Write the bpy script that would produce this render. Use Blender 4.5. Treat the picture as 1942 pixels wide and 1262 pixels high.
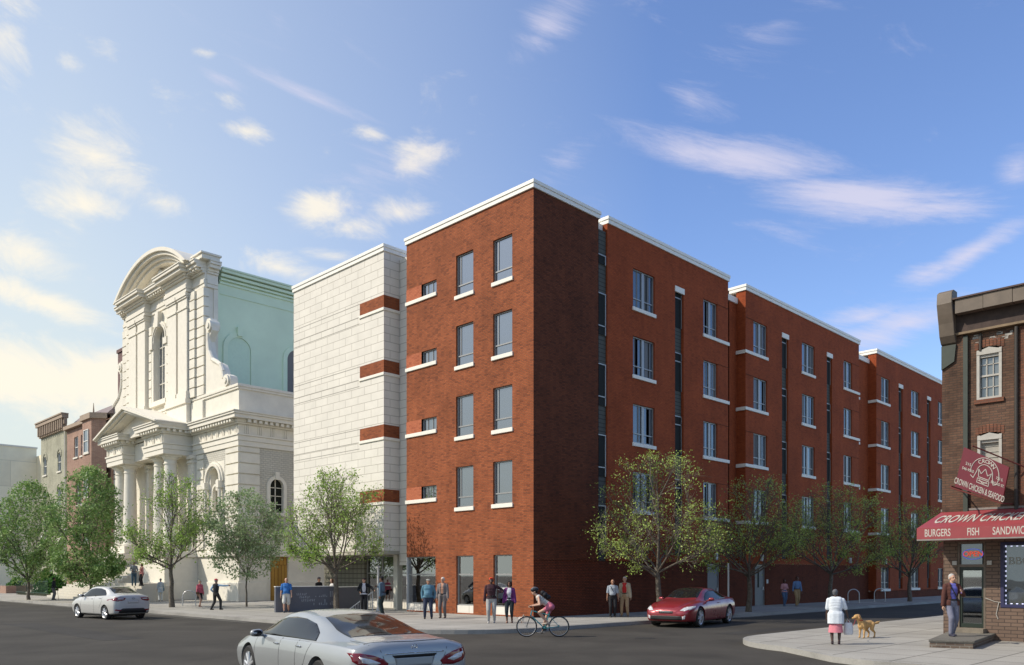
import bpy, bmesh, math, random
import numpy as np
from mathutils import Vector, Matrix, Euler
from mathutils.bvhtree import BVHTree
R = math.radians
PI = math.pi
scene = bpy.context.scene
for o in list(bpy.data.objects):
    bpy.data.objects.remove(o)
COL = scene.collection

# ------------------------------------------------------------------ camera
CAMX, CAMY, EYE = -26.29, -24.90, 1.90
cam_d = bpy.data.cameras.new('camera')
cam = bpy.data.objects.new('camera', cam_d)
COL.objects.link(cam)
cam.location = (CAMX, CAMY, EYE)
cam.rotation_euler = (R(90), 0, R(44.94 - 90))
cam_d.sensor_width = 36
cam_d.lens = 36 * 1562.5 / 1942
cam_d.shift_y = (1090 - 631) / 1942
cam_d.clip_end = 3000
scene.camera = cam
FWD = (math.cos(R(44.94)), math.sin(R(44.94)))
RGT = (math.sin(R(44.94)), -math.cos(R(44.94)))

# ------------------------------------------------------------------ light
SUN_DIR = Vector((0.80, -0.60, -math.tan(R(41)))).normalized()
sun_d = bpy.data.lights.new('sun', 'SUN')
sun_d.energy = 4.0
sun_d.angle = R(0.6)
sun_d.color = (1.0, 0.91, 0.78)
sun = bpy.data.objects.new('sun', sun_d)
COL.objects.link(sun)
sun.rotation_euler = SUN_DIR.to_track_quat('-Z', 'Y').to_euler()
sun.location = (-40, 30, 60)

scene.view_settings.view_transform = 'Standard'
scene.view_settings.look = 'None'
scene.view_settings.gamma = 1
scene.view_settings.use_curve_mapping = False
scene.view_settings.exposure = 0.2

world = bpy.data.worlds.new("World")
scene.world = world
world.use_nodes = True
NT = world.node_tree
for n in list(NT.nodes):
    NT.nodes.remove(n)

def N(nt, typ, **kw):
    n = nt.nodes.new(typ)
    for k, v in kw.items():
        if k == 'inp':
            for a, b in v.items():
                n.inputs[a].default_value = b
        else:
            setattr(n, k, v)
    return n

def M(nt, op, a, b=None, c=None, clamp=False):
    n = nt.nodes.new('ShaderNodeMath')
    n.operation = op
    n.use_clamp = clamp
    for i, v in enumerate((a, b, c)):
        if v is None:
            continue
        if isinstance(v, (int, float)):
            n.inputs[i].default_value = v
        else:
            nt.links.new(v, n.inputs[i])
    return n.outputs[0]

def MIX(nt, f, a, b, blend='MIX'):
    n = nt.nodes.new('ShaderNodeMix')
    n.data_type = 'RGBA'
    n.blend_type = blend
    for i, v in ((0, f), (6, a), (7, b)):
        if isinstance(v, (int, float)):
            n.inputs[i].default_value = v
        elif isinstance(v, tuple):
            n.inputs[i].default_value = v if len(v) == 4 else v + (1,)
        else:
            nt.links.new(v, n.inputs[i])
    return n.outputs[2]

def build_sky():
    nt = NT
    sky = N(nt, 'ShaderNodeTexSky', sky_type='NISHITA')
    sky.sun_disc = False
    sky.sun_elevation = R(41)
    sky.sun_rotation = math.atan2(-SUN_DIR.x, -SUN_DIR.y)
    sky.air_density = 1.0
    sky.dust_density = 0.6
    sky.ozone_density = 2.0
    tc = N(nt, 'ShaderNodeTexCoord')
    sep = N(nt, 'ShaderNodeSeparateXYZ')
    nt.links.new(tc.outputs['Generated'], sep.inputs[0])
    X, Y, Z = sep.outputs
    df = M(nt, 'ADD', M(nt, 'MULTIPLY', X, FWD[0]), M(nt, 'MULTIPLY', Y, FWD[1]))
    dr = M(nt, 'ADD', M(nt, 'MULTIPLY', X, RGT[0]), M(nt, 'MULTIPLY', Y, RGT[1]))
    az = M(nt, 'ARCTAN2', dr, df)
    el = M(nt, 'ARCSINE', Z)
    comb = N(nt, 'ShaderNodeCombineXYZ')
    nt.links.new(az, comb.inputs[0]); nt.links.new(el, comb.inputs[1])
    P = comb.outputs[0]
    def noise(scale, detail, rough, rot, stretch, dist=0.0, off=0.0):
        mp = N(nt, 'ShaderNodeMapping', vector_type='TEXTURE')
        mp.inputs['Rotation'].default_value = (0, 0, rot)
        mp.inputs['Scale'].default_value = (1 / stretch[0], 1 / stretch[1], 1)
        mp.inputs['Location'].default_value = (off, off, off)
        nt.links.new(P, mp.inputs[0])
        nz = N(nt, 'ShaderNodeTexNoise')
        nz.inputs['Scale'].default_value = scale
        nz.inputs['Detail'].default_value = detail
        nz.inputs['Roughness'].default_value = rough
        nz.inputs['Distortion'].default_value = dist
        nt.links.new(mp.outputs[0], nz.inputs['Vector'])
        return nz.outputs['Fac']
    def blobs(lst):
        acc = None
        for (u, v, ru, rv, rot, w) in lst:
            a = math.atan((u - 971) / 1562.5)
            e = math.atan((1090 - v) / 1562.5 * math.cos(a))
            k = math.cos(a) / 1562.5
            mp = N(nt, 'ShaderNodeMapping', vector_type='TEXTURE')
            mp.inputs['Location'].default_value = (a, e, 0)
            mp.inputs['Rotation'].default_value = (0, 0, R(rot))
            mp.inputs['Scale'].default_value = (ru * k * .9, rv * k * .85, 1)
            nt.links.new(P, mp.inputs[0])
            ln = N(nt, 'ShaderNodeVectorMath', operation='LENGTH')
            nt.links.new(mp.outputs[0], ln.inputs[0])
            m = M(nt, 'MULTIPLY', M(nt, 'SUBTRACT', 1.0, ln.outputs['Value'], clamp=True), w)
            acc = m if acc is None else M(nt, 'MAXIMUM', acc, m)
        return acc
    puffy = blobs([(600, 402, 125, 62, 12, 1.0), (800, 290, 105, 52, 5, .95), (470, 250, 80, 32, 0, .7), (180, 290, 190, 110, -10, .75),
                   (160, 390, 140, 60, 0, .7), (60, 480, 170, 90, -12, .8), (90, 575, 230, 50, -14, .95), (60, 720, 330, 135, -8, 1.25),
                   (200, 730, 330, 120, -4, 1.15), (520, 505, 130, 40, -5, .7), (760, 405, 120, 45, 8, .75), (690, 430, 130, 40, 0, .6),
                   (130, 120, 70, 40, 0, .6), (205, 100, 60, 30, 0, .55), (385, 100, 50, 18, 0, .55), (20, 60, 90, 120, 0, .6),
                   (435, 185, 75, 30, 0, .6), (620, 290, 50, 30, 0, .5), (710, 255, 70, 30, 0, .5), (640, 488, 90, 22, 0, .5), (300, 385, 80, 40, 10, .6), (420, 860, 500, 60, 0, .6)])
    cirrus = blobs([(1400, 300, 380, 62, -14, 1.05), (1640, 375, 330, 72, -13, 1.1), (1740, 400, 220, 55, -8, .9), (1840, 480, 180, 45, 22, 1.0), (1780, 510, 120, 35, 10, .8),
                    (1030, 60, 160, 80, 35, .65), (1470, 50, 200, 70, 5, .55), (1310, 190, 130, 60, -25, .6), (590, 185, 240, 26, -13, .8), (430, 155, 90, 22, -10, .6),
                    (1700, 620, 240, 60, 12, .8), (1640, 600, 160, 40, 5, .6), (1080, 300, 160, 60, 30, .4), (1930, 320, 70, 60, 0, .7), (700, 330, 200, 90, 20, .4), (1500, 440, 200, 60, -10, .35)])
    n1 = noise(10, 10, .66, R(-6), (1, 1.9), .5)
    n2 = noise(5, 11, .70, R(-13), (1, 5.5), .5, 3.1)
    n3 = noise(2.2, 5, .6, 0, (1, 1.6), .2, 7.7)
    def sm(x, lo, hi):
        mr = N(nt, 'ShaderNodeMapRange', interpolation_type='SMOOTHSTEP')
        mr.inputs['From Min'].default_value = lo
        mr.inputs['From Max'].default_value = hi
        nt.links.new(x, mr.inputs['Value'])
        return mr.outputs['Result']
    pd = sm(M(nt, 'ADD', puffy, M(nt, 'MULTIPLY', M(nt, 'SUBTRACT', n1, .5), 1.9)), .16, .95)
    cd = M(nt, 'MULTIPLY', sm(M(nt, 'ADD', cirrus, M(nt, 'MULTIPLY', M(nt, 'SUBTRACT', n2, .5), 1.7)), .16, 1.05), .78)
    cover = sm(n3, .62, .8)
    # air: brighter and creamier toward the sun on the left
    lf = M(nt, 'MULTIPLY_ADD', az, -1.5, .26, clamp=True)
    lo = sm(el, .62, -.05)
    glow = M(nt, 'MULTIPLY', lf, M(nt, 'MULTIPLY_ADD', lo, .55, .45))
    hsv = N(nt, 'ShaderNodeHueSaturation')
    hsv.inputs['Hue'].default_value = .508
    hsv.inputs['Saturation'].default_value = 1.06
    hsv.inputs['Value'].default_value = 1.0
    nt.links.new(sky.outputs[0], hsv.inputs['Color'])
    base = MIX(nt, 1.0, hsv.outputs[0], SKY_TINT, 'MULTIPLY')
    base = MIX(nt, M(nt, 'MULTIPLY', glow, 1.05, clamp=True), base, SKY_GLOW)
    base = MIX(nt, M(nt, 'MULTIPLY', cover, .10), base, CL_COOL)
    ccol = MIX(nt, M(nt, 'MULTIPLY_ADD', az, 2.0, .45, clamp=True), CL_WARM, CL_COOL)
    c1 = MIX(nt, cd, base, CL_COOL)
    c1 = MIX(nt, M(nt, 'MULTIPLY', pd, .80), c1, ccol)
    bg = N(nt, 'ShaderNodeBackground')
    bg.inputs['Strength'].default_value = SKY_STR
    nt.links.new(c1, bg.inputs['Color'])
    out = N(nt, 'ShaderNodeOutputWorld')
    nt.links.new(bg.outputs[0], out.inputs['Surface'])
SKY_STR = 0.15
SKY_TINT = (1.12, 1.18, 1.27)
SKY_GLOW = (4.5, 4.9, 4.6)
CL_WARM = (6.4, 5.8, 4.7)
CL_COOL = (4.5, 4.3, 5.1)
build_sky()
world.cycles.sampling_method = 'MANUAL'
world.cycles.sample_map_resolution = 1024

# ------------------------------------------------------------------ materials
def newmat(name):
    m = bpy.data.materials.new(name)
    m.use_nodes = True
    nt = m.node_tree
    b = nt.nodes['Principled BSDF']
    return m, nt, b

def wall_uv(nt):
    """vector running along the wall (x or y, by the face normal) and up"""
    g = N(nt, 'ShaderNodeNewGeometry')
    s = N(nt, 'ShaderNodeSeparateXYZ'); nt.links.new(g.outputs['Position'], s.inputs[0])
    n = N(nt, 'ShaderNodeSeparateXYZ'); nt.links.new(g.outputs['True Normal'], n.inputs[0])
    ax = M(nt, 'GREATER_THAN', M(nt, 'ABSOLUTE', n.outputs[0]), .5)
    top = M(nt, 'GREATER_THAN', M(nt, 'ABSOLUTE', n.outputs[2]), .5)
    a = M(nt, 'ADD', M(nt, 'MULTIPLY', s.outputs[1], ax), M(nt, 'MULTIPLY', s.outputs[0], M(nt, 'SUBTRACT', 1, ax)))
    h = M(nt, 'ADD', M(nt, 'MULTIPLY', s.outputs[2], M(nt, 'SUBTRACT', 1, top)), M(nt, 'MULTIPLY', s.outputs[1], top))
    c = N(nt, 'ShaderNodeCombineXYZ')
    nt.links.new(a, c.inputs[0]); nt.links.new(h, c.inputs[1])
    return c.outputs[0]

def mat_plain(name, col, rough=.6, var=.12, nscale=6, metal=0.0, bump=.0, spec=.5, bscale=40):
    m, nt, b = newmat(name)
    b.inputs['Roughness'].default_value = rough
    b.inputs['Metallic'].default_value = metal
    b.inputs['Specular IOR Level'].default_value = spec
    tc = N(nt, 'ShaderNodeTexCoord')
    nz = N(nt, 'ShaderNodeTexNoise', inp={'Scale': nscale, 'Detail': 6.0, 'Roughness': .6})
    nt.links.new(tc.outputs['Object'], nz.inputs['Vector'])
    mr = N(nt, 'ShaderNodeMapRange', inp={'From Min': .3, 'From Max': .7, 'To Min': 1 - var, 'To Max': 1 + var})
    nt.links.new(nz.outputs['Fac'], mr.inputs['Value'])
    vm = N(nt, 'ShaderNodeVectorMath', operation='SCALE')
    vm.inputs[0].default_value = col[:3]
    nt.links.new(mr.outputs[0], vm.inputs['Scale'])
    nt.links.new(vm.outputs[0], b.inputs['Base Color'])
    if bump:
        n2 = N(nt, 'ShaderNodeTexNoise', inp={'Scale': bscale, 'Detail': 4.0})
        nt.links.new(tc.outputs['Object'], n2.inputs['Vector'])
        bp = N(nt, 'ShaderNodeBump', inp={'Strength': bump, 'Distance': .02})
        nt.links.new(n2.outputs['Fac'], bp.inputs['Height'])
        nt.links.new(bp.outputs[0], b.inputs['Normal'])
    return m

def mat_brick(name, c1, c2, c3, mortar, bw=.21, bh=.072, stain=.25, off=0.0, mort=.012, bias=0.0, dark=.5):
    m, nt, b = newmat(name)
    b.inputs['Roughness'].default_value = .85
    b.inputs['Specular IOR Level'].default_value = .2
    uv = wall_uv(nt)
    if off:
        ad = N(nt, 'ShaderNodeVectorMath', operation='ADD'); ad.inputs[1].default_value = (off, off, 0)
        nt.links.new(uv, ad.inputs[0]); uv = ad.outputs[0]
    bt = N(nt, 'ShaderNodeTexBrick')
    bt.inputs['Scale'].default_value = 1
    bt.inputs['Brick Width'].default_value = bw
    bt.inputs['Row Height'].default_value = bh
    bt.inputs['Mortar Size'].default_value = mort
    bt.inputs['Mortar Smooth'].default_value = .2
    bt.inputs['Bias'].default_value = bias
    bt.inputs['Color1'].default_value = c1 + (1,)
    bt.inputs['Color2'].default_value = c2 + (1,)
    bt.inputs['Mortar'].default_value = mortar + (1,)
    nt.links.new(uv, bt.inputs['Vector'])
    # scattered dark bricks: white noise per brick-sized cell
    mp = N(nt, 'ShaderNodeMapping'); mp.inputs['Scale'].default_value = (1 / (bw * 1.0), 1 / bh, 1)
    nt.links.new(uv, mp.inputs[0])
    fl = N(nt, 'ShaderNodeVectorMath', operation='FLOOR'); nt.links.new(mp.outputs[0], fl.inputs[0])
    wn = N(nt, 'ShaderNodeTexWhiteNoise', noise_dimensions='2D'); nt.links.new(fl.outputs[0], wn.inputs['Vector'])
    dk = M(nt, 'GREATER_THAN', wn.outputs['Value'], .86)
    col = MIX(nt, M(nt, 'MULTIPLY', dk, dark), bt.outputs['Color'], c3)
    nz = N(nt, 'ShaderNodeTexNoise', inp={'Scale': .55, 'Detail': 7.0, 'Roughness': .62})
    nt.links.new(uv, nz.inputs['Vector'])
    mr = N(nt, 'ShaderNodeMapRange', inp={'From Min': .3, 'From Max': .7, 'To Min': 1 - stain, 'To Max': 1 + stain * .6})
    nt.links.new(nz.outputs['Fac'], mr.inputs['Value'])
    mp2 = N(nt, 'ShaderNodeMapping'); mp2.inputs['Scale'].default_value = (2.2, .16, 1); nt.links.new(uv, mp2.inputs[0])
    nz2 = N(nt, 'ShaderNodeTexNoise', inp={'Scale': 1.0, 'Detail': 5.0, 'Roughness': .7}); nt.links.new(mp2.outputs[0], nz2.inputs['Vector'])
    mr2 = N(nt, 'ShaderNodeMapRange', inp={'From Min': .35, 'From Max': .7, 'To Min': 1 + stain * .35, 'To Max': 1 - stain * .55}); nt.links.new(nz2.outputs['Fac'], mr2.inputs['Value'])
    vm = N(nt, 'ShaderNodeVectorMath', operation='SCALE')
    nt.links.new(col, vm.inputs[0]); nt.links.new(M(nt, 'MULTIPLY', mr.outputs[0], mr2.outputs[0]), vm.inputs['Scale'])
    nt.links.new(vm.outputs[0], b.inputs['Base Color'])
    bp = N(nt, 'ShaderNodeBump', inp={'Strength': .5, 'Distance': .01})
    bp.invert = True
    nt.links.new(bt.outputs['Fac'], bp.inputs['Height'])
    nt.links.new(bp.outputs[0], b.inputs['Normal'])
    return m

def mat_blocks(name, c, joint, bw, bh, mort=.03, var=.06, offset=.5, rough=.75, stain=.08):
    m, nt, b = newmat(name)
    b.inputs['Roughness'].default_value = rough
    b.inputs['Specular IOR Level'].default_value = .25
    uv = wall_uv(nt)
    bt = N(nt, 'ShaderNodeTexBrick')
    bt.offset = offset
    bt.inputs['Scale'].default_value = 1
    bt.inputs['Brick Width'].default_value = bw
    bt.inputs['Row Height'].default_value = bh
    bt.inputs['Mortar Size'].default_value = mort
    bt.inputs['Mortar Smooth'].default_value = .1
    bt.inputs['Color1'].default_value = tuple(x * (1 + var) for x in c) + (1,)
    bt.inputs['Color2'].default_value = tuple(x * (1 - var) for x in c) + (1,)
    bt.inputs['Mortar'].default_value = joint + (1,)
    nt.links.new(uv, bt.inputs['Vector'])
    nz = N(nt, 'ShaderNodeTexNoise', inp={'Scale': .8, 'Detail': 8.0, 'Roughness': .65})
    nt.links.new(uv, nz.inputs['Vector'])
    mr = N(nt, 'ShaderNodeMapRange', inp={'From Min': .3, 'From Max': .7, 'To Min': 1 - stain, 'To Max': 1 + stain * .5})
    nt.links.new(nz.outputs['Fac'], mr.inputs['Value'])
    vm = N(nt, 'ShaderNodeVectorMath', operation='SCALE')
    nt.links.new(bt.outputs['Color'], vm.inputs[0]); nt.links.new(mr.outputs[0], vm.inputs['Scale'])
    nt.links.new(vm.outputs[0], b.inputs['Base Color'])
    bp = N(nt, 'ShaderNodeBump', inp={'Strength': .4, 'Distance': .01}); bp.invert = True
    nt.links.new(bt.outputs['Fac'], bp.inputs['Height']); nt.links.new(bp.outputs[0], b.inputs['Normal'])
    return m

def mat_glass(name, col=(.03, .04, .05), refl=.45, tint=(.75, .85, 1.0)):
    """window glass seen from outside: dark room behind, sky mirrored in it, slightly wavy"""
    m, nt, b = newmat(name)
    b.inputs['Base Color'].default_value = col + (1,)
    b.inputs['Roughness'].default_value = .25
    gl = N(nt, 'ShaderNodeBsdfGlossy', inp={'Roughness': .03, 'Color': tint + (1,)})
    tc = N(nt, 'ShaderNodeTexCoord')
    nz = N(nt, 'ShaderNodeTexNoise', inp={'Scale': .9, 'Detail': 2.0})
    nt.links.new(tc.outputs['Object'], nz.inputs['Vector'])
    bp = N(nt, 'ShaderNodeBump', inp={'Strength': .25, 'Distance': .05})
    nt.links.new(nz.outputs['Fac'], bp.inputs['Height']); nt.links.new(bp.outputs[0], gl.inputs['Normal'])
    fr = N(nt, 'ShaderNodeFresnel', inp={'IOR': 1.6})
    fac = M(nt, 'ADD', fr.outputs[0], refl, clamp=True)
    mx = N(nt, 'ShaderNodeMixShader')
    nt.links.new(fac, mx.inputs[0]); nt.links.new(b.outputs[0], mx.inputs[1]); nt.links.new(gl.outputs[0], mx.inputs[2])
    nt.links.new(mx.outputs[0], nt.nodes['Material Output'].inputs['Surface'])
    return m

def mat_clear(name, tint=(.9, .93, .92), refl=.38):
    m, nt, b = newmat(name)
    tr = N(nt, 'ShaderNodeBsdfTransparent', inp={'Color': tint + (1,)})
    gl = N(nt, 'ShaderNodeBsdfGlossy', inp={'Roughness': .02})
    fr = N(nt, 'ShaderNodeFresnel', inp={'IOR': 1.5})
    fac = M(nt, 'ADD', fr.outputs[0], refl, clamp=True)
    mx = N(nt, 'ShaderNodeMixShader')
    nt.links.new(fac, mx.inputs[0]); nt.links.new(tr.outputs[0], mx.inputs[1]); nt.links.new(gl.outputs[0], mx.inputs[2])
    nt.links.new(mx.outputs[0], nt.nodes['Material Output'].inputs['Surface'])
    return m

def mat_emit(name, col, s):
    m, nt, b = newmat(name)
    b.inputs['Base Color'].default_value = col + (1,)
    b.inputs['Emission Color'].default_value = col + (1,)
    b.inputs['Emission Strength'].default_value = s
    return m

MT = {}
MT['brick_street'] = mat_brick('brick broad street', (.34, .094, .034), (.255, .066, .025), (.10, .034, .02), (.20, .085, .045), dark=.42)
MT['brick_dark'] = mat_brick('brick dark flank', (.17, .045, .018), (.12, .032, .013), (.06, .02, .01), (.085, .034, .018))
MT['brick_red'] = mat_brick('brick red side street', (.37, .078, .022), (.30, .060, .018), (.19, .040, .014), (.22, .055, .022), stain=.2, dark=.4)
MT['brick_panel'] = mat_brick('brick orange panel', (.50, .155, .075), (.42, .125, .06), (.28, .07, .035), (.36, .12, .065), stain=.12)
MT['brick_base'] = mat_brick('brick base', (.20, .043, .016), (.15, .033, .012), (.08, .02, .009), (.06, .022, .012), mort=.016)
MT['stone_white'] = mat_blocks('white stone cladding', (.71, .675, .60), (.47, .44, .38), 1.22, .43, mort=.02, var=.022, stain=.08)
MT['coping'] = mat_plain('white coping', (.80, .78, .71), .55, .04)
MT['sill'] = mat_plain('white sill', (.78, .75, .66), .6, .05)
MT['metal_frame'] = mat_plain('aluminium frame', (.31, .31, .30), .4, .05, metal=.3)
MT['light_frame'] = mat_plain('pale frame', (.55, .55, .53), .45, .05, metal=.1)
MT['dark_panel'] = mat_blocks('dark metal siding', (.085, .088, .075), (.04, .04, .035), 40, .20, mort=.02, var=.02)
MT['glass'] = mat_glass('glass', (.05, .055, .06), .34, (.62, .66, .72))
MT['glass_side'] = mat_glass('glass side', (.03, .045, .06), .06, (.42, .52, .62))
MT['glass_dark'] = mat_plain('dark glass', (.016, .018, .016), .6, .1, 2, spec=.1)
MT['clear'] = mat_clear('shop glass')
MT['curtain'] = mat_plain('curtain', (.17, .17, .165), .9, .1, 20)
MT['door_grey'] = mat_plain('grey door', (.17, .18, .185), .5, .04)
MT['church'] = mat_plain('church limestone', (.71, .672, .575), .85, .10, .9, bump=.15, bscale=12)
MT['church_trim'] = mat_plain('church limestone trim', (.72, .68, .585), .85, .05, 3)
MT['church_brick'] = mat_brick('church pale brick', (.58, .555, .475), (.53, .505, .43), (.50, .48, .42), (.40, .38, .33), bw=.36, bh=.15, stain=.1, mort=.022)
MT['teal'] = mat_plain('pale green nave render', (.62, .74, .56), .7, .06, .5)
MT['wood'] = mat_blocks('ochre wood door', (.42, .24, .055), (.16, .08, .02), .28, 2.6, mort=.02, var=.12)
MT['wood_dark'] = mat_blocks('brown wood door', (.22, .11, .055), (.08, .04, .02), .5, 1.2, mort=.03, var=.12)
MT['asphalt'] = None
def mat_ground(name, c, scale, var, rough=.9, patch=.25, joints=None):
    m, nt, b = newmat(name)
    b.inputs['Roughness'].default_value = rough
    b.inputs['Specular IOR Level'].default_value = .25
    g = N(nt, 'ShaderNodeNewGeometry')
    nz = N(nt, 'ShaderNodeTexNoise', inp={'Scale': scale, 'Detail': 8.0, 'Roughness': .7})
    nt.links.new(g.outputs['Position'], nz.inputs['Vector'])
    n2 = N(nt, 'ShaderNodeTexNoise', inp={'Scale': .35, 'Detail': 6.0, 'Roughness': .6, 'Distortion': .6})
    nt.links.new(g.outputs['Position'], n2.inputs['Vector'])
    a = N(nt, 'ShaderNodeMapRange', inp={'From Min': .3, 'From Max': .7, 'To Min': 1 - var, 'To Max': 1 + var})
    nt.links.new(nz.outputs['Fac'], a.inputs['Value'])
    p = N(nt, 'ShaderNodeMapRange', inp={'From Min': .35, 'From Max': .65, 'To Min': 1 - patch, 'To Max': 1 + patch * .5})
    nt.links.new(n2.outputs['Fac'], p.inputs['Value'])
    s = M(nt, 'MULTIPLY', a.outputs[0], p.outputs[0])
    vm = N(nt, 'ShaderNodeVectorMath', operation='SCALE')
    vm.inputs[0].default_value = c
    if joints:
        bt = N(nt, 'ShaderNodeTexBrick')
        bt.offset = 0
        bt.inputs['Scale'].default_value = 1
        bt.inputs['Brick Width'].default_value = joints
        bt.inputs['Row Height'].default_value = joints
        bt.inputs['Mortar Size'].default_value = .03
        bt.inputs['Color1'].default_value = tuple(x * 1.05 for x in c) + (1,)
        bt.inputs['Color2'].default_value = tuple(x * .93 for x in c) + (1,)
        bt.inputs['Mortar'].default_value = tuple(x * .5 for x in c) + (1,)
        nt.links.new(g.outputs['Position'], bt.inputs['Vector'])
        nt.links.new(bt.outputs['Color'], vm.inputs[0])
    nt.links.new(s, vm.inputs['Scale'])
    nt.links.new(vm.outputs[0], b.inputs['Base Color'])
    bp = N(nt, 'ShaderNodeBump', inp={'Strength': .35, 'Distance': .01})
    nt.links.new(nz.outputs['Fac'], bp.inputs['Height']); nt.links.new(bp.outputs[0], b.inputs['Normal'])
    return m
MT['asphalt'] = mat_ground('asphalt', (.054, .049, .041), 55, .3, patch=.28)
MT['patch'] = mat_ground('asphalt patch', (.045, .042, .038), 70, .25)
MT['concrete'] = mat_ground('pavement concrete', (.345, .33, .295), 34, .22, patch=.16, joints=1.5)
MT['kerb'] = mat_ground('kerb stone', (.33, .32, .295), 20, .12)
MT['steps'] = mat_plain('step stone', (.52, .49, .42), .85, .06, 4)
MT['paint_white'] = mat_plain('road paint', (.62, .61, .58), .8, .2, 9)

# ------------------------------------------------------------------ mesh helpers
class MB:
    def __init__(s):
        s.v = []; s.f = []; s.m = []; s.mi = 0
    def add(s, vs, fs, xf=None):
        k = len(s.v)
        if xf is not None:
            vs = [tuple(xf @ Vector(p)) for p in vs]
        s.v.extend([tuple(p) for p in vs])
        s.f.extend([tuple(i + k for i in f) for f in fs])
        s.m.extend([s.mi] * len(fs))
        return s
    def box(s, x0, x1, y0, y1, z0, z1, xf=None):
        if x1 < x0: x0, x1 = x1, x0
        if y1 < y0: y0, y1 = y1, y0
        if z1 < z0: z0, z1 = z1, z0
        vs = [(x0, y0, z0), (x1, y0, z0), (x1, y1, z0), (x0, y1, z0), (x0, y0, z1), (x1, y0, z1), (x1, y1, z1), (x0, y1, z1)]
        fs = [(0, 3, 2, 1), (4, 5, 6, 7), (0, 1, 5, 4), (1, 2, 6, 5), (2, 3, 7, 6), (3, 0, 4, 7)]
        return s.add(vs, fs, xf)
    def cyl(s, p0, p1, r0, r1=None, n=12, cap=True):
        r1 = r0 if r1 is None else r1
        p0 = Vector(p0); p1 = Vector(p1)
        d = p1 - p0
        if d.length < 1e-6: return s
        d.normalize()
        a = d.orthogonal().normalized(); b = d.cross(a)
        vs = []
        for p, r in ((p0, r0), (p1, r1)):
            for i in range(n):
                t = 2 * PI * i / n
                vs.append(p + (a * math.cos(t) + b * math.sin(t)) * r)
        fs = [(i, (i + 1) % n, n + (i + 1) % n, n + i) for i in range(n)]
        if cap:
            fs += [tuple(reversed(range(n))), tuple(range(n, 2 * n))]
        return s.add(vs, fs)
    def tube(s, pts, r, n=8):
        for i in range(len(pts) - 1):
            s.cyl(pts[i], pts[i + 1], r if not isinstance(r, (list, tuple)) else r[i], r if not isinstance(r, (list, tuple)) else r[i + 1], n)
        return s
    def lathe(s, prof, c=(0, 0, 0), n=24, axis='Z'):
        vs = []; fs = []
        for (r, z) in prof:
            for i in range(n):
                t = 2 * PI * i / n
                if axis == 'Z': vs.append((c[0] + r * math.cos(t), c[1] + r * math.sin(t), c[2] + z))
                else: vs.append((c[0] + r * math.cos(t), c[1] + z, c[2] + r * math.sin(t)))
        for j in range(len(prof) - 1):
            for i in range(n):
                fs.append((j * n + i, j * n + (i + 1) % n, (j + 1) * n + (i + 1) % n, (j + 1) * n + i))
        fs.append(tuple(reversed(range(n)))); fs.append(tuple(range((len(prof) - 1) * n, len(prof) * n)))
        return s.add(vs, fs)
    def prism(s, poly, fn, d0, d1):
        """poly: list of (a,b); fn(a,b,d)->xyz; extrude between d0,d1"""
        n = len(poly)
        vs = [fn(a, b, d0) for a, b in poly] + [fn(a, b, d1) for a, b in poly]
        fs = [tuple(range(n)), tuple(range(2 * n - 1, n - 1, -1))]
        fs += [(i, n + i, n + (i + 1) % n, (i + 1) % n) for i in range(n)]
        return s.add(vs, fs)
    def ball(s, c, r, n=10, m=7, xf=None):
        rx, ry, rz = r if isinstance(r, (tuple, list)) else (r, r, r)
        vs = []; fs = []
        for j in range(1, m):
            ph = PI * j / m
            for i in range(n):
                t = 2 * PI * i / n
                vs.append((c[0] + rx * math.sin(ph) * math.cos(t), c[1] + ry * math.sin(ph) * math.sin(t), c[2] + rz * math.cos(ph)))
        vs.append((c[0], c[1], c[2] + rz)); vs.append((c[0], c[1], c[2] - rz))
        T = len(vs) - 2; B = T + 1
        for j in range(m - 2):
            for i in range(n):
                fs.append((j * n + i, (j + 1) * n + i, (j + 1) * n + (i + 1) % n, j * n + (i + 1) % n))
        for i in range(n):
            fs.append((T, i, (i + 1) % n)); fs.append((B, (m - 2) * n + (i + 1) % n, (m - 2) * n + i))
        return s.add(vs, fs, xf)
    def mesh(s, name, mats):
        me = bpy.data.meshes.new(name)
        me.from_pydata(s.v, [], s.f)
        if not isinstance(mats, (list, tuple)): mats = [mats]
        for mt in mats: me.materials.append(mt)
        if len(mats) > 1:
            me.polygons.foreach_set('material_index', s.m)
        me.update()
        return me
    def obj(s, name, mats, parent=None, smooth=None, fixn=True, bevel=0):
        me = s.mesh(name, mats)
        if fixn:
            bm = bmesh.new(); bm.from_mesh(me)
            bmesh.ops.recalc_face_normals(bm, faces=bm.faces)
            bm.to_mesh(me); bm.free()
        o = bpy.data.objects.new(name, me)
        COL.objects.link(o)
        if parent is not None: o.parent = parent
        if smooth is not None:
            set_smooth(o, smooth)
        if bevel:
            md = o.modifiers.new('bevel', 'BEVEL'); md.width = bevel; md.segments = 2; md.limit_method = 'ANGLE'
        return o

def set_smooth(o, angle=35):
    me = o.data
    me.polygons.foreach_set('use_smooth', [True] * len(me.polygons))
    if angle < 180:
        bm = bmesh.new(); bm.from_mesh(me)
        th = R(angle)
        for e in bm.edges:
            e.smooth = (len(e.link_faces) == 2 and e.calc_face_angle(0) < th)
        bm.to_mesh(me); bm.free()

def thing(name, label, cat, loc=(0, 0, 0), rotz=0, group=None):
    o = bpy.data.objects.new(name, None)
    COL.objects.link(o)
    o.location = loc; o.rotation_euler = (0, 0, rotz)
    o.empty_display_size = .3
    o['label'] = label; o['category'] = cat
    if group: o['group'] = group
    return o

def tag(o, label, cat, group=None):
    o['label'] = label; o['category'] = cat
    if group: o['group'] = group
    return o

def struct(o):
    o['kind'] = 'structure'
    return o

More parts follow.
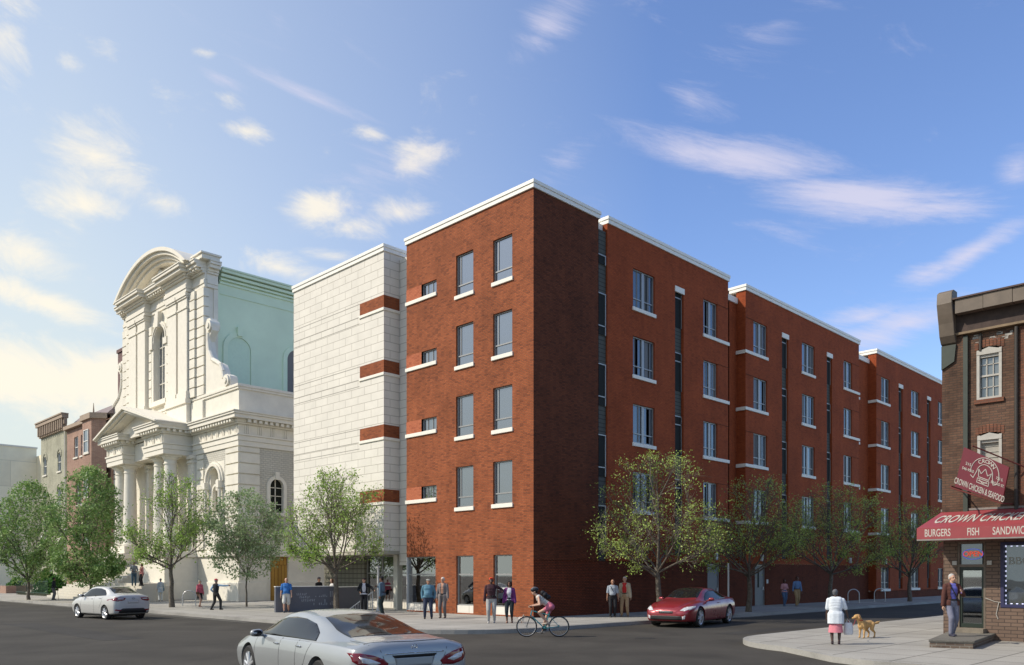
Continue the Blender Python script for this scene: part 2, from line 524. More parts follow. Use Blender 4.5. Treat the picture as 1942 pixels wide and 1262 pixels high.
class Face:
    """a facade: kind 'X' looks to -x at x=c (a runs along y); kind 'Y' looks to -y at y=c (a runs along x)"""
    def __init__(s, kind, c): s.k = kind; s.c = c
    def P(s, a, z, d=0):
        return (s.c - d, a, z) if s.k == 'X' else (a, s.c - d, z)
    def box(s, mb, a0, a1, z0, z1, d0, d1):
        if s.k == 'X': mb.box(s.c - d1, s.c - d0, a0, a1, z0, z1)
        else: mb.box(a0, a1, s.c - d1, s.c - d0, z0, z1)
    def prism(s, mb, poly, d0, d1): mb.prism(poly, lambda a, z, d: s.P(a, z, d), d0, d1)
    def wall(s, mb, a0, a1, z0, z1, holes, depth=.18):
        As = sorted(set([a0, a1] + [h[i] for h in holes for i in (0, 1)]))
        Zs = sorted(set([z0, z1] + [h[i] for h in holes for i in (2, 3)]))
        As = [a for a in As if a0 <= a <= a1]; Zs = [z for z in Zs if z0 <= z <= z1]
        for i in range(len(As) - 1):
            for j in range(len(Zs) - 1):
                ca = (As[i] + As[i + 1]) / 2; cz = (Zs[j] + Zs[j + 1]) / 2
                if any(h[0] < ca < h[1] and h[2] < cz < h[3] for h in holes): continue
                mb.add([s.P(As[i], Zs[j]), s.P(As[i + 1], Zs[j]), s.P(As[i + 1], Zs[j + 1]), s.P(As[i], Zs[j + 1])], [(0, 1, 2, 3)])
        for h in holes:
            b0, b1, y0, y1 = h[:4]
            q = [s.P(b0, y0), s.P(b1, y0), s.P(b1, y1), s.P(b0, y1), s.P(b0, y0, -depth), s.P(b1, y0, -depth), s.P(b1, y1, -depth), s.P(b0, y1, -depth)]
            mb.add(q, [(0, 1, 5, 4), (1, 2, 6, 5), (2, 3, 7, 6), (3, 0, 4, 7)])

def arc(cx, cz, r, t0, t1, n=16, rz=None):
    rz = r if rz is None else rz
    return [(cx + r * math.cos(R(t0 + (t1 - t0) * i / n)), cz + rz * math.sin(R(t0 + (t1 - t0) * i / n))) for i in range(n + 1)]

def text_mesh(body, size, ext=.01, shear=0, spacing=1, align='CENTER', wx=1):
    cu = bpy.data.curves.new('txt', 'FONT')
    cu.body = body; cu.size = size; cu.extrude = ext; cu.shear = shear; cu.space_character = spacing
    cu.align_x = align; cu.align_y = 'CENTER'; cu.offset = size * .012
    t = bpy.data.objects.new('txt', cu); COL.objects.link(t)
    dg = bpy.context.evaluated_depsgraph_get()
    me = bpy.data.meshes.new_from_object(t.evaluated_get(dg))
    bpy.data.objects.remove(t); bpy.data.curves.remove(cu)
    if wx != 1:
        for v in me.vertices: v.co.x *= wx
    return me

def text_obj(name, body, size, mat, parent, origin, ax, up, ext=.01, **kw):
    """ax, up: unit vectors of the text's baseline and height"""
    me = text_mesh(body, size, ext, **kw)
    ax = Vector(ax).normalized(); up = Vector(up).normalized(); n = ax.cross(up)
    m4 = Matrix((ax, up, n)).transposed().to_4x4(); m4.translation = Vector(origin)
    me.transform(m4)
    me.materials.clear(); me.materials.append(mat)
    me.name = name
    o = bpy.data.objects.new(name, me); COL.objects.link(o); o.parent = parent
    return o
# ------------------------------------------------------------------ ground
mb = MB(); mb.add([(-700, -700, -.15), (900, -700, -.15), (900, 900, -.15), (-700, 900, -.15)], [(0, 1, 2, 3)])
struct(mb.obj('road', MT['asphalt']))
CX0, CY0 = -8.9, -4.75     # kerb lines of the two streets at the main block
def slab(name, poly, z0, z1, mat):
    mb = MB(); mb.prism(poly, lambda a, b, d: (a, b, d), z0, z1)
    return mb.obj(name, mat)
def rounded(cx, cy, r, t0, t1, n=14):
    return [(cx + r * math.cos(R(t0 + (t1 - t0) * i / n)), cy + r * math.sin(R(t0 + (t1 - t0) * i / n))) for i in range(n + 1)]
def off_poly(r):   # outline of the main pavement, kerb side first; r insets it
    return [(130, CY0 + r)] [::1]
main = [(130, CY0)] + [(130, 140), (CX0 - .25, 140)] + rounded(CX0 + 4.2, CY0 + 4.2, 4.2, 180, 270)
main_in = [(130, CY0 + .17)] + [(130, 140), (CX0 - .08, 140)] + rounded(CX0 + 4.2, CY0 + 4.2, 4.03, 180, 270)
struct(slab('kerb', main, -.16, -.004, MT['kerb']))
struct(slab('pavement', main_in, -.15, 0, MT['concrete']))
near = [(130, -12.0), (-2.2, -12.0)] + rounded(-2.4, -15.4, 3.4, 92, 165, 8) + [(-7.4, -16.6), (-7.8, -17.7), (-7.8, -80), (130, -80)]
def inset(poly, d):
    out = []
    n = len(poly)
    for i in range(n):
        p = Vector(poly[i]); a = (p - Vector(poly[i - 1])).normalized(); b = (Vector(poly[(i + 1) % n]) - p).normalized()
        na = Vector((-a.y, a.x)); nb = Vector((-b.y, b.x))
        m = (na + nb).normalized(); out.append(tuple(p + m * d / max(.4, m.dot(na))))
    return out
struct(slab('kerb', near, -.16, -.004, MT['kerb']))
struct(slab('pavement', inset(near, .17), -.15, 0, MT['concrete']))
# gutter strips along the kerbs and a repaired strip of asphalt
mb = MB()
mb.add([(CX0 - .6, 8, -.146), (CX0 - .26, 8, -.146), (CX0 - .26, 120, -.146), (CX0 - .6, 120, -.146)], [(0, 1, 2, 3)])
mb.add([(3, CY0 - .36, -.146), (110, CY0 - .36, -.146), (110, CY0 - .01, -.146), (3, CY0 - .01, -.146)], [(0, 1, 2, 3)])
struct(mb.obj('road_gutter', mat_ground('gutter', (.13, .125, .11), 30, .2)))

# ------------------------------------------------------------------ apartment building
apt = thing('apartment_building', 'five-storey red brick apartment block with white coping and a white stone section beside the church', 'building', (0, 0, 0))
TOP, SILLB, ST = 17.30, 15.13, 3.405       # window head, sill underside, storey height
FX = Face('X', 0); FY = Face('Y', 0)

def window(face, a0, a1, z0, z1, style='single', sill=True, sa0=None, sa1=None, parent=apt, glass=None, rec=.14, curt=0, rng=random.Random(3)):
    glass = glass or MT['glass']
    mb = MB(); face.box(mb, a0 + .02, a1 - .02, z0 + .02, z1 - .02, -rec - .05, -rec)
    w = mb.obj('window', glass, parent)
    mb = MB(); t = .055
    face.box(mb, a0, a0 + t, z0, z1, -rec - .06, -rec + .05); face.box(mb, a1 - t, a1, z0, z1, -rec - .06, -rec + .05)
    face.box(mb, a0 + t, a1 - t, z1 - t, z1, -rec - .06, -rec + .05); face.box(mb, a0 + t, a1 - t, z0, z0 + t, -rec - .06, -rec + .05)
    W = a1 - a0
    if style == 'single':      # fixed light with a narrow casement on the far side and a low transom
        face.box(mb, a0 + t, a1 - t, z0 + .46, z0 + .52, -rec - .05, -rec + .04)
        face.box(mb, a1 - t - W * .17, a1 - t - W * .17 + .035, z0 + .52, z1 - t, -rec - .04, -rec + .03)
    elif style == 'double':    # two lights with a wide mullion
        c = (a0 + a1) / 2
        face.box(mb, c - .10, c + .10, z0 + t, z1 - t, -rec - .06, -rec + .06)
        for s0, s1 in ((a0 + t, c - .10), (c + .10, a1 - t)):
            face.box(mb, s0, s1, z0 + .46, z0 + .51, -rec - .05, -rec + .04)
    elif style == 'small':
        face.box(mb, a0 + W * .33, a0 + W * .33 + .035, z0 + t, z1 - t, -rec - .05, -rec + .03)
        face.box(mb, a0 + W * .66, a0 + W * .66 + .035, z0 + t, z1 - t, -rec - .05, -rec + .03)
    elif style == 'shop':
        face.box(mb, a0 + t, a1 - t, z0 + 1.45, z0 + 1.52, -rec - .05, -rec + .04)
    mb.obj('frame', MT['metal_frame'], w)
    if curt:
        mb = MB()
        lights = [(a0 + .08, a1 - .08)] if style == 'single' else [(a0 + .08, (a0 + a1) / 2 - .12), ((a0 + a1) / 2 + .12, a1 - .08)]
        for (p, q) in lights:
            k = rng.choice([1, 1, 2, 3]); ww = (q - p)
            for _ in range(k):
                c = rng.uniform(p + ww * .1, q - ww * .3); wd = rng.uniform(.15, .32) * ww
                face.box(mb, c, min(c + wd, q), z0 + .09, z1 - .08, -rec + .002, -rec + .006)
        mb.obj('curtain', MT['curtain'], w)
    if sill:
        mb = MB()
        face.box(mb, a0 - .07 if sa0 is None else sa0, a1 + .07 if sa1 is None else sa1, z0 - .19, z0 - .005, -.02, .07)
        mb.obj('sill', MT['sill'], w, bevel=.015)
    return w

# --- corner block, Broad Street face
holes = []
for k in range(4):
    zt = TOP - k * ST; zb = SILLB + .22 - k * ST
    holes += [(1.32, 2.57, zb, zt), (3.92, 5.16, zb, zt), (6.62, 7.80, zb + .58, zb + 1.22)]
gh = [(1.33, 2.55, .06, 2.80), (3.92, 5.14, .06, 2.80), (6.70, 9.03, .06, 2.80)]
mb = MB()
FX.wall(mb, 0, 9.03, -.02, 18.9, holes + gh, .22)
mb.obj('street_wall', MT['brick_street'], apt)
for k in range(4):
    zb = SILLB + .22 - k * ST
    mb = MB(); FX.box(mb, 7.80, 9.04, zb + .58, zb + 1.22, -.1, .012)
    mb.obj('brick_panel', MT['brick_panel'], apt)
for k in range(4):
    zt = TOP - k * ST; zb = SILLB + .22 - k * ST
    window(FX, 1.32, 2.57, zb, zt); window(FX, 3.92, 5.16, zb, zt)
    window(FX, 6.62, 7.80, zb + .58, zb + 1.22, 'small', sa1=9.08, sa0=6.60)
for (a, b, c, d) in gh[:2]:
    w = window(FX, a, b, .42, d, 'shop', sill=False, glass=MT['clear'])
    mb = MB(); FX.box(mb, a, b, -.02, .42, -.20, -.05); mb.obj('plinth_block', MT['stone_white'], apt)
w = window(FX, 6.70, 9.0, .42, 2.8, 'shop', sill=False, glass=MT['clear'])
mb = MB(); FX.box(mb, 6.70, 9.03, -.02, .42, -.20, -.05); mb.obj('plinth_block', MT['stone_white'], apt)
mb = MB(); mb.box(.26, 17.6, .62, 9.0, 2.95, 18.8); mb.box(4.6, 17.6, .62, 9.0, -.02, 2.94); mb.obj('core', MT['brick_dark'], apt)
# lobby seen through the ground floor glass
mb = MB()
mb.box(4.2, 4.55, .3, 9.0, 0, 2.9); mb.box(3.2, 3.45, 1.2, 2.2, 0, 2.9); mb.box(2.0, 2.3, 4.6, 4.9, 0, 2.9); mb.box(3.2, 3.3, 6.0, 8.0, 0, 2.3)
mb.obj('lobby_wall', mat_plain('lobby wall', (.62, .60, .52), .8, .05), apt)
mb = MB(); mb.box(.25, 4.2, .05, 9.0, .0, .02); mb.obj('lobby_floor', mat_plain('lobby floor', (.35, .33, .27), .4, .1), apt)
mb = MB()
for y in (1.6, 4.3, 7.4):
    mb.box(1.0, 1.9, y, y + .5, .02, .75); mb.box(1.2, 1.3, y + .6, y + .7, .02, 1.3)
mb.obj('lobby_furniture', mat_plain('lobby furniture', (.10, .09, .07), .6, .1), apt)
# --- corner block, side street flank (plain dark brick)
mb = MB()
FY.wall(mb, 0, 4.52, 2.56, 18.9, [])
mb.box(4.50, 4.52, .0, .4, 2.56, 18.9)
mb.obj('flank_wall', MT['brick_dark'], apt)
# --- blocks along the side street
def strip(a0, a1, zt, zb, rec=.16):
    mb = MB(); FY.box(mb, a0, a1, zb, zt, -rec - .1, -rec); p = mb.obj('siding_strip', MT['dark_panel'], apt)
    for k in range(5):
        z1 = TOP - .55 - k * ST
        if z1 - 3.3 < zb - 1.5: break
        for (q0, q1, m) in ((z1 - 1.55, z1, 'glass_dark'), (z1 + .10, z1 + .45, 'glass_dark')):
            if q1 > zt or q0 < zb: continue
            mb = MB(); FY.box(mb, a0 + .1, a1 - .06, q0, q1, -rec, -rec + .02)
            g = mb.obj('window', MT[m], p)
            mb = MB(); FY.box(mb, a0 + .06, a1 - .04, q1 + .001, q1 + .05, -rec, -rec + .05); FY.box(mb, a1 - .055, a1 - .01, q0, q1, -rec, -rec + .05)
            mb.obj('frame', MT['metal_frame'], p)
    return p
PATTERN = [('w', .94, 2.65), ('s', 4.58, 5.44), ('w', 7.37, 9.25), ('s', 11.13, 11.98), ('w', 13.91, 15.37)]
def block(x0, x1, wins, strips, left_sill=False, right_sill=True, gdoors=(), gwins=()):
    holes = []
    for (a, b) in wins:
        for k in range(4): holes.append((a, b, SILLB + .22 - k * ST, TOP - k * ST))
    for (a, b) in strips: holes.append((a, b, 2.9 if not gwins else .75, TOP))
    mb = MB(); FY.wall(mb, x0, x1, 2.56, 18.9, [h for h in holes if h[2] > 2.56] , .22)
    if gwins:
        mb = MB(); FY.wall(mb, x0, x1, .62, 18.9, holes + [(a, b, .78, 2.45) for a, b in gwins], .22)
    # side faces of the block
    zb = 2.56 if not gwins else .62
    mb.add([(x0, 0, zb), (x0, .62, zb), (x0, .62, 18.9), (x0, 0, 18.9)], [(0, 1, 2, 3)])
    mb.add([(x1, 0, zb), (x1, .62, zb), (x1, .62, 18.9), (x1, 0, 18.9)], [(0, 1, 2, 3)])
    mb.obj('street_wall', MT['brick_red'], apt)
    for i, (a, b) in enumerate(wins):
        for k in range(4):
            kw = {}
            if i == 0 and left_sill: kw['sa0'] = x0 - .09
            if i == len(wins) - 1 and right_sill: kw['sa1'] = x1 + .06
            window(FY, a, b, SILLB + .22 - k * ST, TOP - k * ST, 'double', glass=MT['glass_side'], curt=1, **kw)
            if kw:   # shadow joint from the window head to the block's corner, and side return of the sill
                mb = MB()
                if 'sa0' in kw:
                    FY.box(mb, x0 - .01, a, TOP - .015 - k * ST, TOP + .015 - k * ST, 0, .018); SR = MB(); SR.box(x0 - .09, x0, .03, .6, SILLB + .01 - k * ST, SILLB + .215 - k * ST); SR.obj('sill_return', MT['sill'], apt)
                else: FY.box(mb, b, x1 + .01, TOP - .015 - k * ST, TOP + .015 - k * ST, 0, .018)
                mb.obj('joint_line', MT['brick_dark'], apt)
    for (a, b) in strips:
        strip(a, b, TOP, 2.9 if not gwins else .75)
        mb = MB(); FY.box(mb, a - .02, b + .04, TOP - .28, TOP + .02, -.05, .04); mb.obj('lintel', MT['sill'], apt)
    for (a, b) in gwins:
        window(FY, a, b, .78, 2.45, 'double', glass=MT['glass_side'], curt=1)
    mb = MB(); mb.box(x0 + .01, x1 - .01, .30, .60, zb + .3, 18.85)
    mb.obj('core', MT['brick_dark'], apt)
block(5.20, 16.43, [(7.26, 9.12), (13.78, 15.25)], [(10.98, 11.80)])
B3 = 18.43
block(B3, 35.02, [(B3 + a, B3 + b) for t, a, b in PATTERN if t == 'w'], [(B3 + a, B3 + b) for t, a, b in PATTERN if t == 's'], left_sill=True)
B4 = 38.30
block(B4, B4 + 38, [(B4 + a, B4 + b) for t, a, b in PATTERN if t == 'w'] + [(B4 + 20.5 + d, B4 + 22.3 + d) for d in (0, 7, 13)],
      [(B4 + a, B4 + b) for t, a, b in PATTERN if t == 's'], left_sill=True, gwins=[(B4 + a, B4 + b) for t, a, b in PATTERN if t == 'w'])
# recess between corner block and second block: dark siding with slot windows
FR = Face('Y', .10)
mb = MB(); FR.box(mb, 4.52, 5.20, 2.56, 18.5, -.1, 0); p = mb.obj('siding_strip', MT['dark_panel'], apt)
for k in range(4):
    for q0, q1 in ((TOP - 3.45 - k * ST, TOP - 1.9 - k * ST), (TOP - .45 - k * ST, TOP - .05 - k * ST)):
        mb = MB(); FR.box(mb, 4.56, 5.08, q0, q1, 0, .03); mb.obj('window', MT['glass_dark'], p)
        mb = MB(); FR.box(mb, 4.54, 5.15, q1, q1 + .05, 0, .06); FR.box(mb, 5.09, 5.14, q0, q1 - .001, 0, .06); mb.obj('frame', MT['metal_frame'], p)
mb = MB(); mb.box(4.52, 5.2, .38, .9, 2.4, 18.5); mb.obj('core', MT['brick_dark'], apt)
# recessed links between the blocks with narrow windows
FL = Face('Y', .62)
for (x0, x1, nw) in ((16.43, 18.43, None), (35.02, 38.30, (35.75, 36.55))):
    hs = [(nw[0], nw[1], SILLB + .22 - k * ST, TOP - .35 - k * ST) for k in range(4)] if nw else []
    mb = MB(); FL.wall(mb, x0, x1, 2.4, 18.2, hs, .2); mb.obj('link_wall', MT['brick_red'], apt)
    if nw:
        for h in hs: window(FL, *h, style='none', glass=MT['glass_side'])
    mb = MB(); mb.box(x0 - .01, x1 + .01, .52, 1.2, 18.2, 18.55); mb.obj('coping', MT['coping'], apt)
# ground floor base along the side street
mb = MB()
doors = [(14.25, 15.55), (19.6, 20.9), (35.15, 36.35)]
hs = [(a, b, -.02, 2.5) for a, b in doors[:2]]
F0 = Face('Y', .03)
F0.wall(mb, .004, 35.02, -.02, 2.56, hs, .2)
mb.add([(0.001, .03, -.02), (35.02, .03, 2.56), (35.02, 0, 2.56), (0, 0, 2.56)], [])
mb.box(4.52, 5.2, .04, .36, 2.4, 2.558)
mb.box(16.43, 18.43, .04, .62, 2.3, 2.556)
mb.obj('base_wall', MT['brick_base'], apt)
mb = MB(); F1 = Face('Y', .60); F1.wall(mb, 35.02, 38.3, -.02, 2.45, [(35.15, 36.35, -.02, 2.3)], .15); mb.box(B4, B4 + 38, .03, .6, -.02, .61)
mb.add([(35.02, .03, -.02), (35.02, .6, -.02), (35.02, .6, 2.56), (35.02, .03, 2.56)], [(0, 1, 2, 3)])
mb.obj('base_wall', MT['brick_base'], apt)
for i, (a, b) in enumerate(doors):
    f = F0 if i < 2 else F1
    zt = 2.5 if i < 2 else 2.3
    mb = MB(); f.box(mb, a + .07, b - .07, 0, zt - .07, -.16, -.10); d = mb.obj('door', MT['door_grey'], apt)
    mb = MB(); f.box(mb, a, a + .07, 0, zt, -.18, -.06); f.box(mb, b - .07, b, 0, zt, -.18, -.06); f.box(mb, a + .07, b - .07, zt - .07, zt, -.18, -.06); mb.obj('frame', MT['metal_frame'], d)
    mb = MB(); f.box(mb, b - .2, b - .12, .95, 1.15, -.10, -.04); mb.obj('handle', MT['light_frame'], d)
    if i == 1:
        mb = MB(); f.box(mb, a + .5, a + .68, 1.1, 2.25, -.10, -.09); mb.obj('door_light', MT['glass_dark'], d)
        mb = MB(); f.box(mb, b + .12, b + .32, 1.35, 1.6, 0, .03); mb.obj('intercom', MT['light_frame'], apt)
for x, y in ((14.9, 0), (20.2, 0), (33.2, 0), (35.7, .6), (39.9, 0)):
    mb = MB(); mb.box(x, x + .22, y - .14, y + .0, 2.72, 3.12); mb.obj('wall_lamp', MT['light_frame'], apt, bevel=.03)
# copings
def coping(x0, x1, y0, y1, z0=18.9, t=.35, prof=.07):
    mb = MB(); mb.box(x0 - prof, x1 + prof, y0 - prof, y1 + prof, z0, z0 + t * .55)
    mb.obj('coping', MT['coping'], apt, bevel=.012)
    mb = MB(); mb.box(x0 - prof - .035, x1 + prof + .035, y0 - prof - .035, y1 + prof + .035, z0 + t * .55 + .001, z0 + t)
    mb.obj('coping', MT['coping'], apt, bevel=.012)
coping(0, 4.52, 0, 9.03)
mb = MB(); mb.box(4.6, 5.2, .3, .8, 18.52, 18.92); mb.obj('coping', MT['coping'], apt)
coping(5.27, 16.43, 0, 6); coping(B3, 35.02, 0, 6); coping(B4, B4 + 38, 0, 6)
mb = MB(); mb.box(.7, B4 + 38, .7, 8.9, 3.2, 18.4); mb.obj('roof_mass', MT['brick_dark'], apt)

# --- white stone block
WX = -.40; FW = Face('X', WX)
mb = MB()
mb.box(WX, 14, 10.45, 19.55, 3.16, 18.9)
mb.obj('stone_cladding', MT['stone_white'], apt)
mb = MB(); mb.box(.62, 8, 9.0, 10.44, 2.4, 18.7); mb.obj('recess_wall', MT['stone_white'], apt)
mb = MB(); mb.box(WX - .07, 14, 10.38, 19.6, 18.9, 19.1); mb.box(WX - .11, 14, 10.34, 19.62, 19.101, 19.27); mb.obj('coping', MT['coping'], apt, bevel=.012)
for k in range(4):
    zb = 15.95 - k * ST
    mb = MB(); mb.box(WX - .012, .65, 10.438, 12.62, zb, zb + .66); mb.obj('brick_panel', MT['brick_street'], apt)
    mb = MB(); mb.box(WX - .06, .65, 10.39, 12.66, zb - .15, zb - .001); mb.obj('string_course', MT['sill'], apt, bevel=.01)
    mb = MB(); mb.box(WX - .004, WX + .02, 12.67, 19.5, zb - .07, zb - .035); mb.box(WX - .004, WX + .02, 12.67, 19.5, zb - .42, zb - .385); mb.box(WX - .004, WX + .02, 12.63, 19.5, zb + .64, zb + .675)
    mb.obj('joint_line', mat_plain('joint', (.30, .28, .24), .8, .05), apt)
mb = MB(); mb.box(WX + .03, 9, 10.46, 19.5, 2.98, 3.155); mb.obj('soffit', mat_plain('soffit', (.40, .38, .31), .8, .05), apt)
# glazed lobby under the white block
LX = 1.9; FLb = Face('X', LX)
gl = MB(); gl.box(LX, LX + .03, 9.05, 15.2, .35, 2.97); lob = gl.obj('lobby_glazing', MT['clear'], apt)
mb = MB()
for y in (9.05, 10.2, 11.35, 12.5, 13.65, 15.15): mb.box(LX - .04, LX + .07, y, y + .07, .35, 2.97)
for z in (.35, 1.25, 1.95, 2.9): mb.box(LX - .035, LX + .065, 9.1, 15.2, z, z + .06)
mb.obj('frame', MT['metal_frame'], lob)
mb = MB(); mb.box(LX - .05, LX + .25, 9.03, 15.2, 0, .349); mb.obj('plinth_block', MT['stone_white'], apt)
mb = MB(); mb.box(LX - .2, 7.8, 15.21, 19.5, 0, 2.97); mb.obj('tiled_wall', mat_blocks('tile', (.20, .19, .15), (.09, .085, .07), .42, .28, offset=0), apt)
mb = MB(); mb.box(.9, 1.25, 11.0, 11.35, 0, 2.97); mb.box(5.6, 5.9, 9.05, 15.2, 0, 2.97); mb.box(4.5, 4.8, 10.4, 11.0, 0, 2.97); mb.box(3.6, 3.9, 12.8, 13.2, 0, 2.97)
mb.obj('lobby_wall', mat_plain('lobby wall warm', (.60, .58, .50), .8, .05), apt)
mb = MB(); mb.box(LX + .3, 5.6, 9.05, 15.2, 0, .03); mb.obj('lobby_floor', mat_plain('lobby floor b', (.32, .30, .25), .4, .1), apt)
mb = MB(); mb.box(.0, 1.0, 9.0, 9.04, .0, 2.9); mb.obj('lobby_wall', MT['light_frame'], apt)

# manhole cover and repaired patches in the asphalt
mb = MB(); mb.cyl((-14.2, -8.5, -.15), (-14.2, -8.5, -.144), .36, n=32); struct(mb.obj('manhole_cover', mat_ground('cast iron', (.045, .042, .038), 60, .4)))
mb = MB(); mb.cyl((-4.5, -9.2, -.15), (-4.5, -9.2, -.144), .33, n=32); struct(mb.obj('manhole_cover', mat_ground('cast iron b', (.04, .038, .035), 60, .4)))
mb = MB(); mb.add([(-17.2, 2.0, -.146), (-15.9, 2.0, -.146), (-15.8, 14.0, -.146), (-17.1, 14.2, -.146)], [(0, 1, 2, 3)]); mb.add([(-1, -10.6, -.146), (26, -10.3, -.146), (26, -9.5, -.146), (-1, -9.7, -.146)], [(0, 1, 2, 3)])
struct(mb.obj('road_patch', MT['patch']))
# ------------------------------------------------------------------ church
ch = thing('church', 'pale cream stone baroque church with curved pediment, columned portico and pale green nave wall', 'church')
CS, CT = MT['church'], MT['church_trim']
YC = 43.1; YA = 29.7; YB = 2 * YC - YA; XF = 1.2
F = Face('X', XF); FS = Face('Y', YA)
def part(name, fn, mat=CS, parent=ch, **kw):
    mb = MB(); fn(mb); return mb.obj(name, mat, parent, **kw)
def mirror(y): return 2 * YC - y
rngc = random.Random(5)
# main lower body with niche openings
def arch_hole(face, mb, a0, a1, z0, zt, depth=.35, n=16):
    """solid spandrel above a round-headed opening inside the rectangle a0..a1, z0..zt"""
    r = (a1 - a0) / 2; c = (a0 + a1) / 2; zs = zt - r
    pts = arc(c, zs, r, 0, 180, n)
    for i in range(n):
        p, q = pts[i], pts[i + 1]
        mb.prism([p, q, (q[0], zt), (p[0], zt)], lambda a, z, d: face.P(a, z, d), -depth, 0)
def arch_ring(face, mb, c, zs, r0, r1, d0, d1, zb, n=20):
    po = arc(c, zs, r1, 0, 180, n); pi_ = arc(c, zs, r0, 0, 180, n)
    for i in range(n):
        mb.prism([po[i], po[i + 1], pi_[i + 1], pi_[i]], lambda a, z, d: face.P(a, z, d), d0, d1)
    if zb < zs:
        face.box(mb, c - r1, c - r0, zb, zs, d0, d1); face.box(mb, c + r0, c + r1, zb, zs, d0, d1)
def arch_pane(face, mb, c, zs, r, zb, d0, d1):
    poly = [(c + r, zb)] + arc(c, zs, r, 0, 180, 18) + [(c - r, zb)]
    mb.prism(poly, lambda a, z, d: face.P(a, z, d), d0, d1)

def body(mb):
    F.wall(mb, YA, 36.4, 0, 13.2, [(32.65, 34.15, 5.2, 9.9)], .5)
    F.wall(mb, mirror(36.4), YB, 0, 13.2, [], .5)
    F.wall(mb, 36.4, mirror(36.4), 3.6, 13.2, [(41.3, 44.9, 3.66, 9.6)], .8)
    arch_hole(F, mb, 32.65, 34.15, 5.2, 9.9, .5)
    FS.wall(mb, XF, 24, 0, 13.2, [(3.56, 4.62, 6.4, 8.85), (3.62, 5.07, 0, 3.3), (10.0, 11.2, 6.4, 8.85)], .35)
    arch_hole(FS, mb, 3.56, 4.62, 6.4, 8.85, .35)
    arch_hole(FS, mb, 10.0, 11.2, 6.4, 8.85, .35)
    mb.box(XF + .9, 24, YA + .5, YB - .01, 0, 13.1)
part('wall', body)
part('niche_back', lambda mb: F.box(mb, 32.5, 34.3, 5.1, 10, -.52, -.5))
# niche surround: columns, arch, tracery, sill
def niche(mb):
    for yy, s in ((33.4, 1),):
        arch_ring(F, mb, yy, 8.75, .98, 1.45, 0, .14, 8.7)
        arch_ring(F, mb, yy, 8.75, 1.10, 1.30, .14, .26, 8.7)
        for d in (-1.12, 1.12):
            mb.cyl(F.P(yy + d, 6.4, .20), F.P(yy + d, 8.2, .20), .13)
            F.box(mb, yy + d - .2, yy + d + .2, 8.2, 8.7, 0, .40)
            F.box(mb, yy + d - .2, yy + d + .2, 6.05, 6.4, 0, .40)
        F.box(mb, yy - 1.55, yy + 1.55, 5.75, 6.05, 0, .42)
        F.box(mb, yy - 1.35, yy + 1.35, 5.45, 5.74, 0, .25)
        arch_ring(F, mb, yy, 7.9, .50, .66, -.3, -.02, 5.3)
        mb.ball(F.P(yy, 8.7, -.2), (.16, .2, .24))
        arch_ring(F, mb, yy - .33, 8.15, .2, .32, -.35, -.1, 8.1); arch_ring(F, mb, yy + .33, 8.15, .2, .32, -.35, -.1, 8.1)
part('niche_surround', niche, CT)
part('brick_panel', lambda mb: F.wall(mb, 31.6, 35.15, 5.0, 11.0, [(31.95, 34.85, 4.9, 10.2)], .02), MT['church_brick']).location.x = -.012
part('brick_panel', lambda mb: FS.wall(mb, 2.75, 6.4, 4.3, 11.0, [(3.56, 4.62, 6.4, 8.85)], .02), MT['church_brick']).location.y = -.012
part('brick_panel', lambda mb: FS.wall(mb, 8.8, 12.4, 4.3, 11.0, [(10.0, 11.2, 6.4, 8.85)], .02), MT['church_brick']).location.y = -.012
for c in (4.09, 10.6):
    w = part('window', lambda mb: FS.box(mb, c - .55, c + .55, 6.4, 8.9, -.25, -.2), MT['glass_dark'])
    def fr(mb):
        arch_ring(FS, mb, c, 8.3, .53, .78, .0, .14, 6.4)
        FS.box(mb, c - .16, c + .16, 8.8, 9.35, 0, .22)
        FS.box(mb, c - .03, c + .03, 6.4, 8.8, -.2, -.14)
        for z in (7.0, 7.6, 8.2): FS.box(mb, c - .53, c + .53, z, z + .05, -.2, -.14)
        FS.box(mb, c - .85, c + .85, 6.15, 6.4, 0, .2)
    part('frame', fr, CT, w)
d = part('side_door', lambda mb: FS.box(mb, 3.62, 5.07, 0, 3.3, -.3, -.2), MT['wood'])
part('frame', lambda mb: (FS.box(mb, 4.31, 4.38, 0, 3.3, -.2, -.16), [FS.box(mb, a, a + .5, z, z + .05, -.2, -.17) for a in (3.72, 4.5) for z in (.3, 1.2, 1.5, 2.9)]), MT['wood'], d)
# horizontal rustication courses
def courses(face, spans, z0, z1, h=.76, proud=.10, gap=.10):
    def fn(mb):
        z = z0
        while z < z1 - .1:
            zt = min(z + h, z1)
            for (a, b) in spans: face.box(mb, a, b, z, zt - gap, -.05, proud)
            z += h
    return fn
# plain edges: merge a few joined slabs into one ashlar part per side
part('ashlar_courses', courses(F, [(YA - .07, 31.58), (35.17, 36.3)], 3.75, 11.0), CS)
part('ashlar_courses', courses(F, [(mirror(36.3), YB)], 3.75, 11.0), CS)
part('ashlar_courses', courses(FS, [(XF + .051, 2.73), (6.42, 8.78), (12.42, 16)], 3.75, 11.0), CS)
for f_, a_, b_ in ((F, YA - .16, 36.3), (F, mirror(36.3), YB), (FS, XF + .021, 22)):
    part('belt_course', lambda mb: f_.box(mb, a_, b_, 3.2, 3.62, -.02, .16), CT, bevel=.06)
part('belt_course', lambda mb: FS.box(mb, XF + .06, 22, 4.75, 5.0, .0, .12), CT, bevel=.04)
for f_, a_, b_ in ((F, YA - .12, 36.2), (F, mirror(36.2), YB), (FS, XF + .021, 3.3), (FS, 5.3, 22)):
    part('plinth', lambda mb: f_.box(mb, a_, b_, 0, 1.35, -.02, .12), CT, bevel=.03)

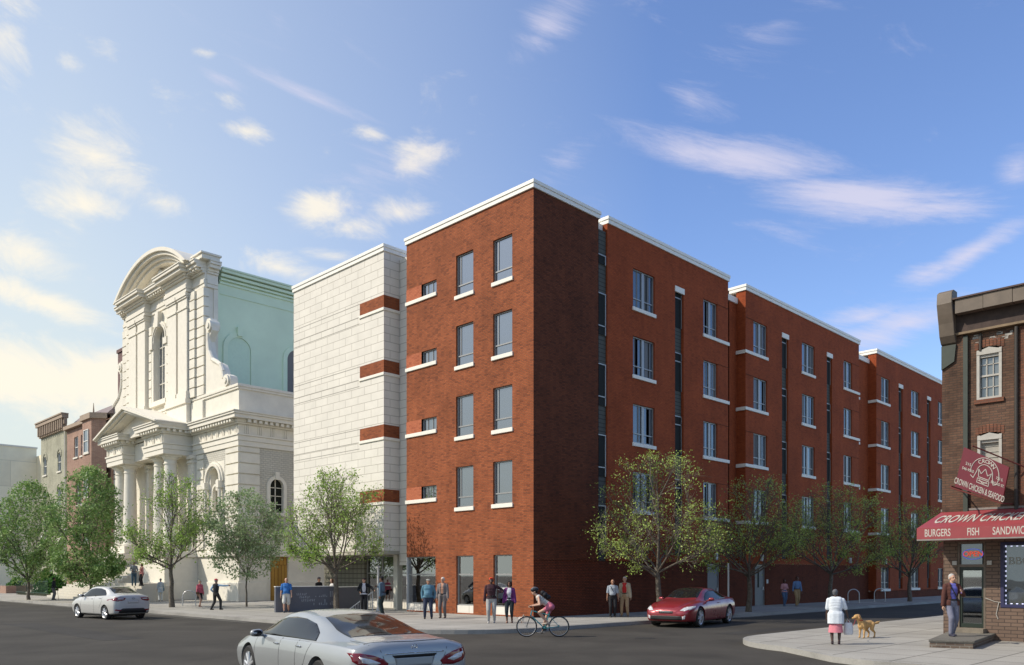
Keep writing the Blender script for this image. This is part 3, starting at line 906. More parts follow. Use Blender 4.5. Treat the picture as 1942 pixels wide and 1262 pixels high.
def entabl(face, a0, a1, z0=11.0, mut=True, base=0, ends=(0, 0)):
    """architrave, frieze with triglyphs, cornice with blocks, along a0..a1; base = how far the wall plane stands out"""
    def fn(mb):
        e0, e1 = ends
        for (zb, zt, d) in ((z0, z0 + .36, .10), (z0 + .37, z0 + .72, .15), (z0 + .73, z0 + .85, .22), (z0 + .86, z0 + 1.5, .09),
                            (z0 + 1.51, z0 + 1.62, .24), (z0 + 1.86, z0 + 2.12, .66), (z0 + 2.13, z0 + 2.27, .74), (z0 + 2.28, z0 + 2.36, .80)):
            face.box(mb, a0 - d * e0, a1 + d * e1, zb, zt, -.3, base + d)
        face.box(mb, a0 - .3 * e0, a1 + .3 * e1, z0 + 1.63, z0 + 1.85, -.3, base + .3)
        n = max(1, int((a1 - a0) / .42))
        for i in range(n):
            a = a0 + (i + .5) * (a1 - a0) / n
            face.box(mb, a - .11, a + .11, z0 + 1.64, z0 + 1.84, base + .3, base + .58)
        if mut:
            n = max(1, int(round((a1 - a0) / 1.05)))
            for i in range(n + 1):
                a = a0 + .25 + i * (a1 - a0 - .5) / n
                for q in (-.17, -.04, .09):
                    face.box(mb, a + q, a + q + .08, z0 + .88, z0 + 1.48, base + .09, base + .145)
    return fn
part('entablature', entabl(F, YA, 36.9, ends=(1, 0)), CT)
part('entablature', entabl(F, mirror(36.9), YB, ends=(0, 1)), CT)
part('entablature', entabl(FS, XF + .301, 22, ends=(0, 0)), CT)
part('attic', lambda mb: F.box(mb, YA, YB, 13.2, 15.0, -.9, 0), CS)
part('attic', lambda mb: FS.box(mb, XF + .901, 22, 13.2, 15.0, -.9, 0), CS)
part('attic_coping', lambda mb: (F.box(mb, YA - .1, YB + .1, 15.0, 15.16, -.9, .10), F.box(mb, YA - .16, YB + .16, 15.161, 15.36, -.9, .16)), CT, bevel=.02)
part('attic_coping', lambda mb: (FS.box(mb, XF + .901, 22, 15.0, 15.16, -.9, .10), FS.box(mb, XF + .901, 22, 15.161, 15.36, -.9, .16)), CT, bevel=.02)
for a_, b_ in ((37.2, 40.9), (mirror(40.9), mirror(37.2))):
    part('attic_pedestal', lambda mb: (F.box(mb, a_, b_, 13.25, 15.0, .001, .5), F.box(mb, a_ - .1, b_ + .1, 15.002, 15.362, .165, .62), F.box(mb, a_ - .04, b_ + .04, 15.364, 15.62, .0, .56)), CT)
for a_, b_ in ((35.1, 37.1), (mirror(37.1), mirror(35.1))):
    part('attic_pedestal', lambda mb: F.box(mb, a_, b_, 13.37, 14.99, .001, .18), CT)

# upper front
def upper(mb):
    F.wall(mb, 35.1, mirror(35.1), 15.3, 24.2, [(YC - 1.15, YC + 1.15, 16.1, 22.2)], .3)
    arch_hole(F, mb, YC - 1.15, YC + 1.15, 16.1, 22.2, .3)
    mb.box(XF + .4, XF + .68, 35.13, mirror(35.13), 15.3, 24.2)
    mb.add([(XF, 35.1, 15.3), (XF + .7, 35.1, 15.3), (XF + .7, 35.1, 24.2), (XF, 35.1, 24.2)], [(0, 1, 2, 3)])
    mb.add([(XF, mirror(35.1), 15.3), (XF + .7, mirror(35.1), 15.3), (XF + .7, mirror(35.1), 24.2), (XF, mirror(35.1), 24.2)], [(0, 1, 2, 3)])
part('front_wall', upper)
def quoins(y0, y1, z0, z1, d, sides=True):
    def fn(mb):
        z = z0; k = 0
        while z < z1 - .2:
            zt = min(z + .74, z1)
            mb.box(XF - d, XF + .28, y0, y1, z, zt - .09)
            z += .74; k += 1
    return fn
part('quoin_pier', quoins(34.98, 36.15, 15.4, 23.5, .16)); part('quoin_pier', quoins(36.25, 37.15, 15.4, 23.5, .30))
part('quoin_pier', quoins(mirror(36.15), mirror(34.98), 15.4, 23.5, .16)); part('quoin_pier', quoins(mirror(37.15), mirror(36.25), 15.4, 23.5, .30))
part('quoin_pier', quoins(YC + 1.5, YC + 2.05, 15.9, 22.6, .22)); part('quoin_pier', quoins(YC - 2.05, YC - 1.5, 15.9, 22.6, .22))
w = part('window', lambda mb: F.box(mb, YC - 1.2, YC + 1.2, 16.0, 22.3, -.34, -.30), MT['glass'])
part('frame', lambda mb: ([F.box(mb, YC + a, YC + a + .07, 16.1, 22.1, -.30, -.24) for a in (-1.1, -.4, .35, 1.05)], [F.box(mb, YC - 1.1, YC + 1.1, z, z + .06, -.30, -.23) for z in (16.1, 17.6, 19.1, 20.6)]), CT, w)
part('window_surround', lambda mb: (arch_ring(F, mb, YC, 21.05, 1.152, 1.55, .001, .2, 16.1), arch_ring(F, mb, YC, 21.05, 1.28, 1.42, .2, .28, 20.9),
     F.prism(mb, [(YC - .2, 22.1), (YC + .2, 22.1), (YC + .32, 23.3), (YC - .32, 23.3)], 0, .42),
     F.box(mb, YC - 1.75, YC - 1.1, 20.5, 21.0, 0, .34), F.box(mb, YC + 1.1, YC + 1.75, 20.5, 21.0, 0, .34), F.box(mb, YC - 1.6, YC + 1.6, 15.7, 16.1, 0, .35)), CT)
for (a, b) in ((37.25, 38.85), (39.2, 40.8), (mirror(40.8), mirror(39.2)), (mirror(38.85), mirror(37.25))):
    part('pilaster', lambda mb: (F.box(mb, a, b, 15.62, 23.1, 0, .45), F.box(mb, a - .07, b + .07, 15.62, 15.95, 0, .54), F.box(mb, a - .06, b + .06, 22.3, 22.42, 0, .52),
         F.box(mb, a - .06, b + .06, 23.11, 23.24, 0, .53), F.box(mb, a - .11, b + .11, 23.25, 23.48, 0, .60)), CT)
def upent(mb):
    for (z0, z1, d) in ((23.5, 23.75, .08), (23.76, 24.05, .14), (24.06, 24.5, .06), (24.51, 24.66, .22), (24.67, 24.85, .34), (24.86, 25.1, .7), (25.11, 25.3, .86), (25.31, 25.4, .92)):
        F.box(mb, 35.0, mirror(35.0), z0, z1, -.6, d)
        for (a, b) in ((37.1, 41.0), (mirror(41.0), mirror(37.1))): F.box(mb, a - d * .6, b + d * .6, z0 + .002, z1 - .002, d - .01, d + .5)
        F.box(mb, 35.0 - d * .8, mirror(35.0) + d * .8, z0 + .003, z1 - .003, -.95, -.1)
    n = 34
    for i in range(n):
        a = 35.2 + i * (mirror(35.0) - 35.4) / n
        F.box(mb, a, a + .2, 24.68, 24.84, .3, .62)
part('cornice', upent, CT)
part('parapet_block', lambda mb: (mb.box(XF - .5, XF + .9, 34.5, 36.2, 25.41, 25.75), mb.box(XF - .6, XF + 1.0, 34.4, 36.3, 25.751, 25.9)), CT, bevel=.02)
# segmental pediment
def seg(mb):
    hw = 7.35; rise = 2.55
    rr = (hw * hw + rise * rise) / (2 * rise); zc = 25.4 + rise - rr; t = math.degrees(math.asin(hw / rr))
    n = 36
    for (ro, ri, d0, d1) in ((0, .28, -1.8, 1.25), (.28, .52, -1.6, 1.05), (.52, .78, -1.4, .75), (.78, 1.0, -1.2, .5)):
        po = arc(YC, zc, rr - ro, 90 - t, 90 + t, n); pi_ = arc(YC, zc, rr - ri - .001, 90 - t, 90 + t, n)
        for i in range(n):
            q = [po[i], po[i + 1], pi_[i + 1], pi_[i]]
            if max(z for _, z in q) < 25.42: continue
            q = [(a, max(z, 25.4 + .001 * k)) for k, (a, z) in enumerate(q)]
            mb.prism(q, lambda a, z, d: F.P(a, z, d), d0, d1)
    pts = [(a, max(z, 25.4)) for a, z in arc(YC, zc, rr - .9, 90 - t, 90 + t, n)]
    mb.prism([(YC + hw - .8, 25.4)] + pts[2:-2] + [(YC - hw + .8, 25.4)], lambda a, z, d: F.P(a, z, d), -1.0, -.05)
    mb.prism(arc(YC, 26.3, .55, 0, 360, 20)[:-1], lambda a, z, d: F.P(a, z, d), -.05, .12)
    mb.prism(arc(YC, 26.3, .38, 0, 360, 20)[:-1], lambda a, z, d: F.P(a, z, d), .12, .2)
part('curved_pediment', seg, CT)
# scrolls against the upper front
def scroll(mir):
    base = [(35.0, 15.36), (35.0, 20.6), (34.7, 21.0), (34.2, 20.95), (33.85, 20.55), (33.85, 20.0), (34.2, 19.7), (34.45, 19.3), (34.3, 18.5), (33.8, 17.75), (33.0, 17.45), (32.4, 17.2), (32.0, 16.6), (31.9, 16.2), (31.5, 16.35), (31.05, 16.15), (30.9, 15.75), (31.0, 15.36)]
    if mir: base = [(mirror(a), z) for a, z in base]
    def fn(mb):
        n = len(base)
        mb.prism(base, lambda a, z, d: F.P(a, z, d), -.5, .02)
        s = mirror if mir else (lambda v: v)
        for (a, z, r) in ((34.25, 20.4, .42), (31.45, 15.85, .42)):
            mb.cyl(F.P(s(a), z, -.6), F.P(s(a), z, .16), r, n=18)
            mb.cyl(F.P(s(a), z, .16), F.P(s(a), z, .24), r * .5, n=14)
        pth = [(34.45, 19.9), (34.5, 19.3), (34.3, 18.5), (33.8, 17.8), (33.0, 17.45), (32.45, 17.15), (32.1, 16.6), (31.95, 16.1)]
        for i in range(len(pth) - 1):
            p, q = pth[i], pth[i + 1]
            mb.cyl(F.P(s(p[0]), p[1], .0), F.P(s(q[0]), q[1], .0), .17, n=8)
    return fn
part('scroll', scroll(False), CT, smooth=40); part('scroll', scroll(True), CT, smooth=40)

# nave behind: pale green side wall with blind arches
FN = Face('Y', 35.25)
part('nave_wall', lambda mb: (mb.box(XF + 1.2, 34, 35.25, mirror(35.25), 13, 25.08), FN.box(mb, XF + .72, XF + 1.18, 15.3, 24.0, -2, .1)), MT['teal'])
part('nave_pier', lambda mb: FN.box(mb, XF + .66, XF + 1.0, 15.3, 24.6, -1, .22), CS)
def navecor(mb):
    for (z0, z1, d) in ((23.3, 23.38, .06), (24.1, 24.25, .1), (24.35, 24.5, .2), (24.6, 24.8, .34), (24.9, 25.1, .5), (25.12, 25.25, .56)):
        FN.box(mb, XF + 1.21, 34, z0, z1, -.2, d)
part('nave_cornice', navecor, MT['teal'])
for c in (4.0, 9.07, 14.1):
    def na(mb):
        arch_ring(FN, mb, c, 19.3, .95, 1.32, 0, .10, 15.3)
        FN.box(mb, c - .2, c + .2, 20.35, 21.05, 0, .24)
    part('blind_arch', na, MT['teal'])
    part('blind_panel', lambda mb: arch_pane(FN, mb, c, 19.3, .94, 15.3, .01, .03), mat_plain('nave panel', (.55, .69, .53) if c < 5 else (.16, .15, .14), .6, .04))
part('nave_roof', lambda mb: mb.prism([(35.0, 25.2), (YC, 26.4), (mirror(35.0), 25.2)], lambda a, z, d: (d, a, z), XF + 1.0, 34), mat_plain('nave roof', (.20, .21, .20), .8))

# portico
PX0 = -1.04
def porb(a0, a1):
    FP = Face('X', PX0)
    def fn(mb):
        y0, y1 = a0, a1
        for (zb, zt, d) in ((11.0, 11.36, 0), (11.37, 11.72, .05), (11.73, 11.85, .12), (11.86, 12.5, -.01), (12.51, 12.62, .14), (12.63, 12.85, .2), (12.86, 13.12, .55), (13.13, 13.27, .62), (13.28, 13.36, .68)):
            mb.box(PX0 - d, XF, y0 - d, y1 + d, zb, zt)
        for i in range(8):
            a = y0 + .15 + i * (y1 - y0 - .3) / 7
            mb.box(PX0 - .48, PX0 - .2, a - .1, a + .1, 12.65, 12.84)
        for i in range(5):
            a = PX0 + .2 + i * .45
            mb.box(a - .1, a + .1, y0 - .48, y0 - .2, 12.65, 12.84)
        for a in (y0 + .3, (y0 + y1) / 2, y1 - .3):
            for q in (-.2, -.05, .1): mb.box(PX0 - .06, PX0 + .01, a + q, a + q + .09, 11.9, 12.48)
    return fn
part('portico_entablature', porb(37.25, 40.85), CT); part('portico_entablature', porb(mirror(40.85), mirror(37.25)), CT)
part('portico_architrave', lambda mb: (mb.box(-.1, XF, 40.85, mirror(40.85), 11.2, 12.6), mb.box(-.2, XF, 40.85, mirror(40.85), 12.7, 13.0)), CT)
def ped(mb):
    hw = 6.5; z0 = 13.1; za = 15.25
    for (t0, t1, x0) in ((0, .24, -1.95), (.24, .44, -1.78), (.44, .62, -1.5)):
        for s in (1, -1):
            p = [(YC, za - t0), (YC + s * hw, z0 + .24 - t0 * .4), (YC + s * hw, z0 + .24 - t1 * .4 - .02), (YC, za - t1)]
            mb.prism(p, lambda a, z, d: (d, a, z), x0, XF)
    mb.prism([(YC, za - .6), (YC + hw - .5, z0 + .0), (YC + hw - .5, z0 - .1), (YC - hw + .5, z0 - .1), (YC - hw + .5, z0)], lambda a, z, d: (d, a, z), -.75, -.5)
part('portico_pediment', ped, CT)
part('portico_roof', lambda mb: mb.prism([(YC, 15.2), (YC + 6.4, 13.3), (YC - 6.4, 13.3)], lambda a, z, d: (d, a, z), -.5, XF), CS)
COLP = [(1.05, 0), (.72, 0), (.72, .25), (.66, .27), (.66, .42), (.56, .46), (.53, .6), (.53, 2.2), (.50, 4.0), (.455, 6.2), (.455, 6.3), (.50, 6.32), (.50, 6.4), (.455, 6.42), (.455, 6.65), (.52, 6.7), (.60, 6.85), (.60, 6.9)]
for y in (38.1, 40.0, mirror(40.0), mirror(38.1)):
    part('column', lambda mb: (mb.lathe(COLP[2:], (-.13, y, 3.99), 28), mb.box(-.13 - .74, -.13 + .74, y - .74, y + .74, 3.65, 4.24), mb.box(-.13 - .62, -.13 + .62, y - .62, y + .62, 10.88, 11.0)), CT, smooth=35)
for (a, b) in ((36.55, 37.2), (mirror(37.2), mirror(36.55)), (40.9, 41.25), (mirror(41.25), mirror(40.9))):
    part('pilaster', lambda mb: (F.box(mb, a, b + .2, 3.65, 10.7, 0, .3), F.box(mb, a - .06, b + .26, 10.4, 10.55, 0, .38), F.box(mb, a - .08, b + .28, 10.71, 10.99, 0, .42)), CT)
for (a, b) in ((36.3, 41.0), (mirror(41.0), mirror(36.3))):
    part('pedestal', lambda mb: (mb.box(-1.33, XF, a, b, 0, 3.2), mb.box(-1.5, XF, a - .16, b + .16, 3.201, 3.62), mb.box(-1.42, XF, a - .1, b + .1, 0.001, 1.35)), CT, bevel=.03)
part('landing', lambda mb: (mb.box(-.1, XF, 41.0, mirror(41.0), 0, 3.62), mb.box(-.2, XF, 41.1, mirror(41.1), 3.621, 3.66)), mat_plain('landing stone', (.46, .40, .33), .85, .08, 3))
d = part('main_door', lambda mb: F.box(mb, YC - 1.8, YC + 1.8, 3.66, 8.2, -.75, -.6), MT['wood_dark'])
part('frame', lambda mb: (F.box(mb, YC - .04, YC + .04, 3.66, 8.2, -.6, -.52), [F.box(mb, YC + a, YC + a + 1.2, z, z + .07, -.6, -.55) for a in (-1.5, .3) for z in (4.2, 5.5, 6.8, 7.9)]), MT['wood_dark'], d)
part('door_tympanum', lambda mb: (F.box(mb, YC - 1.8, YC + 1.8, 8.2, 9.6, -.7, -.5), arch_ring(F, mb, YC, 8.3, .9, 1.3, -.5, -.35, 8.3), [mb.ball(F.P(YC + q, 9.2, -.45), (.12, .16, .2)) for q in (-1.4, -.7, 0, .7, 1.4)]), CT)
part('stairs', lambda mb: [mb.box(-5.0 + k * .3, -1.5, 34.9, mirror(34.9), k * .18, (k + 1) * .18 - .001) for k in range(6)] + [mb.box(-3.2, -1.51, 35.6, mirror(35.6), 1.08, 1.26)], MT['steps'])
part('stairs', lambda mb: [mb.box(-2.9 + k * .34, -.1, 41.13, mirror(41.13), 1.261 + k * .18, 1.26 + (k + 1) * .18) for k in range(8)], MT['steps'])

# ------------------------------------------------------------------ row houses down the street, haze put into their pale colours
def sash(f, a0, a1, z0, z1, parent, arch=0, fm=None, ac=False, rec=.15):
    mb = MB(); f.box(mb, a0, a1, z0, z1, -rec - .05, -rec); w = mb.obj('window', MT['glass'], parent)
    fm = fm or MT['coping']
    mb = MB(); t = .06
    f.box(mb, a0, a0 + t, z0, z1, -rec, -rec + .06); f.box(mb, a1 - t, a1, z0, z1, -rec, -rec + .06)
    f.box(mb, a0 + t, a1 - t, z1 - t, z1, -rec, -rec + .06); f.box(mb, a0 + t, a1 - t, z0, z0 + t, -rec, -rec + .06)
    f.box(mb, a0 + t, a1 - t, (z0 + z1) / 2 - .03, (z0 + z1) / 2 + .03, -rec, -rec + .07)
    mb.obj('frame', fm, w)
    mb = MB(); f.box(mb, a0 - .12, a1 + .12, z0 - .14, z0 - .001, -.05, .1); mb.obj('sill', MT['church_trim'], w)
    if ac:
        mb = MB(); f.box(mb, a0 + .15, a1 - .15, z0, z0 + .45, -rec, .3); mb.obj('air_conditioner', MT['coping'], w)
    return w
gm = mat_brick('pale green brick', (.46, .45, .34), (.41, .40, .30), (.33, .32, .25), (.28, .27, .21), stain=.25)
gh = thing('row_house', 'pale green brick row house with brown bracketed cornice and a red door', 'house')
FG = Face('X', .5)
wins = [(71.0, 72.1, z, z + 1.9) for z in (12.4, 8.9, 5.6)] + [(66.3, 67.4, z, z + 1.9) for z in (12.4, 8.9, 5.6)] + [(69.0, 70.0, 1.9, 4.3)]
mb = MB(); FG.wall(mb, 64.6, 73.0, 0, 16.4, wins + [(66.0, 67.3, 1.75, 4.6)], .2); mb.box(.9, 14, 64.61, 72.99, 0, 16.3); mb.add([(.5, 64.6, 0), (1, 64.6, 0), (1, 64.6, 16.4), (.5, 64.6, 16.4)], [(0, 1, 2, 3)]); mb.obj('wall', gm, gh)
for i, w in enumerate(wins):
    W = sash(FG, *w, gh, ac=(i in (2, 4)))
    mb = MB(); arch_ring(FG, mb, (w[0] + w[1]) / 2, w[3] - .25, .56, .78, 0, .06, w[3] - .4, 10); mb.obj('hood', gm, W)
cm = mat_plain('brown cornice', (.34, .26, .19), .7, .15, 4)
mb = MB(); FG.box(mb, 64.5, 73.1, 16.4, 16.9, 0, .18); FG.box(mb, 64.4, 73.1, 16.9, 17.5, 0, .3); FG.box(mb, 64.35, 73.2, 17.5, 17.85, -.1, .5); FG.box(mb, 64.3, 73.2, 17.85, 17.98, -.1, .58)
for i in range(14): FG.box(mb, 64.7 + i * .6, 64.9 + i * .6, 16.5, 17.5, .18, .44)
mb.obj('cornice', cm, gh)
mb = MB(); FG.box(mb, 66.0, 67.3, 1.75, 4.6, -.25, -.18); d = mb.obj('door', mat_plain('red door', (.22, .035, .02), .5, .1), gh)
mb = MB(); arch_ring(FG, mb, 66.65, 4.6, .62, .85, 0, .12, 1.75); mb.obj('door_surround', MT['church_trim'], d)
mb = MB(); mb.cyl((.62, 73.0, 0), (.62, 73.0, 16), .05); mb.cyl((.40, 64.8, .5), (.40, 64.8, 16.3), .06); mb.obj('drainpipe', MT['church_trim'], gh)
mb = MB()
for k in range(9): mb.box(.5 - 2.9 + k * .32, .49, 65.8, 67.5, k * .19, (k + 1) * .19 - .002)
mb.obj('stoop', MT['steps'], gh)
mb = MB()
for y in (65.85, 67.45):
    mb.cyl((-2.3, y, 1.0), (.4, y, 2.7), .03); mb.cyl((-2.3, y, .1), (-2.3, y, 1.0), .03)
    for k in range(9): mb.cyl((-2.3 + k * .32, y, .19 * k), (-2.3 + k * .32, y, 1.0 + k * .2), .015, n=5)
mb.obj('railing', mat_plain('black iron', (.03, .03, .03), .5), gh)

rm = mat_brick('haze-pale red brick', (.42, .27, .20), (.36, .22, .17), (.26, .16, .12), (.28, .20, .16), stain=.2)  # red paled in the colour itself to stand in for haze
rh = thing('row_house', 'haze-pale red brick row house with a window bay between church and green house', 'house')
FRh = Face('X', .5)
wins = [(61.2, 62.3, 13.3, 15.3), (59.3, 60.4, 13.3, 15.3), (60.0, 61.6, 8.6, 11.0), (60.2, 61.4, 4.9, 6.7)]
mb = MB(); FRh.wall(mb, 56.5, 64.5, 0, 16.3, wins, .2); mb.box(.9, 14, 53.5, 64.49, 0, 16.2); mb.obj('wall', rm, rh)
for w in wins: sash(FRh, *w, rh)
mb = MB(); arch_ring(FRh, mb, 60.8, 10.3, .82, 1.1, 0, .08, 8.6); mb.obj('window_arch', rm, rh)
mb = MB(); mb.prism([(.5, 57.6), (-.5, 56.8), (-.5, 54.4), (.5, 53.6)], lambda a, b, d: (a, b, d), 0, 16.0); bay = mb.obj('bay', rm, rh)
FB = Face('X', -.5)
for z in (4.8, 9.0, 13.0): sash(FB, 55.0, 56.2, z, z + 2.1, rh, rec=-.05)
mb = MB(); FRh.box(mb, 56.4, 64.6, 16.2, 16.55, 0, .35); mb.prism([(.5, 57.8), (-.7, 56.9), (-.7, 54.3), (.5, 53.4)], lambda a, b, d: (a, b, d), 16.0, 16.5); mb.obj('cornice', cm, rh)
mb = MB(); mb.prism([(.55, 16.5), (1.6, 17.6), (6, 17.6), (6, 16.5)], lambda a, z, d: (a, d, z), 53.5, 64.5)
mb.obj('roof', mat_plain('slate', (.20, .16, .16), .8, .2, 6), rh)
mb = MB(); mb.cyl((.7, 57.5, 16.5), (.7, 57.5, 18.0), .12, .02); mb.obj('finial', cm, rh)
mb = MB(); mb.box(2.0, 4.0, 53.6, 55.0, 17.55, 22.4); mb.box(1.9, 4.1, 53.5, 55.1, 22.4, 22.7); mb.obj('chimney', mat_brick('smoky brick', (.24, .16, .15), (.20, .13, .12), (.14, .09, .09), (.15, .1, .1)), rh)

pb = thing('office_building', 'plain cream windowless block at the far left end of the street', 'building')
pbm = mat_blocks('haze-pale cream panel', (.90, .80, .58), (.74, .66, .48), 6, 3.3, mort=.05)  # cream lightened to carry the haze at this end of the street
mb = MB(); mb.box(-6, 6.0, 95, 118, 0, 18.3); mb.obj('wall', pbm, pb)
mb = MB(); mb.box(6.0, 16, 92.6, 118, 0, 17.3); mb.obj('wall', mat_plain('haze-pale cream side panel', (.84, .74, .53), .8, .05), pb)
mb = MB(); mb.box(-6.1, 6.1, 94.9, 118, 18.3, 18.5); mb.obj('coping', CT, pb)
# ------------------------------------------------------------------ restaurant on the near corner
rs = thing('restaurant_building', 'old brown brick corner restaurant with a red lettered awning and glass door', 'building')
MT['brick_rest'] = mat_brick('old brown brick', (.150, .085, .055), (.115, .062, .042), (.06, .038, .03), (.085, .06, .045), stain=.45)
MT['brick_old'] = mat_brick('old red brick pier', (.20, .085, .05), (.15, .06, .038), (.08, .04, .03), (.12, .07, .05), stain=.4)
MT['tile_brown'] = mat_blocks('brown glazed brick', (.155, .105, .078), (.07, .05, .04), .32, .105, mort=.012, var=.10)
MT['brown_metal'] = mat_plain('brown cornice metal', (.135, .105, .078), .6, .18, 3)
MT['white_wood'] = mat_plain('white painted wood', (.40, .38, .34), .6, .10, 8)
MT['red_sign'] = mat_plain('maroon sign', (.135, .008, .02), .5, .08, 3)
MT['red_awning'] = mat_plain('red awning vinyl', (.26, .042, .048), .55, .08, 3)
MT['letter'] = mat_plain('letter white', (.46, .42, .37), .6, .03)
MT['black_metal'] = mat_plain('black metal', (.02, .022, .02), .45, .1)
RX = .30; FRS = Face('X', RX)
Y0 = -16.62
wl = [(-18.17, -17.52, 6.98, 8.50), (-18.17, -17.54, 4.55, 6.02), (-20.6, -19.95, 6.98, 8.5), (-20.6, -19.95, 4.55, 6.02)]
door_h = (-17.74, -17.02, .34, 2.86); shop_h = (-21.4, -18.14, .96, 2.82)
mb = MB()
FRS.wall(mb, -30, Y0, 3.2, 9.7, wl, .16)
mb.add([(RX, Y0, 0), (14, Y0, 0), (14, Y0, 9.7), (RX, Y0, 9.7)], [(0, 1, 2, 3)])
mb.obj('wall', MT['brick_rest'], rs)
mb = MB(); FRS.wall(mb, -30, Y0, 0, 3.2, [door_h, shop_h], .16); mb.obj('base_wall', MT['tile_brown'], rs).location.x = -.01
mb = MB(); FRS.box(mb, -30, Y0 + .01, 9.6, 9.75, -10, .0); mb.box(RX + 3.6, 13.9, -29.9, Y0 - .1, 0, 9.6); mb.box(RX + .3, RX + 3.6, -29.9, Y0 - .1, 3.0, 9.6); mb.obj('roof_mass', MT['brown_metal'], rs)
mb = MB(); FRS.box(mb, -17.18, Y0 + .02, 3.2, 9.0, -.02, .07); mb.obj('corner_pier', MT['brick_rest'], rs)
mb = MB(); FRS.box(mb, -30, -18.62, 3.3, 8.9, -.02, .03); mb.obj('neighbour_brickwork', MT['brick_old'], rs)
# cornice: sheet-metal fascia, dark soffit and a big end bracket
mb = MB()
for i in range(18):
    FRS.box(mb, -17.05 - (i + 1) * .74, -17.05 - i * .74 - .012, 9.52, 9.92, .0, .42 + .01 * (i % 2))
mb.obj('cornice', MT['brown_metal'], rs)
mb = MB(); FRS.box(mb, -30, -16.98, 9.925, 9.97, -.1, .47); mb.obj('cornice_flashing', mat_plain('flashing', (.06, .03, .025), .6), rs)
mb = MB(); FRS.box(mb, -30, -17.0, 9.02, 9.515, 0, .12); mb.obj('frieze', mat_plain('dark frieze', (.055, .035, .028), .8, .3, 5), rs)
mb = MB(); FRS.box(mb, -30, -17.0, 8.95, 9.015, 0, .17); mb.obj('moulding', mat_plain('ochre moulding', (.20, .14, .08), .7, .2, 5), rs)
mb = MB()
br = [(.02, 8.72), (.12, 8.75), (.26, 8.95), (.34, 9.3), (.42, 9.55), (.50, 9.85), (.46, 10.18), (.30, 10.27), (.0, 10.27)]
mb.prism([(RX - a, z) for a, z in br], lambda a, z, d: (a, d, z), -17.0, -16.58)
mb.obj('cornice_bracket', MT['brown_metal'], rs, bevel=.02)
mb = MB(); FRS.prism(mb, [(-16.6, 8.0), (-16.6, 8.7), (-17.0, 8.7), (-16.95, 8.2)], .07, .13); FRS.box(mb, -17.3, -17.18, 3.5, 8.9, .0, .09); mb.obj('downpipe', mat_plain('dark green pipe', (.035, .045, .035), .6), rs)
mb = MB(); mb.cyl((RX - .08, -18.55, 3.6), (RX - .08, -18.55, 8.9), .05); mb.cyl((RX - .02, -17.62, 8.4), (RX - .02, -17.62, 8.9), .04); mb.obj('downpipe', mat_plain('dark pipe', (.035, .028, .022), .6), rs)
mb = MB()
rw = random.Random(4)
for i in range(16):
    a = -18.5 + rw.random() * 1.0; z = 8.6 + rw.random() * .3; FRS.box(mb, a, a + rw.uniform(.03, .2), z, z + rw.uniform(.02, .07), 0, .004)
mb.obj('old_paint', mat_plain('whitewash', (.32, .30, .27), .9, .3, 12), rs)
for i, (a0, a1, z0, z1) in enumerate(wl):
    mb = MB(); FRS.box(mb, a0 + .05, a1 - .05, z0 + .05, z1 - .2, -.17, -.12); w = mb.obj('window', mat_plain('window blind', (.34, .32, .28), .8) if i % 2 else mat_glass('old glass', (.10, .11, .10), .10), rs)
    mb = MB(); t = .075; c = (a0 + a1) / 2
    FRS.box(mb, a0, a0 + t, z0, z1 - .08, -.14, .02); FRS.box(mb, a1 - t, a1, z0, z1 - .08, -.14, .02); FRS.box(mb, a0 + t, a1 - t, z0, z0 + .06, -.14, .02)
    FRS.prism(mb, [(a0, z1 - .12), (c, z1 - .02), (a1, z1 - .12), (a1 - .0, z1 - .22), (a0, z1 - .22)], -.14, .03)
    FRS.box(mb, a0 + t, a1 - t, z1 - .30, z1 - .22, -.14, -.03)
    if i % 2 == 0:
        FRS.box(mb, a0 + t, a1 - t, (z0 + z1) / 2 - .1, (z0 + z1) / 2 - .05, -.12, -.05)
        for q in (1 / 3, 2 / 3): FRS.box(mb, a0 + t + (a1 - a0 - 2 * t) * q - .012, a0 + t + (a1 - a0 - 2 * t) * q + .012, z0 + .06, z1 - .3, -.12, -.08)
        for z in (z0 + .34, z0 + 1.0): FRS.box(mb, a0 + t, a1 - t, z, z + .022, -.12, -.08)
    else:
        for q in range(7): FRS.box(mb, a0 + t, a1 - t, z0 + .1 + q * .16, z0 + .11 + q * .16, -.12, -.10)
    mb.obj('frame', MT['white_wood'], w)
    mb = MB(); FRS.box(mb, a0 - .06, a1 + .06, z0 - .12, z0 - .001, 0, .06); mb.obj('sill', MT['brick_old'], w)
    mb = MB()
    for q in range(8):
        aa = a0 - .06 + q * (a1 - a0 + .12) / 8
        zz = z1 - .08 + .09 * math.sin(PI * (q + .5) / 8)
        FRS.box(mb, aa, aa + (a1 - a0 + .12) / 8 - .012, zz - .01, zz + .22, 0, .012)
    mb.obj('brick_arch', MT['brick_old'], w)
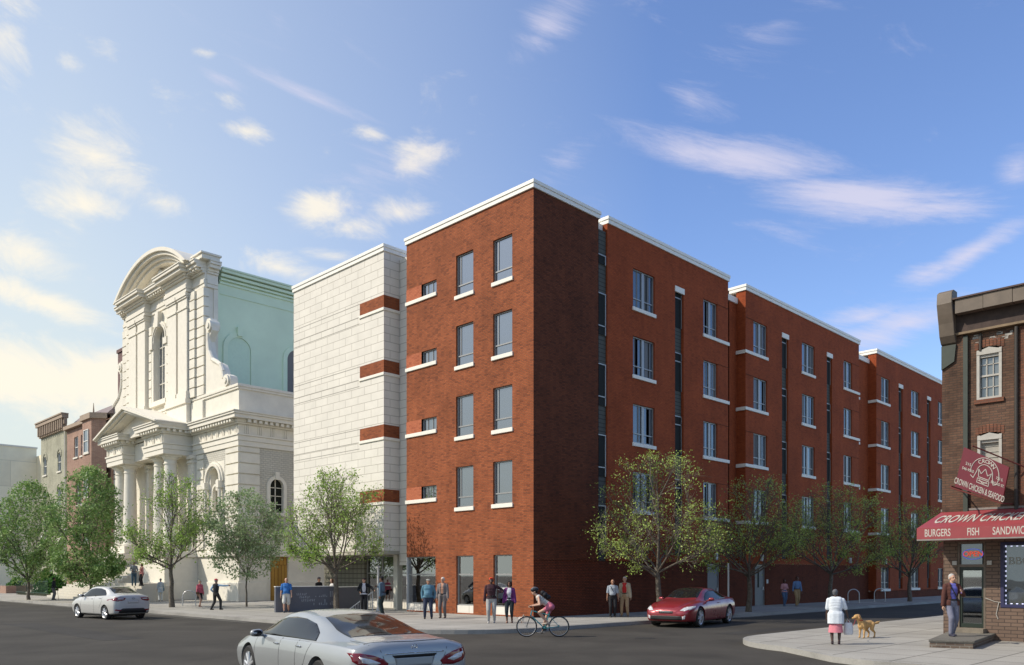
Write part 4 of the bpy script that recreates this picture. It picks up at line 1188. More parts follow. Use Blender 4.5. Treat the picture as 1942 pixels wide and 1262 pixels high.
# door with transom, interior behind
a0, a1, z0, z1 = door_h
dr = None
mb = MB(); FRS.box(mb, a0 + .1, a1 - .1, z0 + .12, 2.02, -.11, -.09); dr = mb.obj('door', MT['clear'], rs)
mb = MB(); t = .075
FRS.box(mb, a0 + .02, a0 + .02 + t, z0, 2.12, -.12, -.03); FRS.box(mb, a1 - .02 - t, a1 - .02, z0, 2.12, -.12, -.03); FRS.box(mb, a0 + .02 + t, a1 - .02 - t, 2.04, 2.12, -.12, -.03); FRS.box(mb, a0 + .02 + t, a1 - .02 - t, z0, z0 + .13, -.12, -.03)
mb.obj('frame', mat_plain('dark green frame', (.016, .026, .018), .4), dr)
mb = MB(); FRS.box(mb, a0 + .1, a1 - .1, 1.22, 1.26, -.03, .03); mb.obj('push_bar', MT['black_metal'], dr)
mb = MB(); FRS.box(mb, a0 + .1, a1 - .02, 2.20, 2.80, -.12, -.09); tr = mb.obj('transom', mat_glass('transom glass', (.10, .11, .09), .12), rs)
mb = MB(); FRS.box(mb, a0 - .02, a0 + .04, z0, z1, -.14, .01); FRS.box(mb, a1 - .04, a1 + .02, z0, z1, -.14, .01); FRS.box(mb, a0 + .04, a1 - .04, 2.121, 2.2, -.14, .01); FRS.box(mb, a0 + .04, a1 - .04, 2.8, z1, -.14, .01)
mb.obj('frame', MT['brown_metal'], tr)
neon_r = mat_emit('red neon', (.75, .10, .05), .55); neon_b = mat_emit('blue neon', (.10, .14, .7), .5)
text_obj('open_lettering', 'OPEN', .21, neon_r, rs, (RX + .07, (a0 + a1) / 2 - .02, 2.50), (0, -1, 0), (0, 0, 1), .008)
mb = MB()
el = arc((a0 + a1) / 2 - .02, 2.50, .27, 0, 360, 28, rz=.15)
for i in range(28): mb.cyl(FRS.P(el[i][0], el[i][1], -.06), FRS.P(el[i + 1][0], el[i + 1][1], -.06), .009, n=5, cap=False)
mb.obj('open_sign_ring', neon_b, rs)
for yy in (a0 - .12, a1 + .08):
    mb = MB(); FRS.box(mb, yy - .06, yy + .06, 2.18, 2.30, 0.01, .07); mb.obj('wall_light', MT['white_wood'], rs)
# interior room
inn = mat_plain('restaurant inside wall', (.42, .42, .36), .8, .06)
mb = MB(); mb.box(RX + 3.4, RX + 3.5, -24, Y0 - .1, 0, 2.99); mb.obj('inside_wall', inn, rs)
mb = MB(); mb.box(RX + .2, RX + 3.4, Y0 - .14, Y0 - .1, 0, 2.99); mb.obj('inside_wall', inn, rs)
mb = MB(); mb.box(RX + .17, RX + 3.4, -24, Y0 - .15, .2, .33); mb.obj('inside_floor', mat_plain('inside floor', (.22, .20, .15), .5), rs)
mb = MB(); mb.box(RX + 1.3, RX + 2.0, -24, -17.6, .34, 1.2); mb.box(RX + 1.2, RX + 2.1, -24, -17.5, 1.2, 1.26); mb.obj('counter', mat_plain('counter', (.50, .48, .42), .6), rs)
mb = MB(); mb.box(RX + 2.4, RX + 2.5, -17.6, -17.2, .34, 2.9); mb.box(RX + 2.6, RX + 3.3, -21, -19.2, .4, 2.3); mb.obj('partition', mat_plain('partition', (.10, .12, .11), .6), rs)
# shop window with LED string
a0, a1, z0, z1 = shop_h
mb = MB(); FRS.box(mb, a0 + .08, a1 - .08, z0 + .08, z1 - .08, -.12, -.10); sw = mb.obj('shop_window', mat_glass('shop window glass', (.07, .075, .07), .12), rs)
mb = MB(); t = .085
for q in ((a0, a0 + t, z0, z1), (a1 - t, a1, z0, z1), (a0 + t, a1 - t, z0, z0 + t), (a0 + t, a1 - t, z1 - t, z1)): FRS.box(mb, *q, -.13, .03)
mb.obj('frame', mat_plain('navy frame', (.02, .02, .07), .5), sw)
mb = MB(); s_ = .14; led = []
y = a1 - .11
while y > a0 + .1:
    led += [(y, z1 - .11), (y, z0 + .11)]; y -= s_
z = z0 + .2
while z < z1 - .15:
    led += [(a1 - .11, z), (a0 + .11, z)]; z += s_
for (y, z) in led:
    h = .009
    hz = .024 if (abs(y - (a1 - .11)) < .01 or abs(y - (a0 + .11)) < .01) else h
    hy = .024 if hz == h else h
    FRS.box(mb, y - hy, y + hy, z - hz, z + hz, -.10, -.085)
mb.obj('light_string', mat_emit('led white', (.70, .72, 1.0), 1.0), sw)
text_obj('bbq_lettering', 'BBQ', .30, mat_plain('pale window letters', (.30, .32, .30), .6), sw, (RX + .09, -18.60, 2.28), (0, -1, 0), (0, 0, 1), .003)
mb = MB(); FRS.box(mb, a0 - .2, a1 - 1.2, z0 + .4, z1 - .4, -.098, -.096)
mb.obj('menu_board', mat_plain('menu board', (.035, .04, .04), .5), sw)
mb = MB(); mb.tube([FRS.P(-17.75, 1.22, .02), FRS.P(-18.0, 1.12, .03), FRS.P(-18.15, 1.1, .03)], .01, 5); mb.tube([FRS.P(-18.1, 1.1, .03), FRS.P(-18.03, .75, .02), FRS.P(-18.08, .62, .02)], .012, 5); mb.obj('cable', MT['white_wood'], rs)
# awning
AX0 = -.95; AY0 = -16.52
def awn():
    top = 3.78; knee = 3.25; bot = 2.92
    o = 1.25
    mb = MB()
    A = (RX - .01, Y0 + .03, top); B = (AX0, AY0 + .22, knee); Cc = (AX0, AY0 + .22, bot); D = (RX, AY0 + .12, knee); E = (RX, AY0 + .12, bot)
    A2 = (RX - .01, -30, top); B2 = (AX0, -30, knee); C2 = (AX0, -30, bot)
    mb.add([A, A2, B2, B], [(0, 1, 2, 3)])
    mb.add([B, B2, C2, Cc], [(0, 1, 2, 3)])
    mb.add([A, B, D], [(0, 1, 2)]); mb.add([B, Cc, E, D], [(0, 1, 2, 3)])
    mb.add([(RX, -30, bot), (AX0, -30, bot), Cc, E], [(0, 1, 2, 3)])
    o_ = mb.obj('awning', MT['red_awning'], rs)
    md = o_.modifiers.new('thick', 'SOLIDIFY'); md.thickness = .015
    slope = Vector((AX0 - RX, 0, knee - top)); L = slope.length
    up = -slope.normalized(); up = Vector((RX - AX0, 0, top - knee)).normalized()
    nrm = Vector((-(top - knee), 0, RX - AX0)).normalized()
    mid = Vector((RX, 0, top)) + slope * .55 + nrm * .012
    me = text_obj('awning_lettering', 'CROWN CHICKEN', .84, MT['letter'], rs, (mid.x, 0, mid.z), (0, -1, 0), tuple(up), .006, shear=.35, align='LEFT', wx=.335)
    me.location = (0, -16.60, 0)
    me = text_obj('awning_lettering', 'BURGERS', .30, MT['letter'], rs, (AX0 - .014, -16.50, 3.085), (0, -1, 0), (0, 0, 1), .004, align='LEFT', wx=.56)
    me = text_obj('awning_lettering', 'FISH', .30, MT['letter'], rs, (AX0 - .014, -17.62, 3.085), (0, -1, 0), (0, 0, 1), .004, align='LEFT', wx=.56)
    me = text_obj('awning_lettering', 'SANDWICHES', .30, MT['letter'], rs, (AX0 - .014, -18.26, 3.085), (0, -1, 0), (0, 0, 1), .004, align='LEFT', wx=.56)
    mb = MB(); mb.box(AX0 - .02, AX0 + .02, -30, AY0 + .23, bot - .04, bot - .001); mb.box(RX - .05, RX + .0, -30, Y0 + .06, top + .001, top + .06)
    mb.obj('awning_frame', mat_plain('awning frame', (.22, .20, .18), .6), rs)
awn()
mb = MB(); mb.prism([(-3.45, -17.45), (-3.12, -18.38), (RX - .01, -17.98), (RX - .01, -16.80)], lambda a, b, d: (a, b, d), .0, .155)
plat = mb.obj('doorstep', mat_brick('step brick', (.16, .12, .09), (.13, .09, .07), (.08, .06, .05), (.22, .2, .17), bw=.2, bh=.07, mort=.012), rs)
mb = MB(); mb.prism([(-3.49, -17.44), (-3.13, -18.42), (RX - .011, -18.01), (RX - .011, -16.76)], lambda a, b, d: (a, b, d), .156, .21)
mb.obj('doorstep_slab', mat_ground('doorstep slab', (.16, .15, .13), 18, .3), rs, bevel=.01)
mb = MB(); mb.box(RX - .35, RX - .011, -17.78, -16.95, .211, .335); mb.obj('threshold', mat_plain('threshold', (.2, .17, .13), .8, .2), rs)

# projecting maroon sign, hung from an iron bracket
sg = thing('hanging_sign', 'tilted maroon projecting shop sign with a white crown emblem, hung above the red awning', 'sign')
P = [Vector((-.55, -17.50, 5.50)), Vector((-.55, -18.62, 4.83)), Vector((-.55, -18.45, 3.89)), Vector((-.55, -17.26, 4.40))]
# slightly turned so that the sign hangs clear of the wall
P = [Vector((-.75, p.y, p.z)) for p in P]
mb = MB(); mb.add([tuple(p + Vector((d, 0, 0))) for d in (-.05, .05) for p in P], [(0, 1, 2, 3), (7, 6, 5, 4), (0, 4, 5, 1), (1, 5, 6, 2), (2, 6, 7, 3), (3, 7, 4, 0)])
mb.obj('panel', MT['red_sign'], sg)
ux = ((P[1] - P[0]) + (P[2] - P[3])).normalized(); uy = ((P[0] - P[3]) + (P[1] - P[2])); uy = uy.normalized()
cen = sum(P, Vector()) / 4
def sp(a, b): return cen + ux * a + uy * b + Vector((-.055, 0, 0))
def sgt(body, size, a, b, rot=0, wx=1.0, mat=None):
    x = (ux * math.cos(rot) + uy * math.sin(rot)); y = (uy * math.cos(rot) - ux * math.sin(rot))
    me = text_mesh(body, size, .004, align='CENTER', wx=wx)
    m4 = Matrix((x, y, Vector((-1, 0, 0)))).transposed().to_4x4(); m4.translation = sp(a, b)
    me.transform(m4); me.materials.clear(); me.materials.append(mat or MT['letter']); me.name = 'lettering'
    o = bpy.data.objects.new('lettering', me); COL.objects.link(o); o.parent = sg
sgt('CROWN CHICKEN & SEAFOOD', .235, .0, -.40, wx=.42)
for i, cch in enumerate('CROWN'):
    t = R(128 - i * 19)
    sgt(cch, .14, .06 + .30 * math.cos(t), .06 + .34 * math.sin(t), t - R(90))
sgt('215', .11, -.42, .16, 0); sgt('546-9910', .11, -.40, .01, 0, .8)
sgt('723 S.', .10, .47, .08, 0, .8); sgt('BROAD ST.', .10, .45, -.07, 0, .75)
mb = MB()
def stroke(pts, r=.011):
    for i in range(len(pts) - 1):
        p, q = sp(*pts[i]), sp(*pts[i + 1]); mb.cyl(p, q, r, n=5)
stroke([(.06 + .39 * math.cos(R(t)), .06 + .43 * math.sin(R(t))) for t in range(-20, 201, 15)])
stroke([(.06 + .22 * math.cos(R(t)), .06 + .25 * math.sin(R(t))) for t in range(0, 181, 15)])
stroke([(-.31, -.09), (-.22, -.14), (-.16, .06)]); stroke([(.43, -.09), (.34, -.14), (.28, .06)])
stroke([(-.08, -.06), (-.12, .14), (-.03, .04), (.06, .20), (.15, .04), (.24, .14), (.20, -.06), (-.08, -.06)])
stroke([(-.10, -.10), (.22, -.10), (.22, -.22), (-.10, -.22), (-.10, -.10)]); stroke([(-.05, -.13), (.06, -.2), (.17, -.13)]); stroke([(-.07, -.16), (.19, -.16)])
mb.obj('crown_emblem', MT['letter'], sg)
mb = MB(); mb.cyl(P[3] + Vector((0, .12, -.02)), P[2] + Vector((0, 0, -.04)), .022, n=6); mb.cyl(P[3] + Vector((0, .12, .03)), (RX, -17.1, 4.42), .022, n=6); mb.cyl((-.75, -17.7, 5.52), (RX, -18.85, 4.86), .02, n=6); mb.cyl(P[2] + Vector((0, 0, -.03)), (RX, -18.45, 3.9), .022, n=6)
mb.obj('bracket', mat_plain('rusty iron', (.14, .03, .025), .7, .2), sg)

# ------------------------------------------------------------------ grey sign wall, ramp railing, bike racks, poles
sw_ = thing('sign_wall', 'low dark grey wall with raised lettering in front of the white stone section', 'wall')
gw = mat_plain('dark grey panel', (.115, .12, .14), .55, .05); gw2 = mat_plain('grey panel', (.17, .165, .17), .6, .05)
mb = MB(); mb.prism([(-5.45, 12.62), (-2.15, 12.10), (-2.12, 12.28), (-5.42, 12.80)], lambda a, b, d: (a, b, d), 0, 1.27); mb.obj('panel', gw, sw_)
mb = MB(); mb.prism([(-2.14, 12.10), (.35, 12.9), (.30, 13.08), (-2.12, 12.28)], lambda a, b, d: (a, b, d), 0, 1.22); mb.obj('panel', gw2, sw_)
mb = MB(); mb.prism([(-5.48, 12.58), (-2.14, 12.06), (-2.10, 12.32), (-5.42, 12.84)], lambda a, b, d: (a, b, d), 1.271, 1.31); mb.prism([(-2.135, 12.06), (.38, 12.86), (.30, 13.12), (-2.09, 12.32)], lambda a, b, d: (a, b, d), 1.221, 1.26); mb.obj('cap', MT['coping'], sw_)
dx = Vector((3.3, -.52, 0)).normalized(); nn = Vector((-.52, -3.3, 0)).normalized()
O = Vector((-5.45, 12.62, 0))
lt = mat_plain('steel letters', (.36, .37, .39), .5)
mb = MB(); rq = random.Random(2)
def relief(mb, a, z, w, h):   # worn, unreadable raised characters
    p = O + dx * a + nn * .002; q = p + dx * w; u3 = Vector((0, 0, 1))
    c = [p + u3 * z, q + u3 * z, q + u3 * (z + h), p + u3 * (z + h)]
    mb.add([tuple(v) for v in c] + [tuple(v + nn * .0035 / .0035 * .004) for v in c], [(0, 1, 2, 3), (4, 5, 6, 7), (0, 1, 5, 4), (1, 2, 6, 5), (2, 3, 7, 6), (3, 0, 4, 7)])
for (a_, z_, n_) in ((1.10, .84, 6), (1.26, .68, 6), (1.36, .52, 8)):
    for k in range(n_):
        relief(mb, a_ + k * .095, z_, .025, .115); relief(mb, a_ + k * .095 + .025, z_ + rq.choice([0, .045, .09]), .03, .025)
mb.obj('lettering', lt, sw_)
mb = MB(); rr = random.Random(8)
for i in range(26):
    a = 2.0 + (i % 13) * .1; z = .32 + (i // 13) * .42; h = rr.choice([.06, .12, .2, .3])
    if rr.random() < .25: continue
    p = O + dx * a + nn * .012; q = p + dx * .035
    mb.add([tuple(p + Vector((0, 0, z))), tuple(q + Vector((0, 0, z))), tuple(q + Vector((0, 0, z + h))), tuple(p + Vector((0, 0, z + h)))] + [tuple(v + nn * .01) for v in (p + Vector((0, 0, z)), q + Vector((0, 0, z)), q + Vector((0, 0, z + h)), p + Vector((0, 0, z + h)))],
           [(0, 1, 2, 3), (4, 5, 6, 7), (0, 1, 5, 4), (1, 2, 6, 5), (2, 3, 7, 6), (3, 0, 4, 7)])
mb.obj('relief_marks', lt, sw_)
rl = thing('ramp_railing', 'short pale metal railing sloping up beside the grey sign wall', 'railing')
mb = MB()
A = Vector((-2.0, 11.35, 0)); B = Vector((-1.05, 10.55, 0))
mb.cyl(A + Vector((0, 0, .05)), B + Vector((0, 0, 1.0)), .028); mb.obj('handrail', MT['light_frame'], rl)
mb = MB()
for i in range(11):
    t = i / 10; p = A.lerp(B, t); mb.cyl(p, p + Vector((0, 0, .05 + .95 * t)), .012 if i < 10 else .025, n=6)
mb.obj('baluster', MT['light_frame'], rl)
def pole(name, x, y, h, r, label, cat, mat):
    o = thing(name, label, cat, (x, y, 0)); mb = MB(); mb.lathe([(r * 1.8, 0), (r * 1.8, .12), (r, .14), (r * .9, h)], n=12); mb.obj('pole', mat, o, smooth=35); return o
p = pole('sign_pole', 9.75, -3.9, 2.45, .045, 'thin pale steel pole standing behind the red coupe', 'pole', MT['light_frame'])
p = pole('entrance_post', -.95, 10.2, 2.25, .06, 'pale square-capped steel post beside the ramp railing', 'post', MT['light_frame'])
mb = MB(); mb.box(-.07, .07, -.07, .07, 2.25, 2.35); mb.obj('cap', MT['light_frame'], p)
steel = mat_plain('galvanised steel', (.50, .50, .50), .35, .08, 10, metal=.6)
rk = None
def rack(x, y, rz, label, grp):
    t = thing('bike_rack', label, 'bike rack', (x, y, 0), rz, grp)
    mb = MB(); pts = [(-.38, 0, 0), (-.38, 0, .55)] + [(-.38 * math.cos(R(a)), 0, .55 + .36 * math.sin(R(a))) for a in range(0, 181, 15)] + [(.38, 0, 0)]
    mb.tube(pts, .032, 10); mb.obj('hoop', steel, t, smooth=60)
    for s in (-.38, .38):
        mb = MB(); mb.cyl((s, 0, 0), (s, 0, .015), .08); mb.obj('base_plate', steel, t)
rack(29.2, -2.0, R(-45), 'silver hoop bike rack on the side street pavement, nearer the white-shirted woman', 'hoop bike racks')
rack(33.2, -2.2, R(-45), 'silver hoop bike rack on the side street pavement, farther right by the grey door', 'hoop bike racks')
rack(-4.6, 24.6, R(-35), 'pale hoop bike rack beside the tree in front of the church', 'hoop bike racks')

# planting in front of the row houses
grn = None
# ------------------------------------------------------------------ trees
def mat_leaf(name, c1, c2, c3):
    m, nt, b = newmat(name)
    g = N(nt, 'ShaderNodeNewGeometry')
    cr = N(nt, 'ShaderNodeValToRGB')
    cr.color_ramp.elements[0].color = c1 + (1,); cr.color_ramp.elements[1].color = c3 + (1,)
    e = cr.color_ramp.elements.new(.5); e.color = c2 + (1,)
    nt.links.new(g.outputs['Random Per Island'], cr.inputs[0])
    nt.links.new(cr.outputs[0], b.inputs['Base Color'])
    b.inputs['Roughness'].default_value = .5
    b.inputs['Specular IOR Level'].default_value = .3
    tl = N(nt, 'ShaderNodeBsdfTranslucent'); nt.links.new(cr.outputs[0], tl.inputs[0])
    mx = N(nt, 'ShaderNodeMixShader', inp={0: .35})
    nt.links.new(b.outputs[0], mx.inputs[1]); nt.links.new(tl.outputs[0], mx.inputs[2])
    nt.links.new(mx.outputs[0], nt.nodes['Material Output'].inputs['Surface'])
    return m
LEAF_A = mat_leaf('leaves bright', (.17, .29, .05), (.28, .43, .08), (.44, .57, .17))
LEAF_B = mat_leaf('leaves dense', (.12, .22, .05), (.22, .35, .10), (.36, .48, .19))
LEAF_C = mat_leaf('leaves pale', (.20, .28, .12), (.28, .38, .18), (.38, .46, .26))
LEAF_D = mat_leaf('leaves side street', (.26, .36, .06), (.38, .50, .10), (.52, .62, .20))
BARK = mat_plain('bark', (.13, .11, .085), .95, .45, 9, bump=.8, bscale=20)

def leaves_mesh(name, pts, size, rng, mat):
    n = len(pts)
    rs_ = np.random.RandomState(rng.randint(0, 99999))
    P_ = np.array(pts)
    a = rs_.normal(size=(n, 3)); a /= np.linalg.norm(a, axis=1)[:, None]
    b = rs_.normal(size=(n, 3)); b -= (a * b).sum(1)[:, None] * a; b /= np.linalg.norm(b, axis=1)[:, None]
    sz = (size * rs_.uniform(.6, 1.35, n))[:, None]
    v = np.empty((n, 4, 3))
    v[:, 0] = P_ - a * sz * .62; v[:, 1] = P_ + b * sz * .34; v[:, 2] = P_ + a * sz * .62; v[:, 3] = P_ - b * sz * .34
    me = bpy.data.meshes.new(name)
    me.from_pydata([tuple(x) for x in v.reshape(-1, 3)], [], [(4 * i, 4 * i + 1, 4 * i + 2, 4 * i + 3) for i in range(n)])
    me.materials.append(mat)
    return me

def tree(x, y, H, W, trunk, label, seed, leafmat, nleaf=9000, lsize=.14, fill=0.0, tr=.12, grp='street trees along the pavements', oval=1.0):
    rng = random.Random(seed)
    root = thing('street_tree', label, 'tree', (x, y, 0), 0, grp)
    mb = MB()
    # trunk
    p = Vector((0, 0, -.02)); tp = [p]; r = [tr * 1.35]
    segs = 5
    for i in range(segs):
        p = Vector((rng.uniform(-.05, .05) + p.x * .9, rng.uniform(-.05, .05) + p.y * .9, trunk * (i + 1) / segs)); tp.append(p); r.append(tr * (1.05 - .08 * i) if i else tr * 1.1)
    mb.tube(tp, r, 10)
    tips = []
    zc = trunk + (H - trunk) * .46; hz = (H - trunk) * .54
    wob = [rng.uniform(.78, 1.1) for _ in range(12)]
    def radius(z, th):
        t = (z - zc) / hz
        if abs(t) >= 1: return .05
        k = (1 - abs(t) ** 2.2) ** .5
        if t < 0: k = (1 - abs(t) ** 2.6) ** .62
        w = th / (2 * PI) * 12 % 12; i = int(w); f = w - i
        return W / 2 * k * (wob[i] * (1 - f) + wob[(i + 1) % 12] * f)
    def inside(q):
        return math.hypot(q.x, q.y) < radius(q.z, math.atan2(q.y, q.x) % (2 * PI))
    def grow(p, d, L, r0, lev):
        n = 4; pts = [p]; rs2 = [r0]
        for i in range(n):
            d = (d + Vector((rng.gauss(0, .13), rng.gauss(0, .13), rng.gauss(.03, .08)))).normalized()
            q = pts[-1] + d * (L / n)
            if lev > 0 and not inside(q) and i > 0:
                break
            pts.append(q); rs2.append(r0 * (1 - .6 * (i + 1) / n))
        if len(pts) < 2: return
        mb.tube(pts, rs2, 6 if lev < 2 else 4)
        if lev >= 3:
            tips.append(pts[-1]); tips.append(pts[len(pts) // 2]); return
        if lev >= 2: tips.append(pts[-1])
        kids = (7, 6, 5)[lev]
        for k in range(kids):
            t = (.25 + .75 * (k + rng.random()) / kids) * (len(pts) - 1)
            i = min(int(t), len(pts) - 2); q = pts[i].lerp(pts[i + 1], t - i)
            ax = d.orthogonal().normalized(); ax.rotate(Matrix.Rotation(rng.uniform(0, 2 * PI), 3, d))
            nd = (d + ax * rng.uniform(.55, 1.05)).normalized()
            if lev == 0: nd = (nd + Vector((0, 0, .25))).normalized()
            grow(q, nd, L * rng.uniform(.42, .62), max(rs2[min(i, len(rs2) - 1)] * .6, .006), lev + 1)
    nl = 9
    for k in range(nl):
        a = 2 * PI * (k + rng.uniform(-.3, .3)) / nl
        up = rng.uniform(.25, 1.6) if k else 3
        h = trunk * rng.uniform(.84, 1.0) if k % 2 else trunk
        d = Vector((math.cos(a), math.sin(a), up)).normalized()
        grow(Vector((tp[-1].x, tp[-1].y, h)), d, (H - trunk) * .70 if up > .8 else W * .50, tr * .36, 0)
    grow(tp[-1], Vector((0, 0, 1)), (H - trunk) * .8, tr * .5, 0)
    mb.obj('trunk', BARK, root, smooth=60, fixn=False)
    pts = []
    # clumps of leaves round the twig ends, with a few holes in the crown
    holes = [Vector((rng.uniform(-.35, .35) * W, rng.uniform(-.35, .35) * W, rng.uniform(trunk + .6, H - .6))) for _ in range(7)]
    while len(pts) < nleaf * (1 - fill) and tips:
        c = tips[rng.randrange(len(tips))]
        if fill < .2 and any((c - h).length < W * .10 for h in holes) and rng.random() < .9: continue
        s = rng.uniform(.10, .26)
        for _ in range(rng.randint(4, 9)):
            q = c + Vector((rng.gauss(0, s), rng.gauss(0, s), rng.gauss(0, s * .8)))
            pts.append(tuple(q))
    k = 0
    while len(pts) < nleaf and k < nleaf * 5:
        k += 1
        th = rng.uniform(0, 2 * PI); z = rng.uniform(trunk * .9, H)
        rr = radius(z, th) * (rng.random() ** .45)
        c = Vector((rr * math.cos(th), rr * math.sin(th), z))
        for _ in range(6):
            q = c + Vector((rng.gauss(0, .14), rng.gauss(0, .14), rng.gauss(0, .12))); pts.append(tuple(q))
    me = leaves_mesh('crown', pts, lsize, rng, leafmat)
    o = bpy.data.objects.new('crown', me); COL.objects.link(o); o.parent = root
    return root
tree(-8.1, 44.6, 8.9, 4.3, 1.5, 'dense bright green street tree at the far left edge, before the cream block', 1, LEAF_B, 12000, .15, .45, .11)
tree(-6.85, 35.05, 9.2, 4.7, 1.3, 'dense dark green tree before the church portico, behind the white compact car', 2, LEAF_B, 17000, .14, .42, .12)
tree(-6.36, 22.9, 7.9, 5.3, 2.4, 'airy young tree in front of the church niche, beside the hoop rack', 3, LEAF_A, 7500, .10, .05, .13)
tree(-2.9, 20.6, 6.9, 4.5, 1.9, 'soft pale green tree between the church side door and the sign wall', 4, LEAF_C, 9000, .12, .4, .05)
tree(-2.6, 11.55, 7.4, 5.3, 2.15, 'airy young tree standing before the grey sign wall and white stone section', 5, LEAF_A, 8800, .095, .05, .13)
tree(4.2, -3.7, 7.3, 6.2, 2.0, 'wide sparse tree behind the red coupe', 6, LEAF_D, 6600, .075, .03, .13)
tree(11.9, -3.8, 6.9, 5.3, 1.9, 'sparse olive green tree between the red coupe and the strolling couple', 7, LEAF_D, 6800, .075, .03, .13)
tree(21.9, -3.7, 7.4, 6.3, 2.0, 'sparse tree right of the strolling couple, behind the white-shirted woman', 8, LEAF_D, 8500, .08, .03, .13)
tree(34.7, -3.7, 7.0, 6.0, 1.9, 'sparse tree farthest down the side street, left of the restaurant', 9, LEAF_D, 7000, .085, .03, .13)

# shrubs, planter and iron fence in the row-house front gardens
def shrub(x, y, w, h, label, seed, n=1500, flowers=False):
    rng = random.Random(seed)
    t = thing('garden_shrub', label, 'shrub', (x, y, 0), 0, 'front garden shrubs')
    pts = []
    while len(pts) < n:
        a = rng.uniform(0, 2 * PI); r = rng.random() ** .5; z = rng.random()
        k = (1 - z ** 2) ** .5 * rng.uniform(.7, 1.1)
        c = Vector((math.cos(a) * r * k * w / 2, math.sin(a) * r * k * w / 2, .1 + z * h))
        for _ in range(4): pts.append(tuple(c + Vector((rng.gauss(0, .08),) * 3)))
    o = bpy.data.objects.new('foliage', leaves_mesh('foliage', pts, .17, rng, LEAF_G)); COL.objects.link(o); o.parent = t
    mb = MB()
    for i in range(6): mb.cyl((rng.uniform(-.1, .1), rng.uniform(-.1, .1), 0), (rng.uniform(-.4, .4) * w, rng.uniform(-.4, .4) * w, h * .7), .03, .01, 5)
    mb.obj('stem', BARK, t)
    if flowers:
        mb = MB()
        for i in range(14): mb.ball((rng.uniform(-.5, .5) * w, rng.uniform(-.5, .5) * w - .1, rng.uniform(.5, 1.0) * h), .07, 6, 4)
        mb.obj('flower', mat_plain('pale flowers', (.62, .35, .32), .7), t)
LEAF_G = mat_leaf('leaves garden', (.03, .10, .02), (.06, .19, .035), (.13, .27, .06))
shrub(-2.2, 61.5, 2.4, 2.0, 'dark green flowering bush in the garden beside the stoop', 11, 2200, True)
shrub(-2.4, 58.0, 2.6, 1.6, 'low dark green bush nearest the church steps', 12, 2000)
shrub(-1.6, 63.6, 1.8, 2.4, 'tall blue-green bush close against the stoop railing', 13, 1800)
shrub(-2.3, 71.2, 2.2, 1.4, 'round green bush in the brick planter at left', 14, 1500)
pl = thing('brick_planter', 'low brick planter at the foot of the green house wall', 'planter', (-2.3, 71.2, 0))
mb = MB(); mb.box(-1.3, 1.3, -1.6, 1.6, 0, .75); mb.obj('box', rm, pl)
fe = thing('iron_fence', 'dark green iron garden fence in front of the haze-pale red house', 'fence')
ir = mat_plain('green iron', (.03, .07, .05), .5)
mb = MB()
for z in (.25, 1.25): mb.box(-4.05, -4.01, 54.5, 64.2, z, z + .04)
mb.obj('rail', ir, fe)
mb = MB()
for i in range(49): mb.cyl((-4.03, 54.5 + i * .2, 0), (-4.03, 54.5 + i * .2, 1.42), .015, n=5)
mb.obj('picket', ir, fe)
gd = MB(); gd.box(-3.9, .4, 54.4, 64.3, .0, .12); struct(gd.obj('garden_ground', mat_ground('soil', (.10, .09, .05), 20, .3)))
# ------------------------------------------------------------------ figures (people and dogs)
def capsule(mb, p0, p1, r0, r1=None, n=12, k=3):
    r1 = r0 if r1 is None else r1
    p0 = Vector(p0); p1 = Vector(p1); d = p1 - p0
    if d.length < 1e-5: d = Vector((0, 0, 1e-4))
    u = d.normalized(); a = u.orthogonal().normalized(); b = u.cross(a)
    rings = []
    for i in range(k): t = PI / 2 * (i + .35) / (k + .35) ; rings.append((p0 - u * r0 * math.cos(t), r0 * math.sin(t)))
    rings.append((p0, r0)); rings.append((p1, r1))
    for i in reversed(range(k)): t = PI / 2 * (i + .35) / (k + .35); rings.append((p1 + u * r1 * math.cos(t), r1 * math.sin(t)))
    vs = []; fs = []
    for c, r in rings:
        for i in range(n):
            t = 2 * PI * i / n; vs.append(c + (a * math.cos(t) + b * math.sin(t)) * r)
    m = len(rings)
    for j in range(m - 1):
        for i in range(n): fs.append((j * n + i, j * n + (i + 1) % n, (j + 1) * n + (i + 1) % n, (j + 1) * n + i))
    fs.append(tuple(reversed(range(n)))); fs.append(tuple(range((m - 1) * n, m * n)))
    mb.add(vs, fs)

def melt(mb, name, mat, parent, voxel=.012, smooth=3, cut=None, fac=.5):
    """fuse overlapping closed pieces into one continuous surface"""
    me = mb.mesh('tmp', MT['kerb']); o = bpy.data.objects.new('tmp', me); COL.objects.link(o)
    bm = bmesh.new(); bm.from_mesh(me); bmesh.ops.recalc_face_normals(bm, faces=bm.faces); bm.to_mesh(me); bm.free()
    r = o.modifiers.new('r', 'REMESH'); r.mode = 'VOXEL'; r.voxel_size = voxel
    if smooth: s = o.modifiers.new('s', 'SMOOTH'); s.iterations = smooth; s.factor = fac
    dg = bpy.context.evaluated_depsgraph_get()
    m2 = bpy.data.meshes.new_from_object(o.evaluated_get(dg))
    bpy.data.objects.remove(o); bpy.data.meshes.remove(me)
    if cut:
        bm = bmesh.new(); bm.from_mesh(m2)
        bmesh.ops.delete(bm, geom=[f for f in bm.faces if cut(f.calc_center_median())], context='FACES'); bm.to_mesh(m2); bm.free()
    m2.materials.clear(); m2.materials.append(mat); m2.name = name
    m2.polygons.foreach_set('use_smooth', [True] * len(m2.polygons))
    q = bpy.data.objects.new(name, m2); COL.objects.link(q); q.parent = parent
    return q

